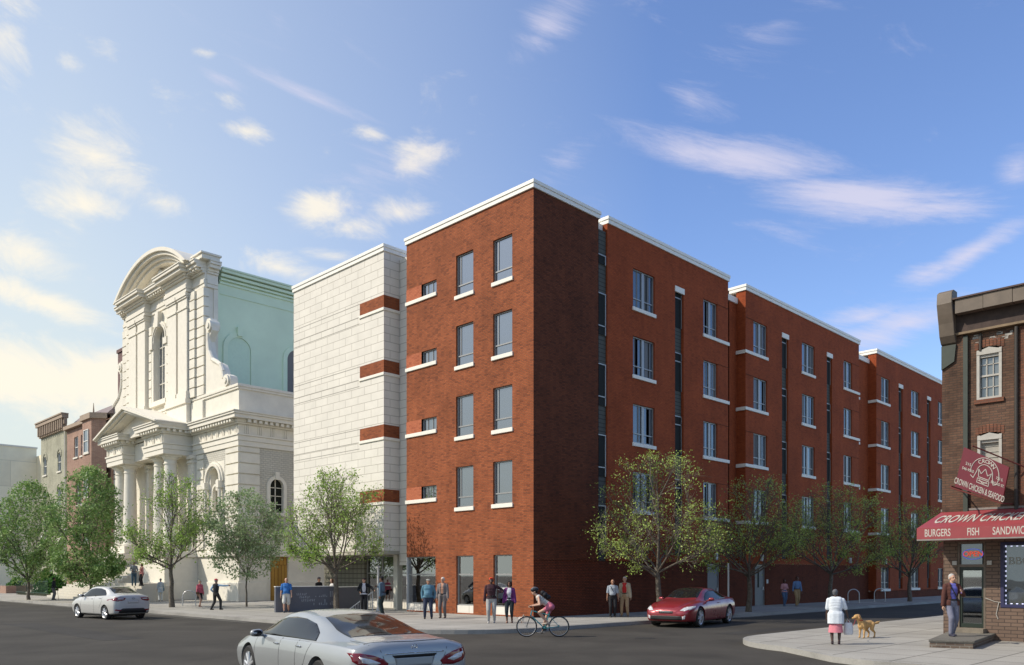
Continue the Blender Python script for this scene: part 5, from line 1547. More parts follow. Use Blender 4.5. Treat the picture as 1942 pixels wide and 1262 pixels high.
def ik(a, b, l1, l2, pole):
    a = Vector(a); b = Vector(b); d = b - a; L = min(d.length, (l1 + l2) * .999); u = d.normalized()
    x = (l1 * l1 - l2 * l2 + L * L) / (2 * L); h = math.sqrt(max(l1 * l1 - x * x, 0))
    p = Vector(pole); p = (p - u * p.dot(u)).normalized()
    return a + u * x + p * h, a + u * L

_cm = {}
def cloth(c, rough=.85, name='cloth'):
    k = (c, rough)
    if k not in _cm: _cm[k] = mat_plain(name, c, rough, .10, 14, bump=.25, bscale=25, spec=.2)
    return _cm[k]
def skin(t):
    k = ('skin', t)
    if k not in _cm:
        m = mat_plain('skin', t, .5, .05, 10); _cm[k] = m
    return _cm[k]
LIGHT = (.50, .29, .20); TAN = (.36, .19, .12); BROWN = (.14, .068, .042); DARKB = (.07, .036, .025)
EYE_M = mat_plain('eye', (.02, .015, .012), .2, .0)
LIP_M = mat_plain('lips', (.25, .08, .07), .5, .0)

def hand_mesh(mb, w, d, nrm, side, s, curl=.5, spread=1.0):
    """w wrist, d direction of the hand, nrm palm normal; five fingers of their own lengths"""
    d = Vector(d).normalized(); nrm = Vector(nrm); nrm = (nrm - d * nrm.dot(d)).normalized(); a = d.cross(nrm) * side
    w = Vector(w)
    for q in (-.024, -.008, .008, .024): capsule(mb, w + a * q * .7 * s, w + d * .085 * s + a * q * s, .013 * s, .0125 * s, 8, 2)
    for i, (off, L) in enumerate(((-.030, .072), (-.010, .080), (.010, .074), (.028, .058))):
        p = w + d * .088 * s + a * off * s; dd = (d + a * off * 2.2 * spread).normalized(); r = .0088 * s
        ang = 0
        for j, f in enumerate((.45, .32, .23)):
            ang += curl * (.55, .7, .5)[j] * (1 + .12 * i)
            dj = (dd * math.cos(ang) + nrm * math.sin(ang)).normalized()
            q = p + dj * L * f * s; capsule(mb, p, q, r, r * .92, 7, 2); p = q; r *= .93
    p = w + d * .03 * s - a * .024 * s
    q = p + (d * .6 - a * .7 + nrm * .35).normalized() * .038 * s; capsule(mb, p, q, .012 * s, .0105 * s, 7, 2)
    e = q + (d * .85 - a * .3 + nrm * (.3 + curl * .5)).normalized() * .032 * s; capsule(mb, q, e, .0102 * s, .009 * s, 7, 2)

def person(x, y, face, H, label, skin_c, top, bottom, z=0.0, feet=((.10, .02), (-.10, -.02)), hands=None, lean=0.0, sk_build=1.0,
           hair=('short', (.02, .015, .012)), hat=None, shoes=(.03, .03, .03), head_yaw=0.0, head_pitch=0.0, bag=None, lift=(0, 0),
           pelvis=None, chest=None, knee_pole=(0, 1, 0), sex='m', footdir=(0, 1, 0), cat='person', group=None, belly=0.0, curl=.5, hand_dir=None, tuck=True, helmet=False, extra=None):
    """local frame: +y is where the person faces; lengths for a 1.75 m figure, then scaled"""
    s = H / 1.75
    rz = math.atan2(-face[0], face[1])
    root = thing('person', label, cat, (x, y, z), rz, group)
    B = sk_build
    pel = Vector(pelvis) if pelvis else Vector(((feet[0][0] + feet[1][0]) / 2, (feet[0][1] + feet[1][1]) / 2, .94 - .22 * (abs(feet[0][1] - feet[1][1])) ** 2))
    che = Vector(chest) if chest else pel + Vector((0, math.sin(lean) * .50, math.cos(lean) * .50))
    up = (che - pel).normalized(); rt = Vector((1, 0, 0)); fw = up.cross(rt) * -1
    if fw.y < 0: fw = -fw
    shw = (.176 if sex == 'm' else .156) * B; hpw = (.098 if sex == 'm' else .105) * B
    hipL = pel + rt * hpw - up * .02; hipR = pel - rt * hpw - up * .02     # L = +x
    ank = [Vector((feet[i][0], feet[i][1], .085 + lift[i])) for i in (0, 1)]
    kn = []; 
    for i, hp in enumerate((hipL, hipR)):
        k_, a_ = ik(hp, ank[i], .435, .425, knee_pole); kn.append(k_); ank[i] = a_
    sh = [che + rt * shw - up * .03, che - rt * shw - up * .03]
    if hands is None: hands = ((.27, .05, .78), (-.27, .05, .78))
    el = []; wr = []
    for i in (0, 1):
        e_, w_ = ik(sh[i], Vector(hands[i]), .285, .255, (.55 if i == 0 else -.55, -1, -.2)); el.append(e_); wr.append(w_)
    neck = che + up * .045; hd = neck + Vector((0, .02, .155)) if not chest else neck + Vector((0, .075, .14))
    ry = Matrix.Rotation(head_yaw, 3, 'Z') @ Matrix.Rotation(-head_pitch, 3, 'X')
    def hp_(v): return hd + ry @ Vector(v)
    def S(mb): mb.v = [tuple(c * s for c in p) for p in mb.v]; return mb
    # torso levels: (t along spine, half width, half depth, forward shift)
    lv = [(-.06, .135, .100, 0), (.06, .145, .108, .0), (.18, .130, .100 + belly * .6, belly * .5), (.30, .130, .102 + belly * .8, belly * .8), (.45, .142, .110 + belly * .4, belly * .4), (.62, .152, .115, .01), (.78, .158, .112, .012), (.92, .150, .092, 0)]
    if sex == 'f' and B < 1.2: lv = [(-.06, .145, .108, 0), (.06, .150, .112, 0), (.2, .128, .1, .0), (.36, .115, .092, 0), (.5, .122, .096, .01), (.66, .135, .122, .03), (.8, .138, .105, .015), (.92, .130, .085, 0)]
    spL = (che - pel).length
    def torso(mb, g, t0=-1, t1=2):
        for (t, w, d_, f) in lv:
            if t < t0 or t > t1: continue
            c = pel + up * spL * t + fw * f; w = w * B; d_ = d_ * (.5 + .5 * B) + g
            capsule(mb, c - rt * max(w - d_ + g, .005), c + rt * max(w - d_ + g, .005), d_, None, 14)
    mb = MB(); torso(mb, 0)
    capsule(mb, sh[0] - rt * .03, sh[1] + rt * .03, .060, None)
    capsule(mb, neck - up * .06, hd - Vector((0, .01, .07)), .058, .054)
    for i in (0, 1):
        capsule(mb, sh[i], el[i], .050 * (.6 + .4 * B), .040); capsule(mb, el[i], wr[i], .040, .027)
        capsule(mb, (hipL, hipR)[i], kn[i], .088 * (.5 + .5 * B), .056); capsule(mb, kn[i], kn[i].lerp(ank[i], .35), .054, .056); capsule(mb, kn[i].lerp(ank[i], .35), ank[i], .056, .036)
        fd = Vector(footdir).normalized()
        capsule(mb, ank[i] + Vector((0, 0, -.045)) - fd * .03, ank[i] + Vector((0, 0, -.055)) + fd * .13, .035, .028)
        dr_ = (wr[i] - el[i]).normalized() if not hand_dir else Vector(hand_dir)
        hand_mesh(mb, wr[i] + dr_ * .005, dr_, (-1 if i == 0 else 1, .25, 0) if not hand_dir else (0, 0, -1), -1 if i == 0 else 1, 1.0, curl)
    # head: skull, jaw, nose, ears, brow
    def eb(c, r): 
        m4 = Matrix.Translation(hd) @ ry.to_4x4(); mb.ball(c, r, 16, 10, m4)
    eb((0, -.008, .02), (.076, .094, .090)); eb((0, .022, -.045), (.056, .062, .068)); eb((0, .045, -.085), (.032, .034, .026))
    eb((0, .097, -.018), (.012, .018, .022)); eb((0, .088, .006), (.009, .012, .024)); eb((.078, -.005, -.01), (.010, .020, .032)); eb((-.078, -.005, -.01), (.010, .020, .032))
    eb((0, .078, .028), (.045, .016, .012)); eb((0, .078, -.058), (.026, .018, .010))
    S(mb); body = melt(mb, 'body', skin(skin_c), root, .0085, 2)
    mb = MB()
    for q in (-.03, .03): mb.ball(hp_((q, .0835, .008)), (.011, .008, .007), 8, 6)
    S(mb).obj('eye', EYE_M, root, smooth=180)
    mb = MB(); capsule(mb, hp_((-.018, .092, -.058)), hp_((.018, .092, -.058)), .005, None, 6, 2); S(mb).obj('mouth', LIP_M, root, smooth=180)
    # hair
    st, hc = hair
    if st:
        mb = MB()
        def hb(c, r):
            mb.ball(c, r, 14, 9, Matrix.Translation(hd) @ ry.to_4x4())
        if st == 'short': hb((0, -.022, .038), (.084, .094, .086)); hb((0, -.05, -.005), (.076, .06, .07))
        elif st == 'bald': hb((0, -.045, .0), (.083, .062, .05))
        elif st == 'curly':
            hb((0, -.03, .04), (.108, .11, .10)); hb((.06, -.04, -.03), (.055, .06, .07)); hb((-.06, -.04, -.03), (.055, .06, .07)); hb((0, -.08, -.03), (.08, .05, .08))
        elif st == 'long': hb((0, -.024, .038), (.086, .096, .086)); hb((0, -.065, -.07), (.085, .045, .12)); hb((.07, -.01, -.05), (.022, .04, .09)); hb((-.07, -.01, -.05), (.022, .04, .09))
        S(mb); melt(mb, 'hair', cloth(hc, .8, 'hair'), root, .011, 2)
    if hat:
        mb = MB(); kind, col = hat
        m4 = Matrix.Translation(hd) @ ry.to_4x4()
        if kind == 'cap': mb.ball((0, -.012, .062), (.090, .104, .075), 14, 9, m4); mb.ball((0, .105, .062), (.060, .075, .010), 12, 6, m4)
        elif kind == 'flat': mb.ball((0, -.005, .075), (.098, .118, .048), 14, 9, m4); mb.ball((0, .105, .058), (.058, .045, .010), 12, 6, m4)
        elif kind == 'beret': mb.ball((.02, -.01, .085), (.112, .118, .042), 14, 9, m4); mb.ball((0, -.01, .062), (.086, .10, .04), 14, 9, m4)
        elif kind == 'back': mb.ball((0, -.012, .060), (.090, .104, .075), 14, 9, m4); mb.ball((0, -.115, .045), (.055, .06, .010), 12, 6, m4)
        S(mb); melt(mb, 'hat', cloth(col, .8), root, .010, 1)
    if helmet:
        mb = MB(); m4 = Matrix.Translation(hd) @ ry.to_4x4(); mb.ball((0, -.015, .065), (.105, .14, .085), 16, 10, m4); S(mb); h_ = melt(mb, 'helmet', cloth((.03, .032, .04), .4), root, .010, 1)
        mb = MB()
        for q in (-.05, 0, .05): mb.ball((q, -.015, .085), (.012, .12, .068), 10, 8, m4)
        S(mb).obj('vent', cloth((.18, .18, .2), .5), h_, smooth=180)
    # lower clothing
    kind, col = bottom
    mb = MB(); g = .016
    if kind in ('trousers', 'shorts', 'capri', 'tights'):
        torso(mb, g, -1, .22)
        e_ = {'trousers': .98, 'shorts': 0, 'capri': .55, 'tights': -.5}[kind]
        loose = .014 if kind != 'tights' else .0
        for i in (0, 1):
            hp = (hipL, hipR)[i]
            if e_ < 0:
                capsule(mb, hp, hp.lerp(kn[i], .5), .096 * (.5 + .5 * B), .082)
            else:
                capsule(mb, hp, kn[i], .096 * (.5 + .5 * B) + loose * .5, .066 + loose + (.014 if kind == 'shorts' else 0), 12, 1 if kind == 'shorts' else 3)
                if e_ > 0:
                    en = kn[i].lerp(ank[i], e_)
                    capsule(mb, kn[i], en, .066 + loose, .050 + loose * .6 if kind == 'trousers' else .056, 12, 2)
        S(mb); melt(mb, kind if kind != 'tights' else 'shorts', cloth(col), root, .013, 3)
    else:   # skirt
        n = 28; vs = []; rows = [(-.22, .130, .095), (-.24, .135, .100), (-.34, .145, .110), (-.56, .165, .125)] if top[-1][3] < -.3 else [(.16, .138, .108), (.05, .165, .128), (-.25, .185, .150), (-.52 if kind == 'skirt' else -.40, .20, .165)]
        for (t, a_, b_) in rows:
            for i in range(n):
                th = 2 * PI * i / n; w_ = 1 + .03 * math.sin(th * 7) * (t < 0)
                vs.append(pel + Vector((a_ * B * w_ * math.cos(th), b_ * B * w_ * math.sin(th), t)))
        for (t, a_, b_) in reversed(rows):
            for i in range(n):
                th = 2 * PI * i / n; w_ = 1 + .03 * math.sin(th * 7) * (t < 0)
                vs.append(pel + Vector(((a_ - .012) * B * w_ * math.cos(th), (b_ - .012) * B * w_ * math.sin(th), t)))
        m_ = len(rows) * 2
        fs = [(j * n + i, j * n + (i + 1) % n, ((j + 1) % m_) * n + (i + 1) % n, ((j + 1) % m_) * n + i) for j in range(m_) for i in range(n)]
        mb.add(vs, fs); S(mb).obj('skirt', cloth(col), root, smooth=60)
    # upper clothing: list of layers (name, colour, sleeve 0..1, hem t (spine fraction), open front)
    def in_arm(c):
        q = c / s
        for i in (0, 1):
            for a_, b_ in ((sh[i], el[i]), (el[i], wr[i])):
                d_ = b_ - a_; t_ = max(0, min(1, (q - a_).dot(d_) / d_.length_squared))
                if (q - a_ - d_ * t_).length < .075: return True
        return False
    for li, L in enumerate(top):
        nm, col, slv, hem, op = L
        g = .015 + .012 * li; mb = MB(); torso(mb, g, -1, 2)
        hz = .08 + hem * .95
        if hem < 0:
            tz = .0
            while tz > hz - .12:
                c = pel + up * tz; w = .172 * B ** .75 + g; d_ = .118 * (.5 + .5 * B) + g + belly * .5
                capsule(mb, c - rt * (w - d_ + .02), c + rt * (w - d_ + .02), d_, None, 14, 2); tz -= .05
        capsule(mb, sh[0] - rt * .02, sh[1] + rt * .02, .050 + g, None)
        for i in (0, 1):
            if slv > 0:
                f1 = min(slv * 2, 1)
                capsule(mb, sh[i], sh[i].lerp(el[i], f1), .049 * (.6 + .4 * B) + g, (.043 if slv > .5 else .056) + g * .8, 12, 2)
                if slv > .5: capsule(mb, el[i], el[i].lerp(wr[i], (slv - .5) * 2), .043 + g * .8, .033 + g * .8, 12, 2)
        S(mb)
        def cf(c, lim=hz * s, o0=pel * s, u0=up.copy(), sx=.27 * B * s): return (c - o0).dot(u0) < lim and abs(c.x) < sx * 1.3 and c.z < che.z * s - .1 and ((c - o0).dot(u0) > -.6) and not in_arm(c)
        if op:
            wz = .055 * s if op == 1 else .085 * s
            top_ = che.z * s + .08 * s
            cf0 = cf
            def cf(c, wz=wz, cy=pel.y * s): return cf0(c) or c.y > cy + .03 * s and abs(c.x - pel.x * s) < wz * (.75 + .5 * abs(math.sin(c.z * 9))) and c.z < top_ + .03 and abs(c.x - pel.x * s) < .1 * s
        o_ = melt(mb, nm, cloth(col), root, .0125, 3, cut=cf)
        if True:
            md = o_.modifiers.new('solid', 'SOLIDIFY'); md.thickness = .008; md.offset = -1
    # collar, belt
    if top and top[0][0] in ('shirt', 'polo'):
        mb = MB()
        for q in (-1, 1): capsule(mb, neck + fw * .045 + rt * q * .02 - up * .02, neck + rt * q * .062 - fw * .01, .016, None, 8, 2)
        S(mb); melt(mb, 'collar', cloth(tuple(min(1, c * 1.15) for c in top[0][1])), root, .008, 1)
    if kind in ('trousers', 'shorts') and tuck:
        n = 24; mb = MB(); vs = []; c = pel + up * .09
        for (dz, gg) in ((-.02, .022), (.02, .022), (.02, .012), (-.02, .012)):
            for i in range(n):
                th = 2 * PI * i / n; vs.append(c + rt * (.145 * B + gg) * math.cos(th) + fw * ((.112 + belly * .4) * (.5 + .5 * B) + gg) * math.sin(th) + up * dz)
        fs = [(j * n + i, j * n + (i + 1) % n, ((j + 1) % 4) * n + (i + 1) % n, ((j + 1) % 4) * n + i) for j in range(4) for i in range(n)]
        mb.add(vs, fs); S(mb).obj('belt', cloth((.02, .016, .014), .5), root, smooth=60)
    # shoes
    for i in (0, 1):
        mb = MB(); fd = Vector(footdir).normalized(); a = ank[i]
        capsule(mb, a + Vector((0, 0, -.048)) - fd * .045, a + Vector((0, 0, -.052)) + fd * .05, .040, .042); capsule(mb, a + Vector((0, 0, -.052)) + fd * .05, a + Vector((0, 0, -.060)) + fd * .155, .042, .030)
        capsule(mb, a + Vector((0, 0, -.04)), a + Vector((0, 0, .0)), .040, .042)
        for q in (-.04, .03, .10, .15): capsule(mb, a + fd * q + Vector((-.012, 0, -.073)), a + fd * q + Vector((.012, 0, -.073)), .018, None, 8, 2)
        S(mb); melt(mb, 'shoe', cloth(shoes, .5), root, .009, 2)
    if bag == 'shoulder':
        mb = MB(); mb.box(.17, .27, -.05, .20, .80, 1.02); S(mb).obj('bag', cloth((.05, .16, .20)), root, bevel=.02)
        mb = MB(); mb.tube([Vector((.22, .08, 1.02)), Vector((.19, .10, 1.30)), Vector((.12, .0, 1.47)), Vector((.19, -.12, 1.3)), Vector((.22, -.02, 1.02))], .009, 6); S(mb).obj('strap', cloth((.05, .16, .20)), root)
    if bag == 'handbag':
        mb = MB(); mb.box(.24, .32, .02, .24, .82, .98); S(mb).obj('bag', cloth((.10, .05, .03)), root, bevel=.02)
        mb = MB(); mb.tube([Vector((.28, .06, .98)), Vector((.27, .1, 1.14)), Vector((.28, .2, .98))], .008, 6); S(mb).obj('strap', cloth((.10, .05, .03)), root)
    if bag == 'strap':
        mb = MB(); mb.tube([che + rt * .11 + fw * .125 + up * .0, pel.lerp(che, .55) + fw * .15, pel + fw * .13 - rt * .14 + up * .06], .014, 6); S(mb).obj('strap', cloth((.03, .03, .035)), root)
    if extra: extra(root, dict(pel=pel, che=che, up=up, fw=fw, rt=rt, wr=wr, el=el, sh=sh, s=s, S=S, hd=hd))
    return root
CAMD = (-.7078, -.7063); LEFT = (-.7064, .7079); RIGHT = (.7064, -.7079); AWAY = (.7078, .7063)
def mixd(a, b, t):
    v = Vector((a[0] * (1 - t) + b[0] * t, a[1] * (1 - t) + b[1] * t)).normalized(); return (v.x, v.y)
WALK = ((.09, .20), (-.09, -.22)); STAND = ((.11, .02), (-.11, -.03))
person(-6.84, 43.16, mixd(RIGHT, AWAY, .5), 1.68, 'man in black jacket and grey trousers leaning on a cane by the stoop', BROWN,
       [('jacket', (.02, .022, .028), 1, -.1, 0)], ('trousers', (.12, .115, .12)), hands=((.24, .20, .92), (-.26, .02, .80)), lean=.08, hat=('flat', (.03, .03, .03)),
       extra=lambda r, k: MB().cyl(tuple(k['wr'][0] * k['s']), (.26, .30, .0), .012).obj('cane', cloth((.10, .05, .03)), r))
person(-3.50, 36.35, mixd(CAMD, RIGHT, .35), 1.74, 'man in grey-blue checked shirt and jeans standing on the church steps', BROWN,
       [('shirt', (.22, .25, .26), 1, -.1, 0)], ('trousers', (.06, .11, .16)), z=1.08, hands=((.16, .28, 1.10), (-.16, .28, 1.06)), head_yaw=-.3, tuck=False)
person(-3.28, 35.45, mixd(CAMD, LEFT, .5), 1.64, 'woman in red and white striped sweater and black trousers on the church steps', TAN,
       [('sweater', (.42, .17, .16), 1, -.1, 0)], ('trousers', (.02, .02, .024)), z=1.08, sex='f', hair=('long', (.02, .014, .012)), head_yaw=.4, tuck=False)
person(-2.5, 34.1, mixd(AWAY, LEFT, .35), 1.62, 'grey-haired woman in pale blue tunic and white trousers with a teal bag, seen from behind', LIGHT,
       [('tunic', (.42, .47, .50), .8, -.35, 0)], ('trousers', (.60, .60, .56)), sex='f', hair=('short', (.16, .15, .14)), bag='shoulder', tuck=False)
person(-4.91, 22.45, mixd(RIGHT, CAMD, .35), 1.58, 'older woman in pink jacket and knee-length black skirt walking by the church corner', LIGHT,
       [('shirt', (.6, .55, .5), 0, .1, 0), ('jacket', (.62, .13, .18), 1, -.1, 0)], ('kneeskirt', (.02, .02, .022)), sex='f', hair=('short', (.40, .34, .27)), feet=((.08, .14), (-.08, -.12)), bag='handbag', shoes=(.10, .04, .03), belly=.03)
person(-6.15, 17.75, mixd(AWAY, RIGHT, .35), 1.70, 'man in red cap, black vest and light blue shirt pointing with one arm', TAN,
       [('shirt', (.34, .47, .60), 1, 0, 0), ('vest', (.02, .022, .026), 0, .0, 0)], ('trousers', (.035, .035, .033)), hat=('cap', (.42, .03, .05)), feet=((.12, .24), (-.12, -.2)),
       hands=((.50, .42, 1.34), (-.24, .1, .95)), hair=('short', (.2, .19, .18)))
person(-5.08, 12.22, mixd(CAMD, RIGHT, .2), 1.76, 'bald man in bright blue polo shirt and white shorts before the grey sign wall', LIGHT,
       [('polo', (.045, .16, .42), .42, -.05, 0)], ('shorts', (.56, .55, .50)), feet=((.10, .20), (-.10, -.18)), hair=('bald', (.5, .48, .44)), belly=.05, sk_build=1.08, shoes=(.06, .06, .07), hands=((.27, .12, .80), (-.26, .22, .84)))
person(-1.55, 14.9, mixd(CAMD, RIGHT, .6), 1.74, 'man in dark cap and black jacket half hidden behind the grey sign wall', TAN,
       [('jacket', (.015, .015, .018), 1, -.1, 0)], ('trousers', (.03, .03, .035)), hat=('cap', (.03, .03, .04)))
person(-1.15, 14.2, mixd(CAMD, LEFT, .6), 1.66, 'woman in white top facing the dark-capped man behind the sign wall', LIGHT,
       [('blouse', (.60, .58, .56), 1, -.1, 0)], ('trousers', (.05, .05, .06)), sex='f', hair=('long', (.10, .05, .03)))
person(-2.34, 9.47, mixd(CAMD, RIGHT, .15), 1.72, 'young man in open black jacket over white shirt reaching out an arm by the entrance', LIGHT,
       [('shirt', (.52, .53, .56), .9, -.1, 0), ('jacket', (.015, .016, .018), 1, -.05, 2)], ('trousers', (.02, .02, .022)), hat=('back', (.04, .03, .03)), shoes=(.5, .5, .5), hands=((.22, .18, 1.05), (-.50, .30, 1.15)), head_yaw=-.5, tuck=False)
person(-2.9, 7.15, mixd(LEFT, AWAY, .25), 1.80, 'man in blue denim jacket and dark green trousers turned away toward the entrance', BROWN,
       [('jacket', (.085, .14, .19), 1, -.15, 0)], ('trousers', (.03, .045, .045)), hat=('cap', (.02, .02, .025)), hands=((.22, .35, 1.28), (-.25, .0, .82)), lean=.05)
person(-3.81, 2.61, CAMD, 1.70, 'stout older man in teal-blue sweater, jeans and pale flat cap', TAN,
       [('shirt', (.40, .45, .50), .9, .0, 0), ('sweater', (.095, .20, .27), 1, -.08, 0)], ('trousers', (.035, .045, .075)), hat=('flat', (.30, .30, .27)), belly=.06, sk_build=1.16, hands=((.27, -.08, .92), (-.27, -.08, .92)), head_yaw=.35, tuck=False, feet=((.15, .02), (-.15, -.02)))
person(-2.90, 2.72, mixd(CAMD, LEFT, .2), 1.78, 'white-haired man in open grey suit over an orange shirt', LIGHT,
       [('shirt', (.50, .27, .18), .9, .0, 0), ('jacket', (.19, .165, .16), 1, -.3, 1)], ('trousers', (.16, .145, .14)), hair=('short', (.55, .54, .50)), shoes=(.15, .12, .10), hands=((.27, .02, .78), (-.27, .10, .80)), head_yaw=-.2)
person(-3.99, -1.50, CAMD, 1.78, 'man in maroon jacket, orange-red cap and light grey trousers with his arm round a woman', DARKB,
       [('jacket', (.055, .025, .03), 1, -.08, 0)], ('trousers', (.36, .355, .34)), hat=('cap', (.62, .07, .03)), shoes=(.42, .40, .38), sk_build=1.1, head_pitch=-.3, hands=((.28, .06, .80), (-.42, .06, 1.22)), feet=((.11, .10), (-.11, -.06)))
person(-3.50, -2.02, mixd(CAMD, LEFT, .15), 1.64, 'curly-haired woman in purple cardigan, white top and dark cropped leggings', BROWN,
       [('top', (.52, .52, .56), .2, -.05, 0), ('cardigan', (.13, .03, .13), 1, -.1, 2)], ('capri', (.022, .03, .035)), sex='f', hair=('curly', (.012, .010, .010)), head_pitch=-.35, shoes=(.30, .17, .12), feet=((.09, .08), (-.09, -.10)), tuck=False)
person(2.85, -2.15, CAMD, 1.68, 'man in light blue shirt with a dark cross strap and black trousers', TAN,
       [('shirt', (.33, .37, .42), .45, .0, 0)], ('trousers', (.025, .025, .028)), bag='strap', hair=('bald', (.15, .13, .12)), belly=.04, sk_build=1.08)
person(3.50, -2.35, mixd(CAMD, LEFT, .25), 1.80, 'white-haired man in beige jacket over a red shirt leaning toward his companion', LIGHT,
       [('shirt', (.45, .03, .03), .9, .0, 0), ('jacket', (.42, .35, .25), 1, -.15, 2)], ('trousers', (.36, .25, .15)), hair=('short', (.50, .48, .45)), head_yaw=-.0, feet=((.14, .05), (-.12, -.04)), shoes=(.2, .14, .1))
person(20.25, -1.55, mixd(CAMD, RIGHT, .1), 1.62, 'slim woman in pale pink t-shirt and blue jeans strolling down the side street', BROWN,
       [('top', (.52, .27, .28), .42, -.08, 0)], ('trousers', (.08, .13, .22)), sex='f', hair=('long', (.05, .03, .02)), feet=((.08, .14), (-.08, -.14)), tuck=False, group=None, shoes=(.15, .2, .28))
person(20.85, -2.05, mixd(CAMD, RIGHT, .05), 1.80, 'man in blue shirt and khaki trousers walking beside the woman in pink', BROWN,
       [('shirt', (.14, .24, .42), .9, .0, 0)], ('trousers', (.36, .25, .13)), feet=((.10, .17), (-.10, -.17)), shoes=(.35, .32, .28))
def shopping(r, k):
    w = k['wr'][0] * k['s']
    mb = MB(); n = 16; rows = [(0, .10, .055), (.05, .125, .075), (.2, .12, .065), (.33, .09, .03)]
    c = Vector((w.x + .02, w.y + .02, .26)); vs = []
    for (h, a, b) in rows:
        for i in range(n): t = 2 * PI * i / n; vs.append(c + Vector((a * math.cos(t) * (1 + .06 * math.sin(5 * t)), b * math.sin(t), h)))
    fs = [(j * n + i, j * n + (i + 1) % n, (j + 1) * n + (i + 1) % n, (j + 1) * n + i) for j in range(3) for i in range(n)] + [tuple(reversed(range(n))), tuple(range(3 * n, 4 * n))]
    mb.add(vs, fs)
    for q in (-.05, .05): mb.tube([c + Vector((q, 0, .33)), Vector((w.x, w.y + .01, w.z - .07))], .006, 5)
    b = mb.obj('shopping_bag', cloth((.62, .62, .64), .5), None, smooth=50)
    b.matrix_world = Matrix.Translation(r.location) @ Matrix.Rotation(r.rotation_euler.z, 4, 'Z')
    tag(b, 'white plastic shopping bag hanging from the woman in pink skirt', 'bag')
person(-4.20, -15.30, mixd(AWAY, RIGHT, .25), 1.50, 'older woman in long white shirt and pink skirt seen from behind with a shopping bag', DARKB,
       [('shirt', (.62, .66, .70), .48, -.38, 0)], ('kneeskirt', (.62, .21, .25)), sex='f', hair=('short', (.12, .12, .13)), hat=None, sk_build=1.35, belly=.03, head_pitch=-.25, head_yaw=-.5, extra=shopping,
       hands=((.38, .12, .82), (-.27, .12, .86)), shoes=(.03, .02, .025), lean=.06)
person(-1.72, -17.45, CAMD, 1.72, 'grey-haired man in brown jacket and violet shirt stepping off the restaurant doorstep', LIGHT,
       [('shirt', (.13, .13, .42), .9, .0, 0), ('jacket', (.085, .035, .028), 1, -.15, 2)], ('trousers', (.17, .175, .23)), z=.21, hair=('short', (.42, .40, .37)), hands=((.28, .06, .80), (-.12, .34, 1.24)), feet=((.09, .14), (-.10, -.12)), shoes=(.04, .04, .06), head_yaw=.2, bag='strap')

# ---- dogs
def dog(x, y, face, size, label, coat, coat2=None, headturn=0, small=False):
    t = thing('dog', label, 'dog', (x, y, 0), math.atan2(-face[0], face[1]))
    k = size
    mb = MB(); C_ = lambda a, b, r0, r1=None: capsule(mb, Vector(a) * k, Vector(b) * k, r0 * k, (r0 if r1 is None else r1) * k, 10)
    C_((0, .17, .43), (0, .02, .42), .125, .12); C_((0, .02, .42), (0, -.22, .45), .12, .098); C_((0, .20, .38), (0, .10, .36), .10, .10)
    hy = Vector((math.sin(headturn), math.cos(headturn), 0))
    nk = Vector((0, .24, .50)); hdp = nk + Vector((0, .06, .17)) + hy * .05
    C_(nk - Vector((0, .05, .04)), hdp, .095, .075)
    C_(hdp - hy * .02, hdp + hy * .05, .080, .072); C_(hdp + hy * .07 - Vector((0, 0, .025)), hdp + hy * .17 - Vector((0, 0, .045)), .045, .032)
    for s_ in (-1, 1):
        # front leg: shoulder, elbow, wrist, paw
        C_((s_ * .075, .19, .38), (s_ * .08, .15, .27), .06, .042); C_((s_ * .08, .15, .27), (s_ * .08, .17, .12), .040, .028); C_((s_ * .08, .17, .12), (s_ * .08, .17, .035), .026, .026); C_((s_ * .08, .17, .028), (s_ * .08, .205, .025), .028, .024)
        # hind leg: thigh, knee forward, hock back, shank, paw
        o_ = .03 * s_
        C_((s_ * .07, -.22, .42), (s_ * .085, -.15 + o_, .27), .085, .055); C_((s_ * .085, -.15 + o_, .27), (s_ * .085, -.29 + o_, .16), .048, .028); C_((s_ * .085, -.29 + o_, .16), (s_ * .085, -.27 + o_, .035), .026, .024); C_((s_ * .085, -.27 + o_, .027), (s_ * .085, -.23 + o_, .024), .027, .023)
    C_((0, -.30, .48), (0, -.42, .44), .035, .032); C_((0, -.42, .44), (0, -.56, .46), .034, .045 if not small else .02); C_((0, -.56, .46), (0, -.66, .50), .04 if not small else .02, .015)
    melt(mb, 'body', coat, t, .010 * k + .002, 2)
    mb = MB(); sd = Vector((hy.y, -hy.x, 0))
    for s_ in (-1, 1):
        a = hdp + sd * s_ * .062 + Vector((0, 0, .045)); b = hdp + sd * s_ * .092 - hy * .005 - Vector((0, 0, .045)); C_(a, b, .020, .030)
    melt(mb, 'ear', coat2 or coat, t, .008, 1)
    mb = MB(); n_ = (hdp + hy * .205 - Vector((0, 0, .035))) * k; mb.ball(n_, .014 * k)
    for s_ in (-1, 1): mb.ball((hdp + hy * .105 + sd * s_ * .032 + Vector((0, 0, .022))) * k, .010 * k)
    mb.obj('nose', EYE_M, t, smooth=180)
    mb = MB(); n = 16
    mb.lathe([(.088 * k, -.012), (.092 * k, 0), (.088 * k, .012)], tuple((nk + Vector((0, .02, .06))) * k), n); mb.obj('collar', cloth((.35, .05, .04)), t)
    return t
ls = MB(); h0 = Vector((-3.93, -15.52, .68)); h1 = Vector((-1.57, -14.77, .60)); pts_l = []
for i in range(13):
    t = i / 12; p = h0.lerp(h1, t); p.z -= .22 * math.sin(PI * t); pts_l.append(p)
ls.tube(pts_l, .007, 5)
lo_ = ls.obj('dog_leash', cloth((.45, .07, .07)), None); tag(lo_, 'thin red leash from the white-shirted woman to the golden dog', 'leash')
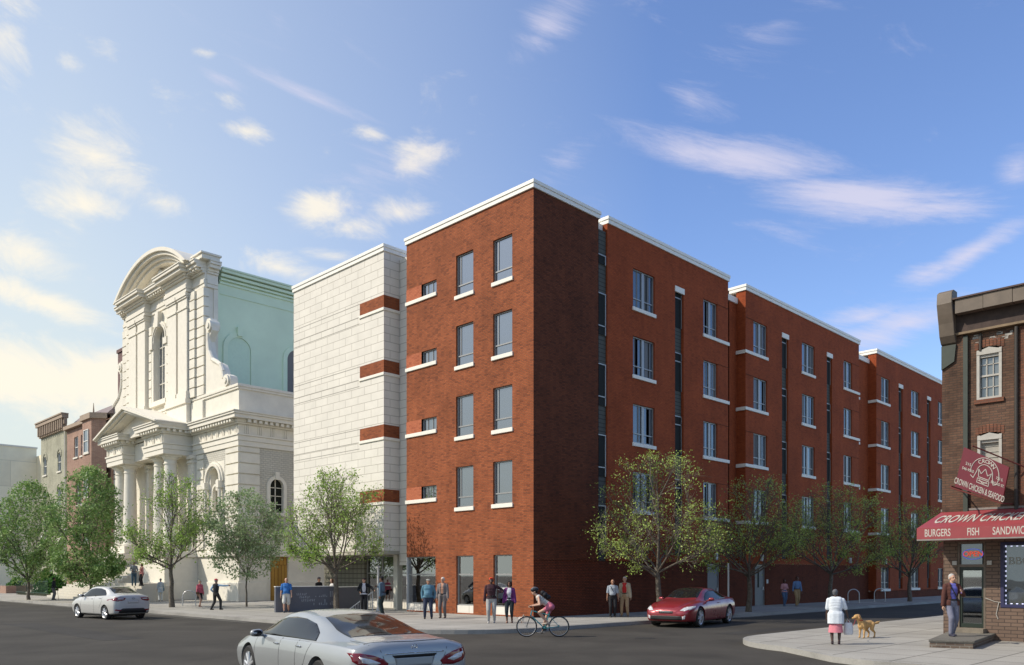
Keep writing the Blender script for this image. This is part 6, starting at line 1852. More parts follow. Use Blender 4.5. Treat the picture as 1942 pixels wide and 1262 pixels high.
gold = mat_plain('golden fur', (.50, .30, .12), .9, .22, 16, bump=.6, bscale=60)
dog(-1.30, -14.95, mixd(LEFT, CAMD, .35), .96, 'golden long-haired dog on the near pavement beside the woman in pink skirt', gold, mat_plain('darker fur', (.36, .19, .08), .9, .1, 16), headturn=.35)
def mat_patches():
    m, nt, b = newmat('white and brown fur'); tc = N(nt, 'ShaderNodeTexCoord'); nz = N(nt, 'ShaderNodeTexNoise', inp={'Scale': 9.0, 'Detail': 1.0}); nt.links.new(tc.outputs['Object'], nz.inputs['Vector'])
    f = M(nt, 'GREATER_THAN', nz.outputs['Fac'], .53); nt.links.new(MIX(nt, f, (.62, .59, .54), (.16, .07, .03)), b.inputs['Base Color']); b.inputs['Roughness'].default_value = .9; return m
dog(-3.28, -2.45, mixd(CAMD, RIGHT, .4), .46, 'small white and brown dog standing beside the woman in purple cardigan', mat_patches(), mat_plain('brown ear', (.14, .06, .03), .9), small=True)

# ---- bicycle and rider
bz = -.15; BX, BY = -6.42, -6.50
bdir = mixd(LEFT, CAMD, .02)
bk = thing('bicycle', 'turquoise bicycle ridden along the kerb at the corner', 'bicycle', (BX, BY, bz), math.atan2(-bdir[0], bdir[1]))
tyre = mat_plain('tyre rubber', (.02, .02, .02), .8, .1); alu = mat_plain('alloy', (.45, .45, .45), .35, .05, metal=.7); turq = mat_plain('turquoise paint', (.04, .28, .32), .35, .04); blk = MT['black_metal']
def ring(mb, c, R0, r, n=40, m=8, ax='x'):
    vs = []; fs = []
    for i in range(n):
        t = 2 * PI * i / n
        for j in range(m):
            p = 2 * PI * j / m; rr = R0 + r * math.cos(p)
            vs.append((c[0] + r * math.sin(p), c[1] + rr * math.cos(t), c[2] + rr * math.sin(t)))
    for i in range(n):
        for j in range(m): fs.append((i * m + j, ((i + 1) % n) * m + j, ((i + 1) % n) * m + (j + 1) % m, i * m + (j + 1) % m))
    mb.add(vs, fs)
for wy in (.53, -.53):
    mb = MB(); ring(mb, (0, wy, .345), .325, .020); w = mb.obj('wheel', tyre, bk, smooth=180)
    mb = MB(); ring(mb, (0, wy, .345), .303, .010, 40, 6); mb.obj('rim', alu, w, smooth=180)
    mb = MB()
    for i in range(20):
        t = 2 * PI * i / 20; mb.cyl((.025 * (-1) ** i, wy + .02 * math.cos(t + 1.2), .345 + .02 * math.sin(t + 1.2)), (0, wy + .30 * math.cos(t), .345 + .30 * math.sin(t)), .0018, n=4)
    mb.cyl((-.05, wy, .345), (.05, wy, .345), .018); mb.obj('spokes', alu, w)
bb = (0, -.06, .28); hs_ = (0, .36, .86); st_ = (0, -.22, .80)
mb = MB(); mb.cyl(bb, st_, .016); mb.cyl(bb, (0, .40, .72), .019); mb.cyl((0, -.19, .72), hs_, .017); mb.cyl(hs_, (0, .40, .70), .020)
for q in (-.055, .055): mb.cyl((q * .3, -.06, .28), (q, -.53, .345), .010); mb.cyl((q * .3, -.19, .72), (q, -.53, .345), .009)
mb.obj('frame', turq, bk, smooth=50)
mb = MB(); mb.cyl((0, .40, .72), (0, .41, .68), .02)
for q in (-.05, .05): mb.cyl((q, .41, .70), (q, .53, .345), .011)
mb.obj('fork', blk, bk, smooth=50)
mb = MB(); mb.cyl(hs_, (0, .34, .96), .014); mb.cyl((0, .34, .96), (0, .42, .99), .014); mb.cyl((-.25, .38, 1.0), (.25, .38, 1.0), .012); mb.cyl((-.25, .38, 1.0), (-.26, .46, 1.02), .012); mb.cyl((.25, .38, 1.0), (.26, .46, 1.02), .012); mb.obj('handlebar', blk, bk, smooth=50)
mb = MB(); capsule(mb, (0, -.10, .91), (0, -.26, .925), .022, .05); capsule(mb, (-.04, -.28, .925), (.04, -.28, .925), .045); melt(mb, 'saddle', blk, bk, .008, 2).parent = bk
mb = MB(); mb.cyl(st_, (0, -.24, .90), .013); mb.obj('seat_post', alu, bk)
mb = MB(); mb.cyl((.03, -.06, .28), (.05, -.06, .28), .085, n=24); mb.cyl((.04, -.53, .345), (.052, -.53, .345), .04); mb.cyl((.055, -.06, .28), (.06, .02, .13), .009); mb.cyl((-.055, -.06, .28), (-.06, -.14, .43), .009); mb.box(.06, .14, -.02, .06, .115, .135); mb.box(-.14, -.06, -.18, -.10, .42, .44); mb.obj('crankset', blk, bk)
mb = MB(); mb.cyl((.045, -.06, .365), (.045, -.53, .385), .005); mb.cyl((.045, -.06, .195), (.045, -.53, .305), .005); mb.obj('chain', blk, bk)
def pack(r, k):
    mb = MB(); c = k['pel'].lerp(k['che'], .72) - k['fw'] * .20
    capsule(mb, c - k['up'] * .14 - k['rt'] * .06, c - k['up'] * .14 + k['rt'] * .06, .085); capsule(mb, c + k['up'] * .10 - k['rt'] * .05, c + k['up'] * .10 + k['rt'] * .05, .08); capsule(mb, c - k['rt'] * .07, c + k['rt'] * .07, .09)
    k['S'](mb); b = melt(mb, 'backpack', cloth((.022, .022, .026), .6), None, .012, 3)
    b.matrix_world = Matrix.Translation(r.location) @ Matrix.Rotation(r.rotation_euler.z, 4, 'Z'); tag(b, 'black backpack on the cyclist', 'backpack')
person(BX, BY, bdir, 1.72, 'cyclist in black helmet, white top and pink shorts riding the turquoise bicycle', LIGHT,
       [('top', (.50, .48, .44), 0, .02, 0)], ('tights', (.55, .16, .22)), z=bz, sex='f', hair=('short', (.02, .015, .012)), helmet=True, pelvis=(0, -.25, 1.02), chest=(0, .17, 1.35), feet=((.10, .00), (-.10, -.15)), lift=(.10, .41), knee_pole=(0, 1, .3),
       hands=((.22, .35, 1.045), (-.22, .35, 1.045)), curl=1.0, shoes=(.45, .36, .28), extra=pack, head_pitch=.15, hand_dir=(0, 1, -.1))
# ------------------------------------------------------------------ cars
def pchip(xs, ys, xq):
    xs = np.array(xs, float); ys = np.array(ys, float); h = np.diff(xs); d = np.diff(ys) / h
    m = np.zeros_like(ys)
    m[0] = d[0]; m[-1] = d[-1]
    for i in range(1, len(ys) - 1):
        if d[i - 1] * d[i] > 0:
            w1 = 2 * h[i] + h[i - 1]; w2 = h[i] + 2 * h[i - 1]; m[i] = (w1 + w2) / (w1 / d[i - 1] + w2 / d[i])
    i = np.clip(np.searchsorted(xs, xq) - 1, 0, len(xs) - 2); t = (xq - xs[i]) / h[i]
    return ((1 + 2 * t) * (1 - t) ** 2) * ys[i] + (t * (1 - t) ** 2) * h[i] * m[i] + (t * t * (3 - 2 * t)) * ys[i + 1] + (t * t * (t - 1)) * h[i] * m[i + 1]

def car_paint(name, c, metal=.35, rough=.28):
    m, nt, b = newmat(name)
    b.inputs['Base Color'].default_value = c + (1,); b.inputs['Metallic'].default_value = metal; b.inputs['Roughness'].default_value = rough
    b.inputs['Coat Weight'].default_value = .8; b.inputs['Coat Roughness'].default_value = .06
    tc = N(nt, 'ShaderNodeTexCoord'); nz = N(nt, 'ShaderNodeTexNoise', inp={'Scale': 1.2, 'Detail': 5.0}); nt.links.new(tc.outputs['Object'], nz.inputs['Vector'])
    mr = N(nt, 'ShaderNodeMapRange', inp={'From Min': .3, 'From Max': .7, 'To Min': rough - .05, 'To Max': rough + .12}); nt.links.new(nz.outputs['Fac'], mr.inputs['Value']); nt.links.new(mr.outputs[0], b.inputs['Roughness'])
    return m
CARGLASS, _nt, _b = newmat('car glass')
_b.inputs['Base Color'].default_value = (.012, .012, .012, 1); _b.inputs['Roughness'].default_value = .06; _b.inputs['Specular IOR Level'].default_value = .35
CAR_BLK = mat_plain('car black trim', (.018, .018, .018), .5, .1)
CHROME = mat_plain('chrome', (.55, .55, .56), .15, .03, metal=.9)
TAIL = mat_plain('tail lamp red', (.17, .004, .014), .12, .05, spec=.8); LAMPW = mat_plain('lamp clear', (.55, .55, .56), .12, .15, 30, spec=.8)
RIM = mat_plain('alloy rim', (.62, .63, .64), .3, .06, metal=.35)

def car(name, label, pos, rotz, S, table, wheels, wr_, spec, paint, cat='car'):
    root = thing(name, label, cat, (pos[0], pos[1], -.15), rotz)
    T = np.array(table, float); ys = T[:, 0]
    yq = np.unique(np.concatenate([np.linspace(ys[0], ys[-1], 90), ys]))
    C = [pchip(ys, T[:, k], yq) for k in range(1, 10)]     # zb wb wm zm zsh wsh zre wr zr
    rows = []
    for i in range(len(yq)):
        zb, wb, wm, zm, zsh, wsh, zre, wr, zr = [c[i] for c in C]
        ctl = [(0, zb), (wb * .6, zb), (wb, zb + .015), (wb + (wm - wb) * .75, zb + (zm - zb) * .35), (wm, zm), (wm - (wm - wsh) * .25, zm + (zsh - zm) * .6), (wsh, zsh), (wsh - .035, zsh + .02),
               (wsh * .5 + wr * .5 - .008, (zsh + zre) / 2 + .01), (wr, zre), (wr - .10, zre + (zr - zre) * .55), (wr * .5, zr - (zr - zre) * .12), (0, zr)]
        # smooth the section with a Catmull-Rom pass, sharper at the shoulder
        pts = []
        m = len(ctl)
        for j in range(m - 1):
            p0 = ctl[max(j - 1, 0)]; p1 = ctl[j]; p2 = ctl[j + 1]; p3 = ctl[min(j + 2, m - 1)]
            for q in range(4):
                t = q / 4
                pts.append(tuple(.5 * ((2 * p1[k]) + (-p0[k] + p2[k]) * t * .8 + (2 * p0[k] - 5 * p1[k] + 4 * p2[k] - p3[k]) * t * t * .8 + (-p0[k] + 3 * p1[k] - 3 * p2[k] + p3[k]) * t ** 3 * .8 + .2 * (2 * p1[k] * 0)) if False else p1[k] + (p2[k] - p1[k]) * t + .5 * t * (1 - t) * ((p1[k] - p0[k]) * (1 - t) - (p3[k] - p2[k]) * t + (p2[k] - p1[k]) * (2 * t - 1)) * .8 for k in (0, 1)))
        pts.append(ctl[-1])
        rows.append(pts)
    m = len(rows[0]); vs = []; fs = []
    for i, r in enumerate(rows):
        loop = [(x, yq[i], z) for x, z in r] + [(-x, yq[i], z) for x, z in r[-2:0:-1]]
        vs += loop
    n = 2 * m - 2
    for i in range(len(rows) - 1):
        for j in range(n): fs.append((i * n + j, i * n + (j + 1) % n, (i + 1) * n + (j + 1) % n, (i + 1) * n + j))
    fs.append(tuple(reversed(range(n)))); fs.append(tuple(range((len(rows) - 1) * n, len(rows) * n)))
    vs = [(a * S, b * S, c * S) for a, b, c in vs]
    mb = MB(); mb.add(vs, fs)
    me = mb.mesh('body', paint); bm = bmesh.new(); bm.from_mesh(me); bmesh.ops.recalc_face_normals(bm, faces=bm.faces); bm.to_mesh(me); bm.free()
    bvh = BVHTree.FromPolygons(vs, fs)
    o = bpy.data.objects.new('body', me); COL.objects.link(o)
    # wheel arches
    cut = MB()
    for wy in wheels:
        for sd in (-1, 1): cut.cyl((sd * .50 * S, wy * S, wr_ * S + .01), (sd * 1.3 * S, wy * S, wr_ * S + .01), (wr_ + .045) * S, n=40)
    co = cut.obj('cutter', CAR_BLK)
    md = o.modifiers.new('b', 'BOOLEAN'); md.operation = 'DIFFERENCE'; md.solver = 'EXACT'; md.object = co
    dg = bpy.context.evaluated_depsgraph_get(); m2 = bpy.data.meshes.new_from_object(o.evaluated_get(dg))
    bpy.data.objects.remove(co); bpy.data.objects.remove(o); bpy.data.meshes.remove(me)
    m2.name = 'body'; m2.materials.clear(); m2.materials.append(paint); m2.materials.append(CAR_BLK)
    for p in m2.polygons:
        c = p.center / S
        for wy in wheels:
            if math.hypot(c.y - wy, c.z - wr_) < wr_ + .042 and abs(c.x) < .97 and abs(p.normal.x) < .98 or (math.hypot(c.y - wy, c.z - wr_) < wr_ + .04): p.material_index = 1
    body = bpy.data.objects.new('body', m2); COL.objects.link(body); body.parent = root; set_smooth(body, 38)
    # patches laid on the body: polygon in a view plane, cast onto the surface, with its own thickness
    def patch(nm, mat, poly, view, off=.004, parent=None, both=False, res=.04):
        objs = []
        for sgn in ((1, -1) if both else (1,)):
            P_ = [(a * S, b * S) for a, b in poly]
            bm = bmesh.new(); v_ = [bm.verts.new((a, b, 0)) for a, b in P_]; bm.faces.new(v_)
            r = res * S
            for ax in (0, 1):
                lo = min(p[ax] for p in P_); hi = max(p[ax] for p in P_); k = lo + r
                while k < hi:
                    no = (1, 0, 0) if ax == 0 else (0, 1, 0); co_ = (k, 0, 0) if ax == 0 else (0, k, 0)
                    bmesh.ops.bisect_plane(bm, geom=bm.verts[:] + bm.edges[:] + bm.faces[:], plane_co=co_, plane_no=no); k += r
            ok = True
            for v in bm.verts:
                a, b = v.co.x, v.co.y
                if view == 'side': org, dr_ = Vector((sgn * 2 * S, a, b)), Vector((-sgn, 0, 0))
                elif view == 'rear': org, dr_ = Vector((sgn * a, -4 * S, b)), Vector((0, 1, 0))
                elif view == 'front': org, dr_ = Vector((sgn * a, 4 * S, b)), Vector((0, -1, 0))
                elif view == 'top': org, dr_ = Vector((sgn * a, b, 3 * S)), Vector((0, 0, -1))
                hit, nr, _, _ = bvh.ray_cast(org, dr_)
                if hit is None:
                    hit, nr, _, _ = bvh.find_nearest(org + dr_ * (2 * S if view == 'side' else 1.6 * S))
                if nr.dot(dr_) > 0: nr = -nr
                v.co = hit + nr * off
            fc = bm.faces[:]
            nrm = Vector()
            for f in fc: f.normal_update(); nrm += f.normal
            out = {'side': Vector((sgn, 0, 0)), 'rear': Vector((0, -1, 0)), 'front': Vector((0, 1, 0)), 'top': Vector((0, 0, 1))}[view]
            if nrm.dot(out) < 0: bmesh.ops.reverse_faces(bm, faces=fc)
            mm = bpy.data.meshes.new(nm); bm.to_mesh(mm); bm.free(); mm.materials.append(mat)
            mm.polygons.foreach_set('use_smooth', [True] * len(mm.polygons))
            q = bpy.data.objects.new(nm, mm); COL.objects.link(q); q.parent = parent or root
            md = q.modifiers.new('solid', 'SOLIDIFY'); md.thickness = off * 1.6; md.offset = -1
            objs.append(q)
        return objs
    def line(nm, mat, pts, view, w=.007, both=False, parent=None, off=.0025):
        for i in range(len(pts) - 1):
            a = Vector(pts[i]); b = Vector(pts[i + 1]); d = (b - a).normalized(); nn_ = Vector((-d.y, d.x)) * w / 2
            patch(nm, mat, [tuple(a + nn_), tuple(b + nn_), tuple(b - nn_), tuple(a - nn_)], view, off, parent, both, .06)
    for q in spec:
        kind = q[0]
        if kind == 'patch': patch(q[1], q[2], q[3], q[4], *(q[5:6] or (.004,)), parent=(body if q[1] in ('seam',) else None), both=(len(q) > 6 and q[6]))
        elif kind == 'line': line(q[1], q[2], q[3], q[4], q[5], q[6], body)
        elif kind == 'handle':
            for sg in (-1, 1):
                hit, nr, _, _ = bvh.ray_cast(Vector((sg * 2 * S, q[1] * S, q[2] * S)), Vector((-sg, 0, 0)))
                mb = MB(); capsule(mb, hit + Vector((sg * .018, -.08 * S, 0)), hit + Vector((sg * .018, .08 * S, 0)), .012 * S, None, 8, 2); mb.obj('door_handle', q[3], root, smooth=180)
                patch('handle_recess', CAR_BLK, [(q[1] - .06, q[2] - .022), (q[1] + .06, q[2] - .022), (q[1] + .06, q[2] + .018), (q[1] - .06, q[2] + .018)], 'side', .002) if sg == 1 else None
        elif kind == 'mirror':
            for sg in (-1, 1):
                mb = MB(); capsule(mb, (sg * (q[3] + .08) * S, q[1] * S, q[2] * S), (sg * (q[3] + .17) * S, (q[1] - .01) * S, q[2] * S), .065 * S, .058 * S, 12, 3); capsule(mb, (sg * (q[3] - .08) * S, (q[1] + .02) * S, (q[2] - .05) * S), (sg * (q[3] + .08) * S, q[1] * S, (q[2] - .04) * S), .02 * S, .022 * S, 8, 2)
                o_ = melt(mb, 'mirror', paint, root, .012, 2)
                mb = MB(); mb.ball((sg * (q[3] + .125) * S, (q[1] - .055) * S, q[2] * S), (.075 * S, .010 * S, .05 * S), 12, 8); mb.obj('mirror_glass', CARGLASS, o_, smooth=180)
    # wheels
    for wy in wheels:
        for sd in (-1, 1):
            R0 = wr_ * S; X = sd * (spec_w) * S if False else sd * (table[len(table) // 2][3] - .115) * S
            mb = MB(); n = 40; hw = .105 * S
            prof = [(R0 * .70, -hw * .9), (R0 * .93, -hw), (R0 * .99, -hw * .8), (R0, -hw * .4), (R0, hw * .4), (R0 * .99, hw * .8), (R0 * .93, hw), (R0 * .70, hw * .9)]
            vs2 = []; fs2 = []
            for (r, x_) in prof:
                for i in range(n): t = 2 * PI * i / n; vs2.append((X + x_, wy * S + r * math.cos(t), R0 + r * math.sin(t)))
            for j in range(len(prof)):
                for i in range(n): fs2.append((j * n + i, j * n + (i + 1) % n, ((j + 1) % len(prof)) * n + (i + 1) % n, ((j + 1) % len(prof)) * n + i))
            mb.add(vs2, fs2); w = mb.obj('wheel', tyre, root, smooth=50)
            mb = MB(); xo = X + sd * hw * .75
            for r0_, r1_, xa, xb in ((.70, .64, .9, .8),):
                for i in range(n):
                    t0 = 2 * PI * i / n; t1 = 2 * PI * (i + 1) / n
                    mb.add([(X + sd * hw * .95, wy * S + R0 * .72 * math.cos(t0), R0 + R0 * .72 * math.sin(t0)), (X + sd * hw * .95, wy * S + R0 * .72 * math.cos(t1), R0 + R0 * .72 * math.sin(t1)),
                            (X + sd * hw * .75, wy * S + R0 * .64 * math.cos(t1), R0 + R0 * .64 * math.sin(t1)), (X + sd * hw * .75, wy * S + R0 * .64 * math.cos(t0), R0 + R0 * .64 * math.sin(t0)),
                            (X - sd * hw * .8, wy * S + R0 * .66 * math.cos(t1), R0 + R0 * .66 * math.sin(t1)), (X - sd * hw * .8, wy * S + R0 * .66 * math.cos(t0), R0 + R0 * .66 * math.sin(t0))], [(0, 1, 2, 3), (3, 2, 4, 5)])
            for k in range(10):
                t = 2 * PI * (k // 2) / 5 + (.13 if k % 2 else -.13)
                mb.cyl((xo + sd * .004, wy * S + R0 * .12 * math.cos(t), R0 + R0 * .12 * math.sin(t)), (xo, wy * S + R0 * .67 * math.cos(t * 1.0 + (.10 if k % 2 else -.10)), R0 + R0 * .67 * math.sin(t + (.10 if k % 2 else -.10))), .028 * S, .020 * S, 6)
            mb.cyl((xo - sd * .02, wy * S, R0), (xo + sd * .02, wy * S, R0), R0 * .15, n=16)
            mb.obj('rim', RIM, w, smooth=40, fixn=True)
            mb = MB(); mb.cyl((X - sd * hw * .2, wy * S, R0), (X + sd * hw * .1, wy * S, R0), R0 * .55, n=24); mb.obj('brake_disc', CAR_BLK, w)
    mb = MB()
    for wy in wheels: mb.cyl((-.7 * S, wy * S, wr_ * S), (.7 * S, wy * S, wr_ * S), .04)
    mb.box(-.62 * S, .62 * S, (ys[0] + .5) * S, (ys[-1] - .5) * S, .15, .25); mb.obj('underbody', CAR_BLK, root)
    return root
def hdg(deg):   # heading: degrees to the left of the camera's view axis
    a = R(deg); v = Vector(FWD) * math.cos(a) - Vector(RGT) * math.sin(a); return math.atan2(-v.x, v.y)
def at(lat, dep): return (CAMX + RGT[0] * lat + FWD[0] * dep, CAMY + RGT[1] * lat + FWD[1] * dep)

def scale_tab(T, L, W, H, mod=None):
    out = []
    for r in T:
        r = list(r); r[0] *= L
        for k in (2, 3, 6, 8): r[k] *= W
        for k in (1, 4, 5, 7, 9): r[k] *= H
        if mod: r = mod(r)
        out.append(tuple(r))
    return out
#          y     zb   wb   wm   zm   zsh  wsh  zre  wr   zr
SEDAN = [(-2.48, .40, .50, .58, .60, .84, .54, .90, .38, .92),
         (-2.44, .30, .70, .78, .60, .90, .72, .97, .56, 1.00),
         (-2.34, .23, .79, .88, .60, .935, .82, 1.00, .66, 1.055),
         (-1.95, .20, .84, .93, .62, .955, .86, 1.02, .68, 1.08),
         (-1.50, .20, .86, .94, .64, .96, .875, 1.09, .64, 1.155),
         (-1.05, .20, .86, .94, .64, .955, .88, 1.21, .60, 1.275),
         (-.55, .19, .86, .935, .62, .945, .88, 1.315, .585, 1.375),
         (0.0, .19, .86, .93, .60, .935, .88, 1.355, .58, 1.42),
         (.45, .19, .86, .93, .60, .92, .88, 1.315, .59, 1.385),
         (.90, .19, .86, .93, .60, .905, .875, 1.17, .62, 1.235),
         (1.30, .19, .86, .93, .60, .89, .865, .97, .72, 1.045),
         (1.65, .20, .85, .925, .60, .865, .845, .91, .70, .975),
         (2.05, .22, .80, .90, .58, .81, .79, .85, .62, .90),
         (2.32, .24, .70, .82, .55, .73, .68, .76, .52, .80),
         (2.46, .30, .55, .68, .52, .63, .52, .67, .40, .69),
         (2.51, .36, .40, .52, .50, .57, .40, .60, .30, .62)]
silver = car_paint('silver paint', (.30, .315, .32), .3, .36)
sil_spec = [
    ('patch', 'side_window', CARGLASS, [(-1.18, .985), (-1.05, 1.10), (-.75, 1.225), (-.35, 1.285), (.05, 1.30), (.40, 1.275), (.75, 1.19), (1.0, 1.07), (1.18, .955), (.4, .965), (-.4, .98)], 'side', .005, True),
    ('patch', 'rear_window', CARGLASS, [(-.50, -.72), (-.30, -.66), (0, -.64), (.30, -.66), (.50, -.72), (.585, -1.3), (.60, -1.78), (.3, -1.84), (0, -1.86), (-.3, -1.84), (-.60, -1.78), (-.585, -1.3)], 'top', .005),
    ('patch', 'windscreen', CARGLASS, [(-.52, .42), (0, .36), (.52, .42), (.63, 1.25), (.3, 1.38), (0, 1.42), (-.3, 1.38), (-.63, 1.25)], 'top', .005),
    ('patch', 'tail_lamp', TAIL, [(.86, .895), (.76, .895), (.60, .86), (.46, .80), (.39, .73), (.43, .665), (.60, .66), (.76, .70), (.85, .78)], 'rear', .008, True),
    ('patch', 'reversing_lamp', LAMPW, [(.78, .845), (.64, .81), (.50, .745), (.60, .715), (.74, .76)], 'rear', .013, True),
    ('patch', 'plate_recess', CAR_BLK, [(-.34, .845), (.34, .845), (.30, .80), (-.30, .80)], 'rear', .004),
    ('patch', 'plate_panel', silver, [(-.30, .80), (.30, .80), (.26, .66), (-.26, .66)], 'rear', .006),
    ('patch', 'boot_trim', CHROME, [(-.44, .875), (0, .885), (.44, .875), (.44, .86), (0, .87), (-.44, .86)], 'rear', .009),
    ('line', 'seam', CAR_BLK, [(-.62, .97), (-.62, .40)], 'side', .007, True), ('line', 'seam', CAR_BLK, [(.05, .96), (.05, .26)], 'side', .007, True), ('line', 'seam', CAR_BLK, [(1.12, .90), (1.14, .6), (1.05, .3)], 'side', .007, True),
    ('line', 'seam', CAR_BLK, [(-.62, .40), (-.95, .62), (-1.12, .95)], 'side', .007, True),
    ('line', 'seam', CAR_BLK, [(-.62, -2.38), (-.66, -1.9)], 'top', .007, True),
    ('line', 'seam', CAR_BLK, [(.50, .93), (.40, .64), (0, .62)], 'rear', .006, True),
    ('line', 'seam', CAR_BLK, [(-1.75, .90), (-1.60, .90), (-1.60, .78), (-1.75, .78), (-1.75, .90)], 'side', .005, False),
    ('line', 'boot_lip', CAR_BLK, [(-.66, -2.30), (-.35, -2.38), (0, -2.40), (.35, -2.38), (.66, -2.30)], 'top', .012, False),
    ('handle', .18, .86, CHROME), ('handle', -.72, .88, CHROME), ('mirror', .86, .99, .86)]
def zsc(sp, k):
    out = []
    for q in sp:
        q = list(q)
        if q[0] in ('patch', 'line') and q[4] != 'top': q[3] = [(a, b * k) for a, b in q[3]]
        elif q[0] in ('handle', 'mirror'): q[2] *= k
        out.append(tuple(q))
    return out
sil_spec = zsc(sil_spec, .90)
p_ = at(-3.10, 14.6)
sv = car('silver_sedan', 'large silver four-door coupe seen from behind, driving off in the foreground', p_, hdg(36), 1.13, scale_tab(SEDAN, 1, 1, .90), (-1.43, 1.46), .325, sil_spec, silver)
# round three-pointed emblem on the boot
mb = MB(); E_ = Vector((0, -2.475 * 1.13, .855 * 1.13))
ring_pts = [(E_.x + .045 * math.cos(R(a)), E_.y, E_.z + .045 * math.sin(R(a))) for a in range(0, 361, 20)]
mb.tube(ring_pts, .005, 6)
for a in (90, 210, 330): mb.cyl(E_, (E_.x + .045 * math.cos(R(a)), E_.y, E_.z + .045 * math.sin(R(a))), .007, .002, 6)
mb.obj('emblem', CHROME, sv)

COMPACT = [(-2.12, .42, .48, .56, .62, .92, .50, .98, .36, 1.00),
           (-2.08, .32, .66, .74, .62, .98, .66, 1.04, .52, 1.06),
           (-1.98, .25, .74, .82, .62, 1.00, .74, 1.06, .60, 1.10),
           (-1.70, .22, .78, .85, .62, 1.01, .77, 1.08, .60, 1.13),
           (-1.35, .21, .79, .86, .62, 1.00, .78, 1.17, .57, 1.22),
           (-.95, .20, .79, .86, .62, .985, .785, 1.32, .55, 1.37),
           (-.45, .20, .79, .86, .60, .965, .785, 1.40, .55, 1.445),
           (0.0, .20, .79, .86, .60, .945, .785, 1.405, .55, 1.455),
           (.45, .20, .79, .86, .60, .925, .785, 1.36, .555, 1.42),
           (.85, .20, .79, .86, .60, .905, .78, 1.20, .58, 1.26),
           (1.25, .20, .79, .86, .60, .89, .775, 1.00, .66, 1.06),
           (1.55, .21, .78, .855, .60, .86, .76, .92, .64, .98),
           (1.85, .22, .72, .82, .58, .80, .70, .84, .56, .89),
           (2.05, .26, .60, .70, .55, .70, .56, .74, .44, .77),
           (2.13, .34, .44, .54, .52, .60, .42, .64, .32, .66)]
wht = car_paint('white paint', (.47, .465, .44), .05, .35)
cp_spec = [
    ('patch', 'side_window', CARGLASS, [(-1.18, 1.05), (-1.10, 1.14), (-.85, 1.29), (-.45, 1.355), (0, 1.36), (.45, 1.31), (.75, 1.18), (1.05, .97), (.4, .985), (-.4, 1.02)], 'side', .005, True),
    ('patch', 'rear_window', CARGLASS, [(-.44, -.80), (0, -.74), (.44, -.80), (.52, -1.52), (0, -1.60), (-.52, -1.52)], 'top', .005),
    ('patch', 'windscreen', CARGLASS, [(-.48, .48), (0, .42), (.48, .48), (.58, 1.22), (0, 1.36), (-.58, 1.22)], 'top', .005),
    ('patch', 'tail_lamp', TAIL, [(.32, .96), (.80, .985), (.84, .84), (.66, .80), (.40, .86)], 'rear', .008, True),
    ('patch', 'reversing_lamp', LAMPW, [(.40, .93), (.66, .945), (.66, .90), (.44, .885)], 'rear', .013, True),
    ('patch', 'bumper_grille', CAR_BLK, [(-.62, .30), (.62, .30), (.60, .42), (.46, .50), (-.46, .50), (-.60, .42)], 'rear', .006),
    ('patch', 'reflector', TAIL, [(.50, .44), (.76, .47), (.76, .41), (.60, .38)], 'rear', .009, True),
    ('patch', 'plate_panel', wht, [(-.24, .84), (.24, .84), (.22, .72), (-.22, .72)], 'rear', .006),
    ('line', 'seam', CAR_BLK, [(-.24, .84), (.24, .84), (.22, .72), (-.22, .72), (-.24, .84)], 'rear', .008, False),
    ('line', 'seam', CAR_BLK, [(-.28, 1.01), (-.28, .28)], 'side', .009, True), ('line', 'seam', CAR_BLK, [(.92, .94), (.95, .3)], 'side', .009, True), ('line', 'seam', CAR_BLK, [(-.98, 1.0), (-1.0, .8), (-.78, .5)], 'side', .009, True),
    ('line', 'pillar', CAR_BLK, [(-.25, 1.0), (-.22, 1.36)], 'side', .05, True),
    ('handle', -.06, .90, wht), ('handle', -.82, .93, wht), ('mirror', .74, 1.02, .77)]
p_ = at(-19.0, 38.9)
wc = car('white_compact_car', 'white compact four-door car seen from behind near the church steps', p_, hdg(52), 1.04, COMPACT, (-1.27, 1.30), .305, cp_spec, wht)
mb = MB(); pts_ = [(.06 * math.cos(R(a)), -2.13 * 1.05, .905 + .03 * math.sin(R(a)) + .06) for a in range(0, 361, 20)]; mb.tube(pts_, .006, 5); mb.obj('emblem', CAR_BLK, wc)

COUPE = [(-2.25, .42, .52, .62, .60, .86, .58, .92, .42, .93),
         (-2.20, .32, .72, .82, .60, .92, .74, .98, .58, .99),
         (-2.08, .25, .80, .89, .62, .94, .80, .995, .64, 1.02),
         (-1.80, .22, .84, .92, .63, .945, .83, 1.02, .63, 1.06),
         (-1.40, .20, .85, .93, .63, .94, .85, 1.09, .60, 1.15),
         (-.95, .19, .85, .92, .62, .93, .855, 1.23, .57, 1.28),
         (-.45, .19, .85, .92, .60, .915, .855, 1.32, .56, 1.365),
         (0.0, .19, .85, .92, .60, .90, .855, 1.325, .56, 1.38),
         (.45, .19, .85, .92, .60, .885, .855, 1.24, .575, 1.31),
         (.90, .19, .85, .92, .60, .87, .85, 1.04, .62, 1.12),
         (1.25, .19, .85, .92, .60, .855, .84, .91, .70, .985),
         (1.65, .19, .84, .915, .60, .82, .81, .86, .66, .925),
         (2.00, .20, .78, .87, .56, .74, .74, .78, .58, .84),
         (2.22, .21, .68, .78, .52, .66, .60, .70, .48, .73),
         (2.33, .24, .52, .62, .48, .57, .44, .60, .34, .62),
         (2.36, .28, .40, .48, .45, .52, .34, .55, .26, .56)]
redp = car_paint('red paint', (.25, .018, .026), .25, .28)
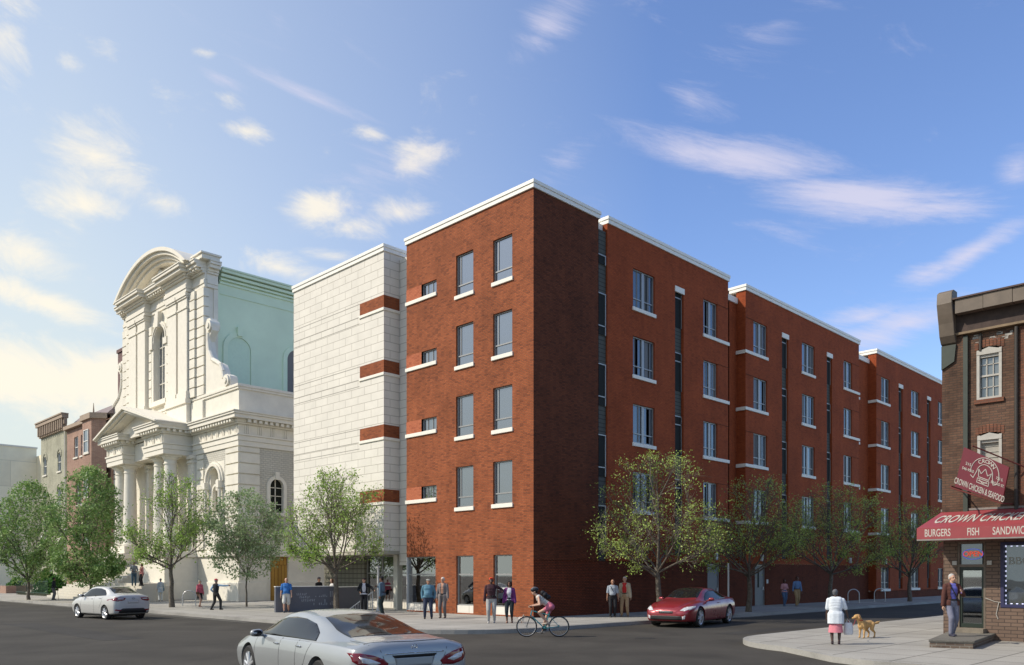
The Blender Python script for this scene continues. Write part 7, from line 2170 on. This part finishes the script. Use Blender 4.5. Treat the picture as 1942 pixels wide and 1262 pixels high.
cs_spec = [
    ('patch', 'side_window', CARGLASS, [(-1.30, .985), (-1.12, 1.09), (-.80, 1.21), (-.40, 1.275), (0, 1.275), (.35, 1.19), (.62, 1.05), (.78, .92), (-.3, .95), (-.8, .965)], 'side', .005, True),
    ('patch', 'rear_window', CARGLASS, [(-.44, -.80), (.44, -.80), (.52, -1.65), (-.52, -1.65)], 'top', .005),
    ('patch', 'windscreen', CARGLASS, [(-.50, .16), (0, .10), (.50, .16), (.60, 1.0), (.3, 1.12), (0, 1.16), (-.3, 1.12), (-.60, 1.0)], 'top', .005),
    ('patch', 'headlamp', LAMPW, [(.50, .60), (.60, .70), (.84, .76), (.82, .66), (.66, .59)], 'front', .009, True),
    ('patch', 'headlamp', LAMPW, [(2.15, .62), (1.78, .72), (1.72, .76), (2.10, .73)], 'side', .009, True),
    ('patch', 'grille', CAR_BLK, [(-.28, .575), (0, .60), (.28, .575), (.25, .50), (-.25, .50)], 'front', .006),
    ('line', 'grille_bar', CHROME, [(-.26, .555), (.26, .555)], 'front', .012, False), ('line', 'grille_bar', CHROME, [(-.25, .525), (.25, .525)], 'front', .012, False),
    ('patch', 'lower_intake', CAR_BLK, [(-.56, .42), (.56, .42), (.60, .28), (-.60, .28)], 'front', .006),
    ('patch', 'fog_lamp', LAMPW, [(.60, .40), (.70, .44), (.68, .32), (.60, .29)], 'front', .012, True),
    ('line', 'seam', CAR_BLK, [(-.52, .95), (-.55, .60), (-.45, .28)], 'side', .008, True), ('line', 'seam', CAR_BLK, [(.82, .88), (.86, .6), (.80, .3)], 'side', .008, True),
    ('line', 'pillar', redp, [(-.50, .94), (-.42, 1.29)], 'side', .05, True),
    ('line', 'seam', CAR_BLK, [(-.62, 1.1), (-.56, 1.8), (-.42, 2.18)], 'top', .008, True),
    ('handle', -.32, .83, redp), ('mirror', .60, .97, .86)]
p_ = at(7.42, 33.9)
rc = car('red_coupe', 'shiny red two-door coupe driving toward the corner on the side street', p_, hdg(180 - 34) if False else math.atan2(.985, -.172), 1.10, COUPE, (-1.42, 1.40), .35, cs_spec, redp)
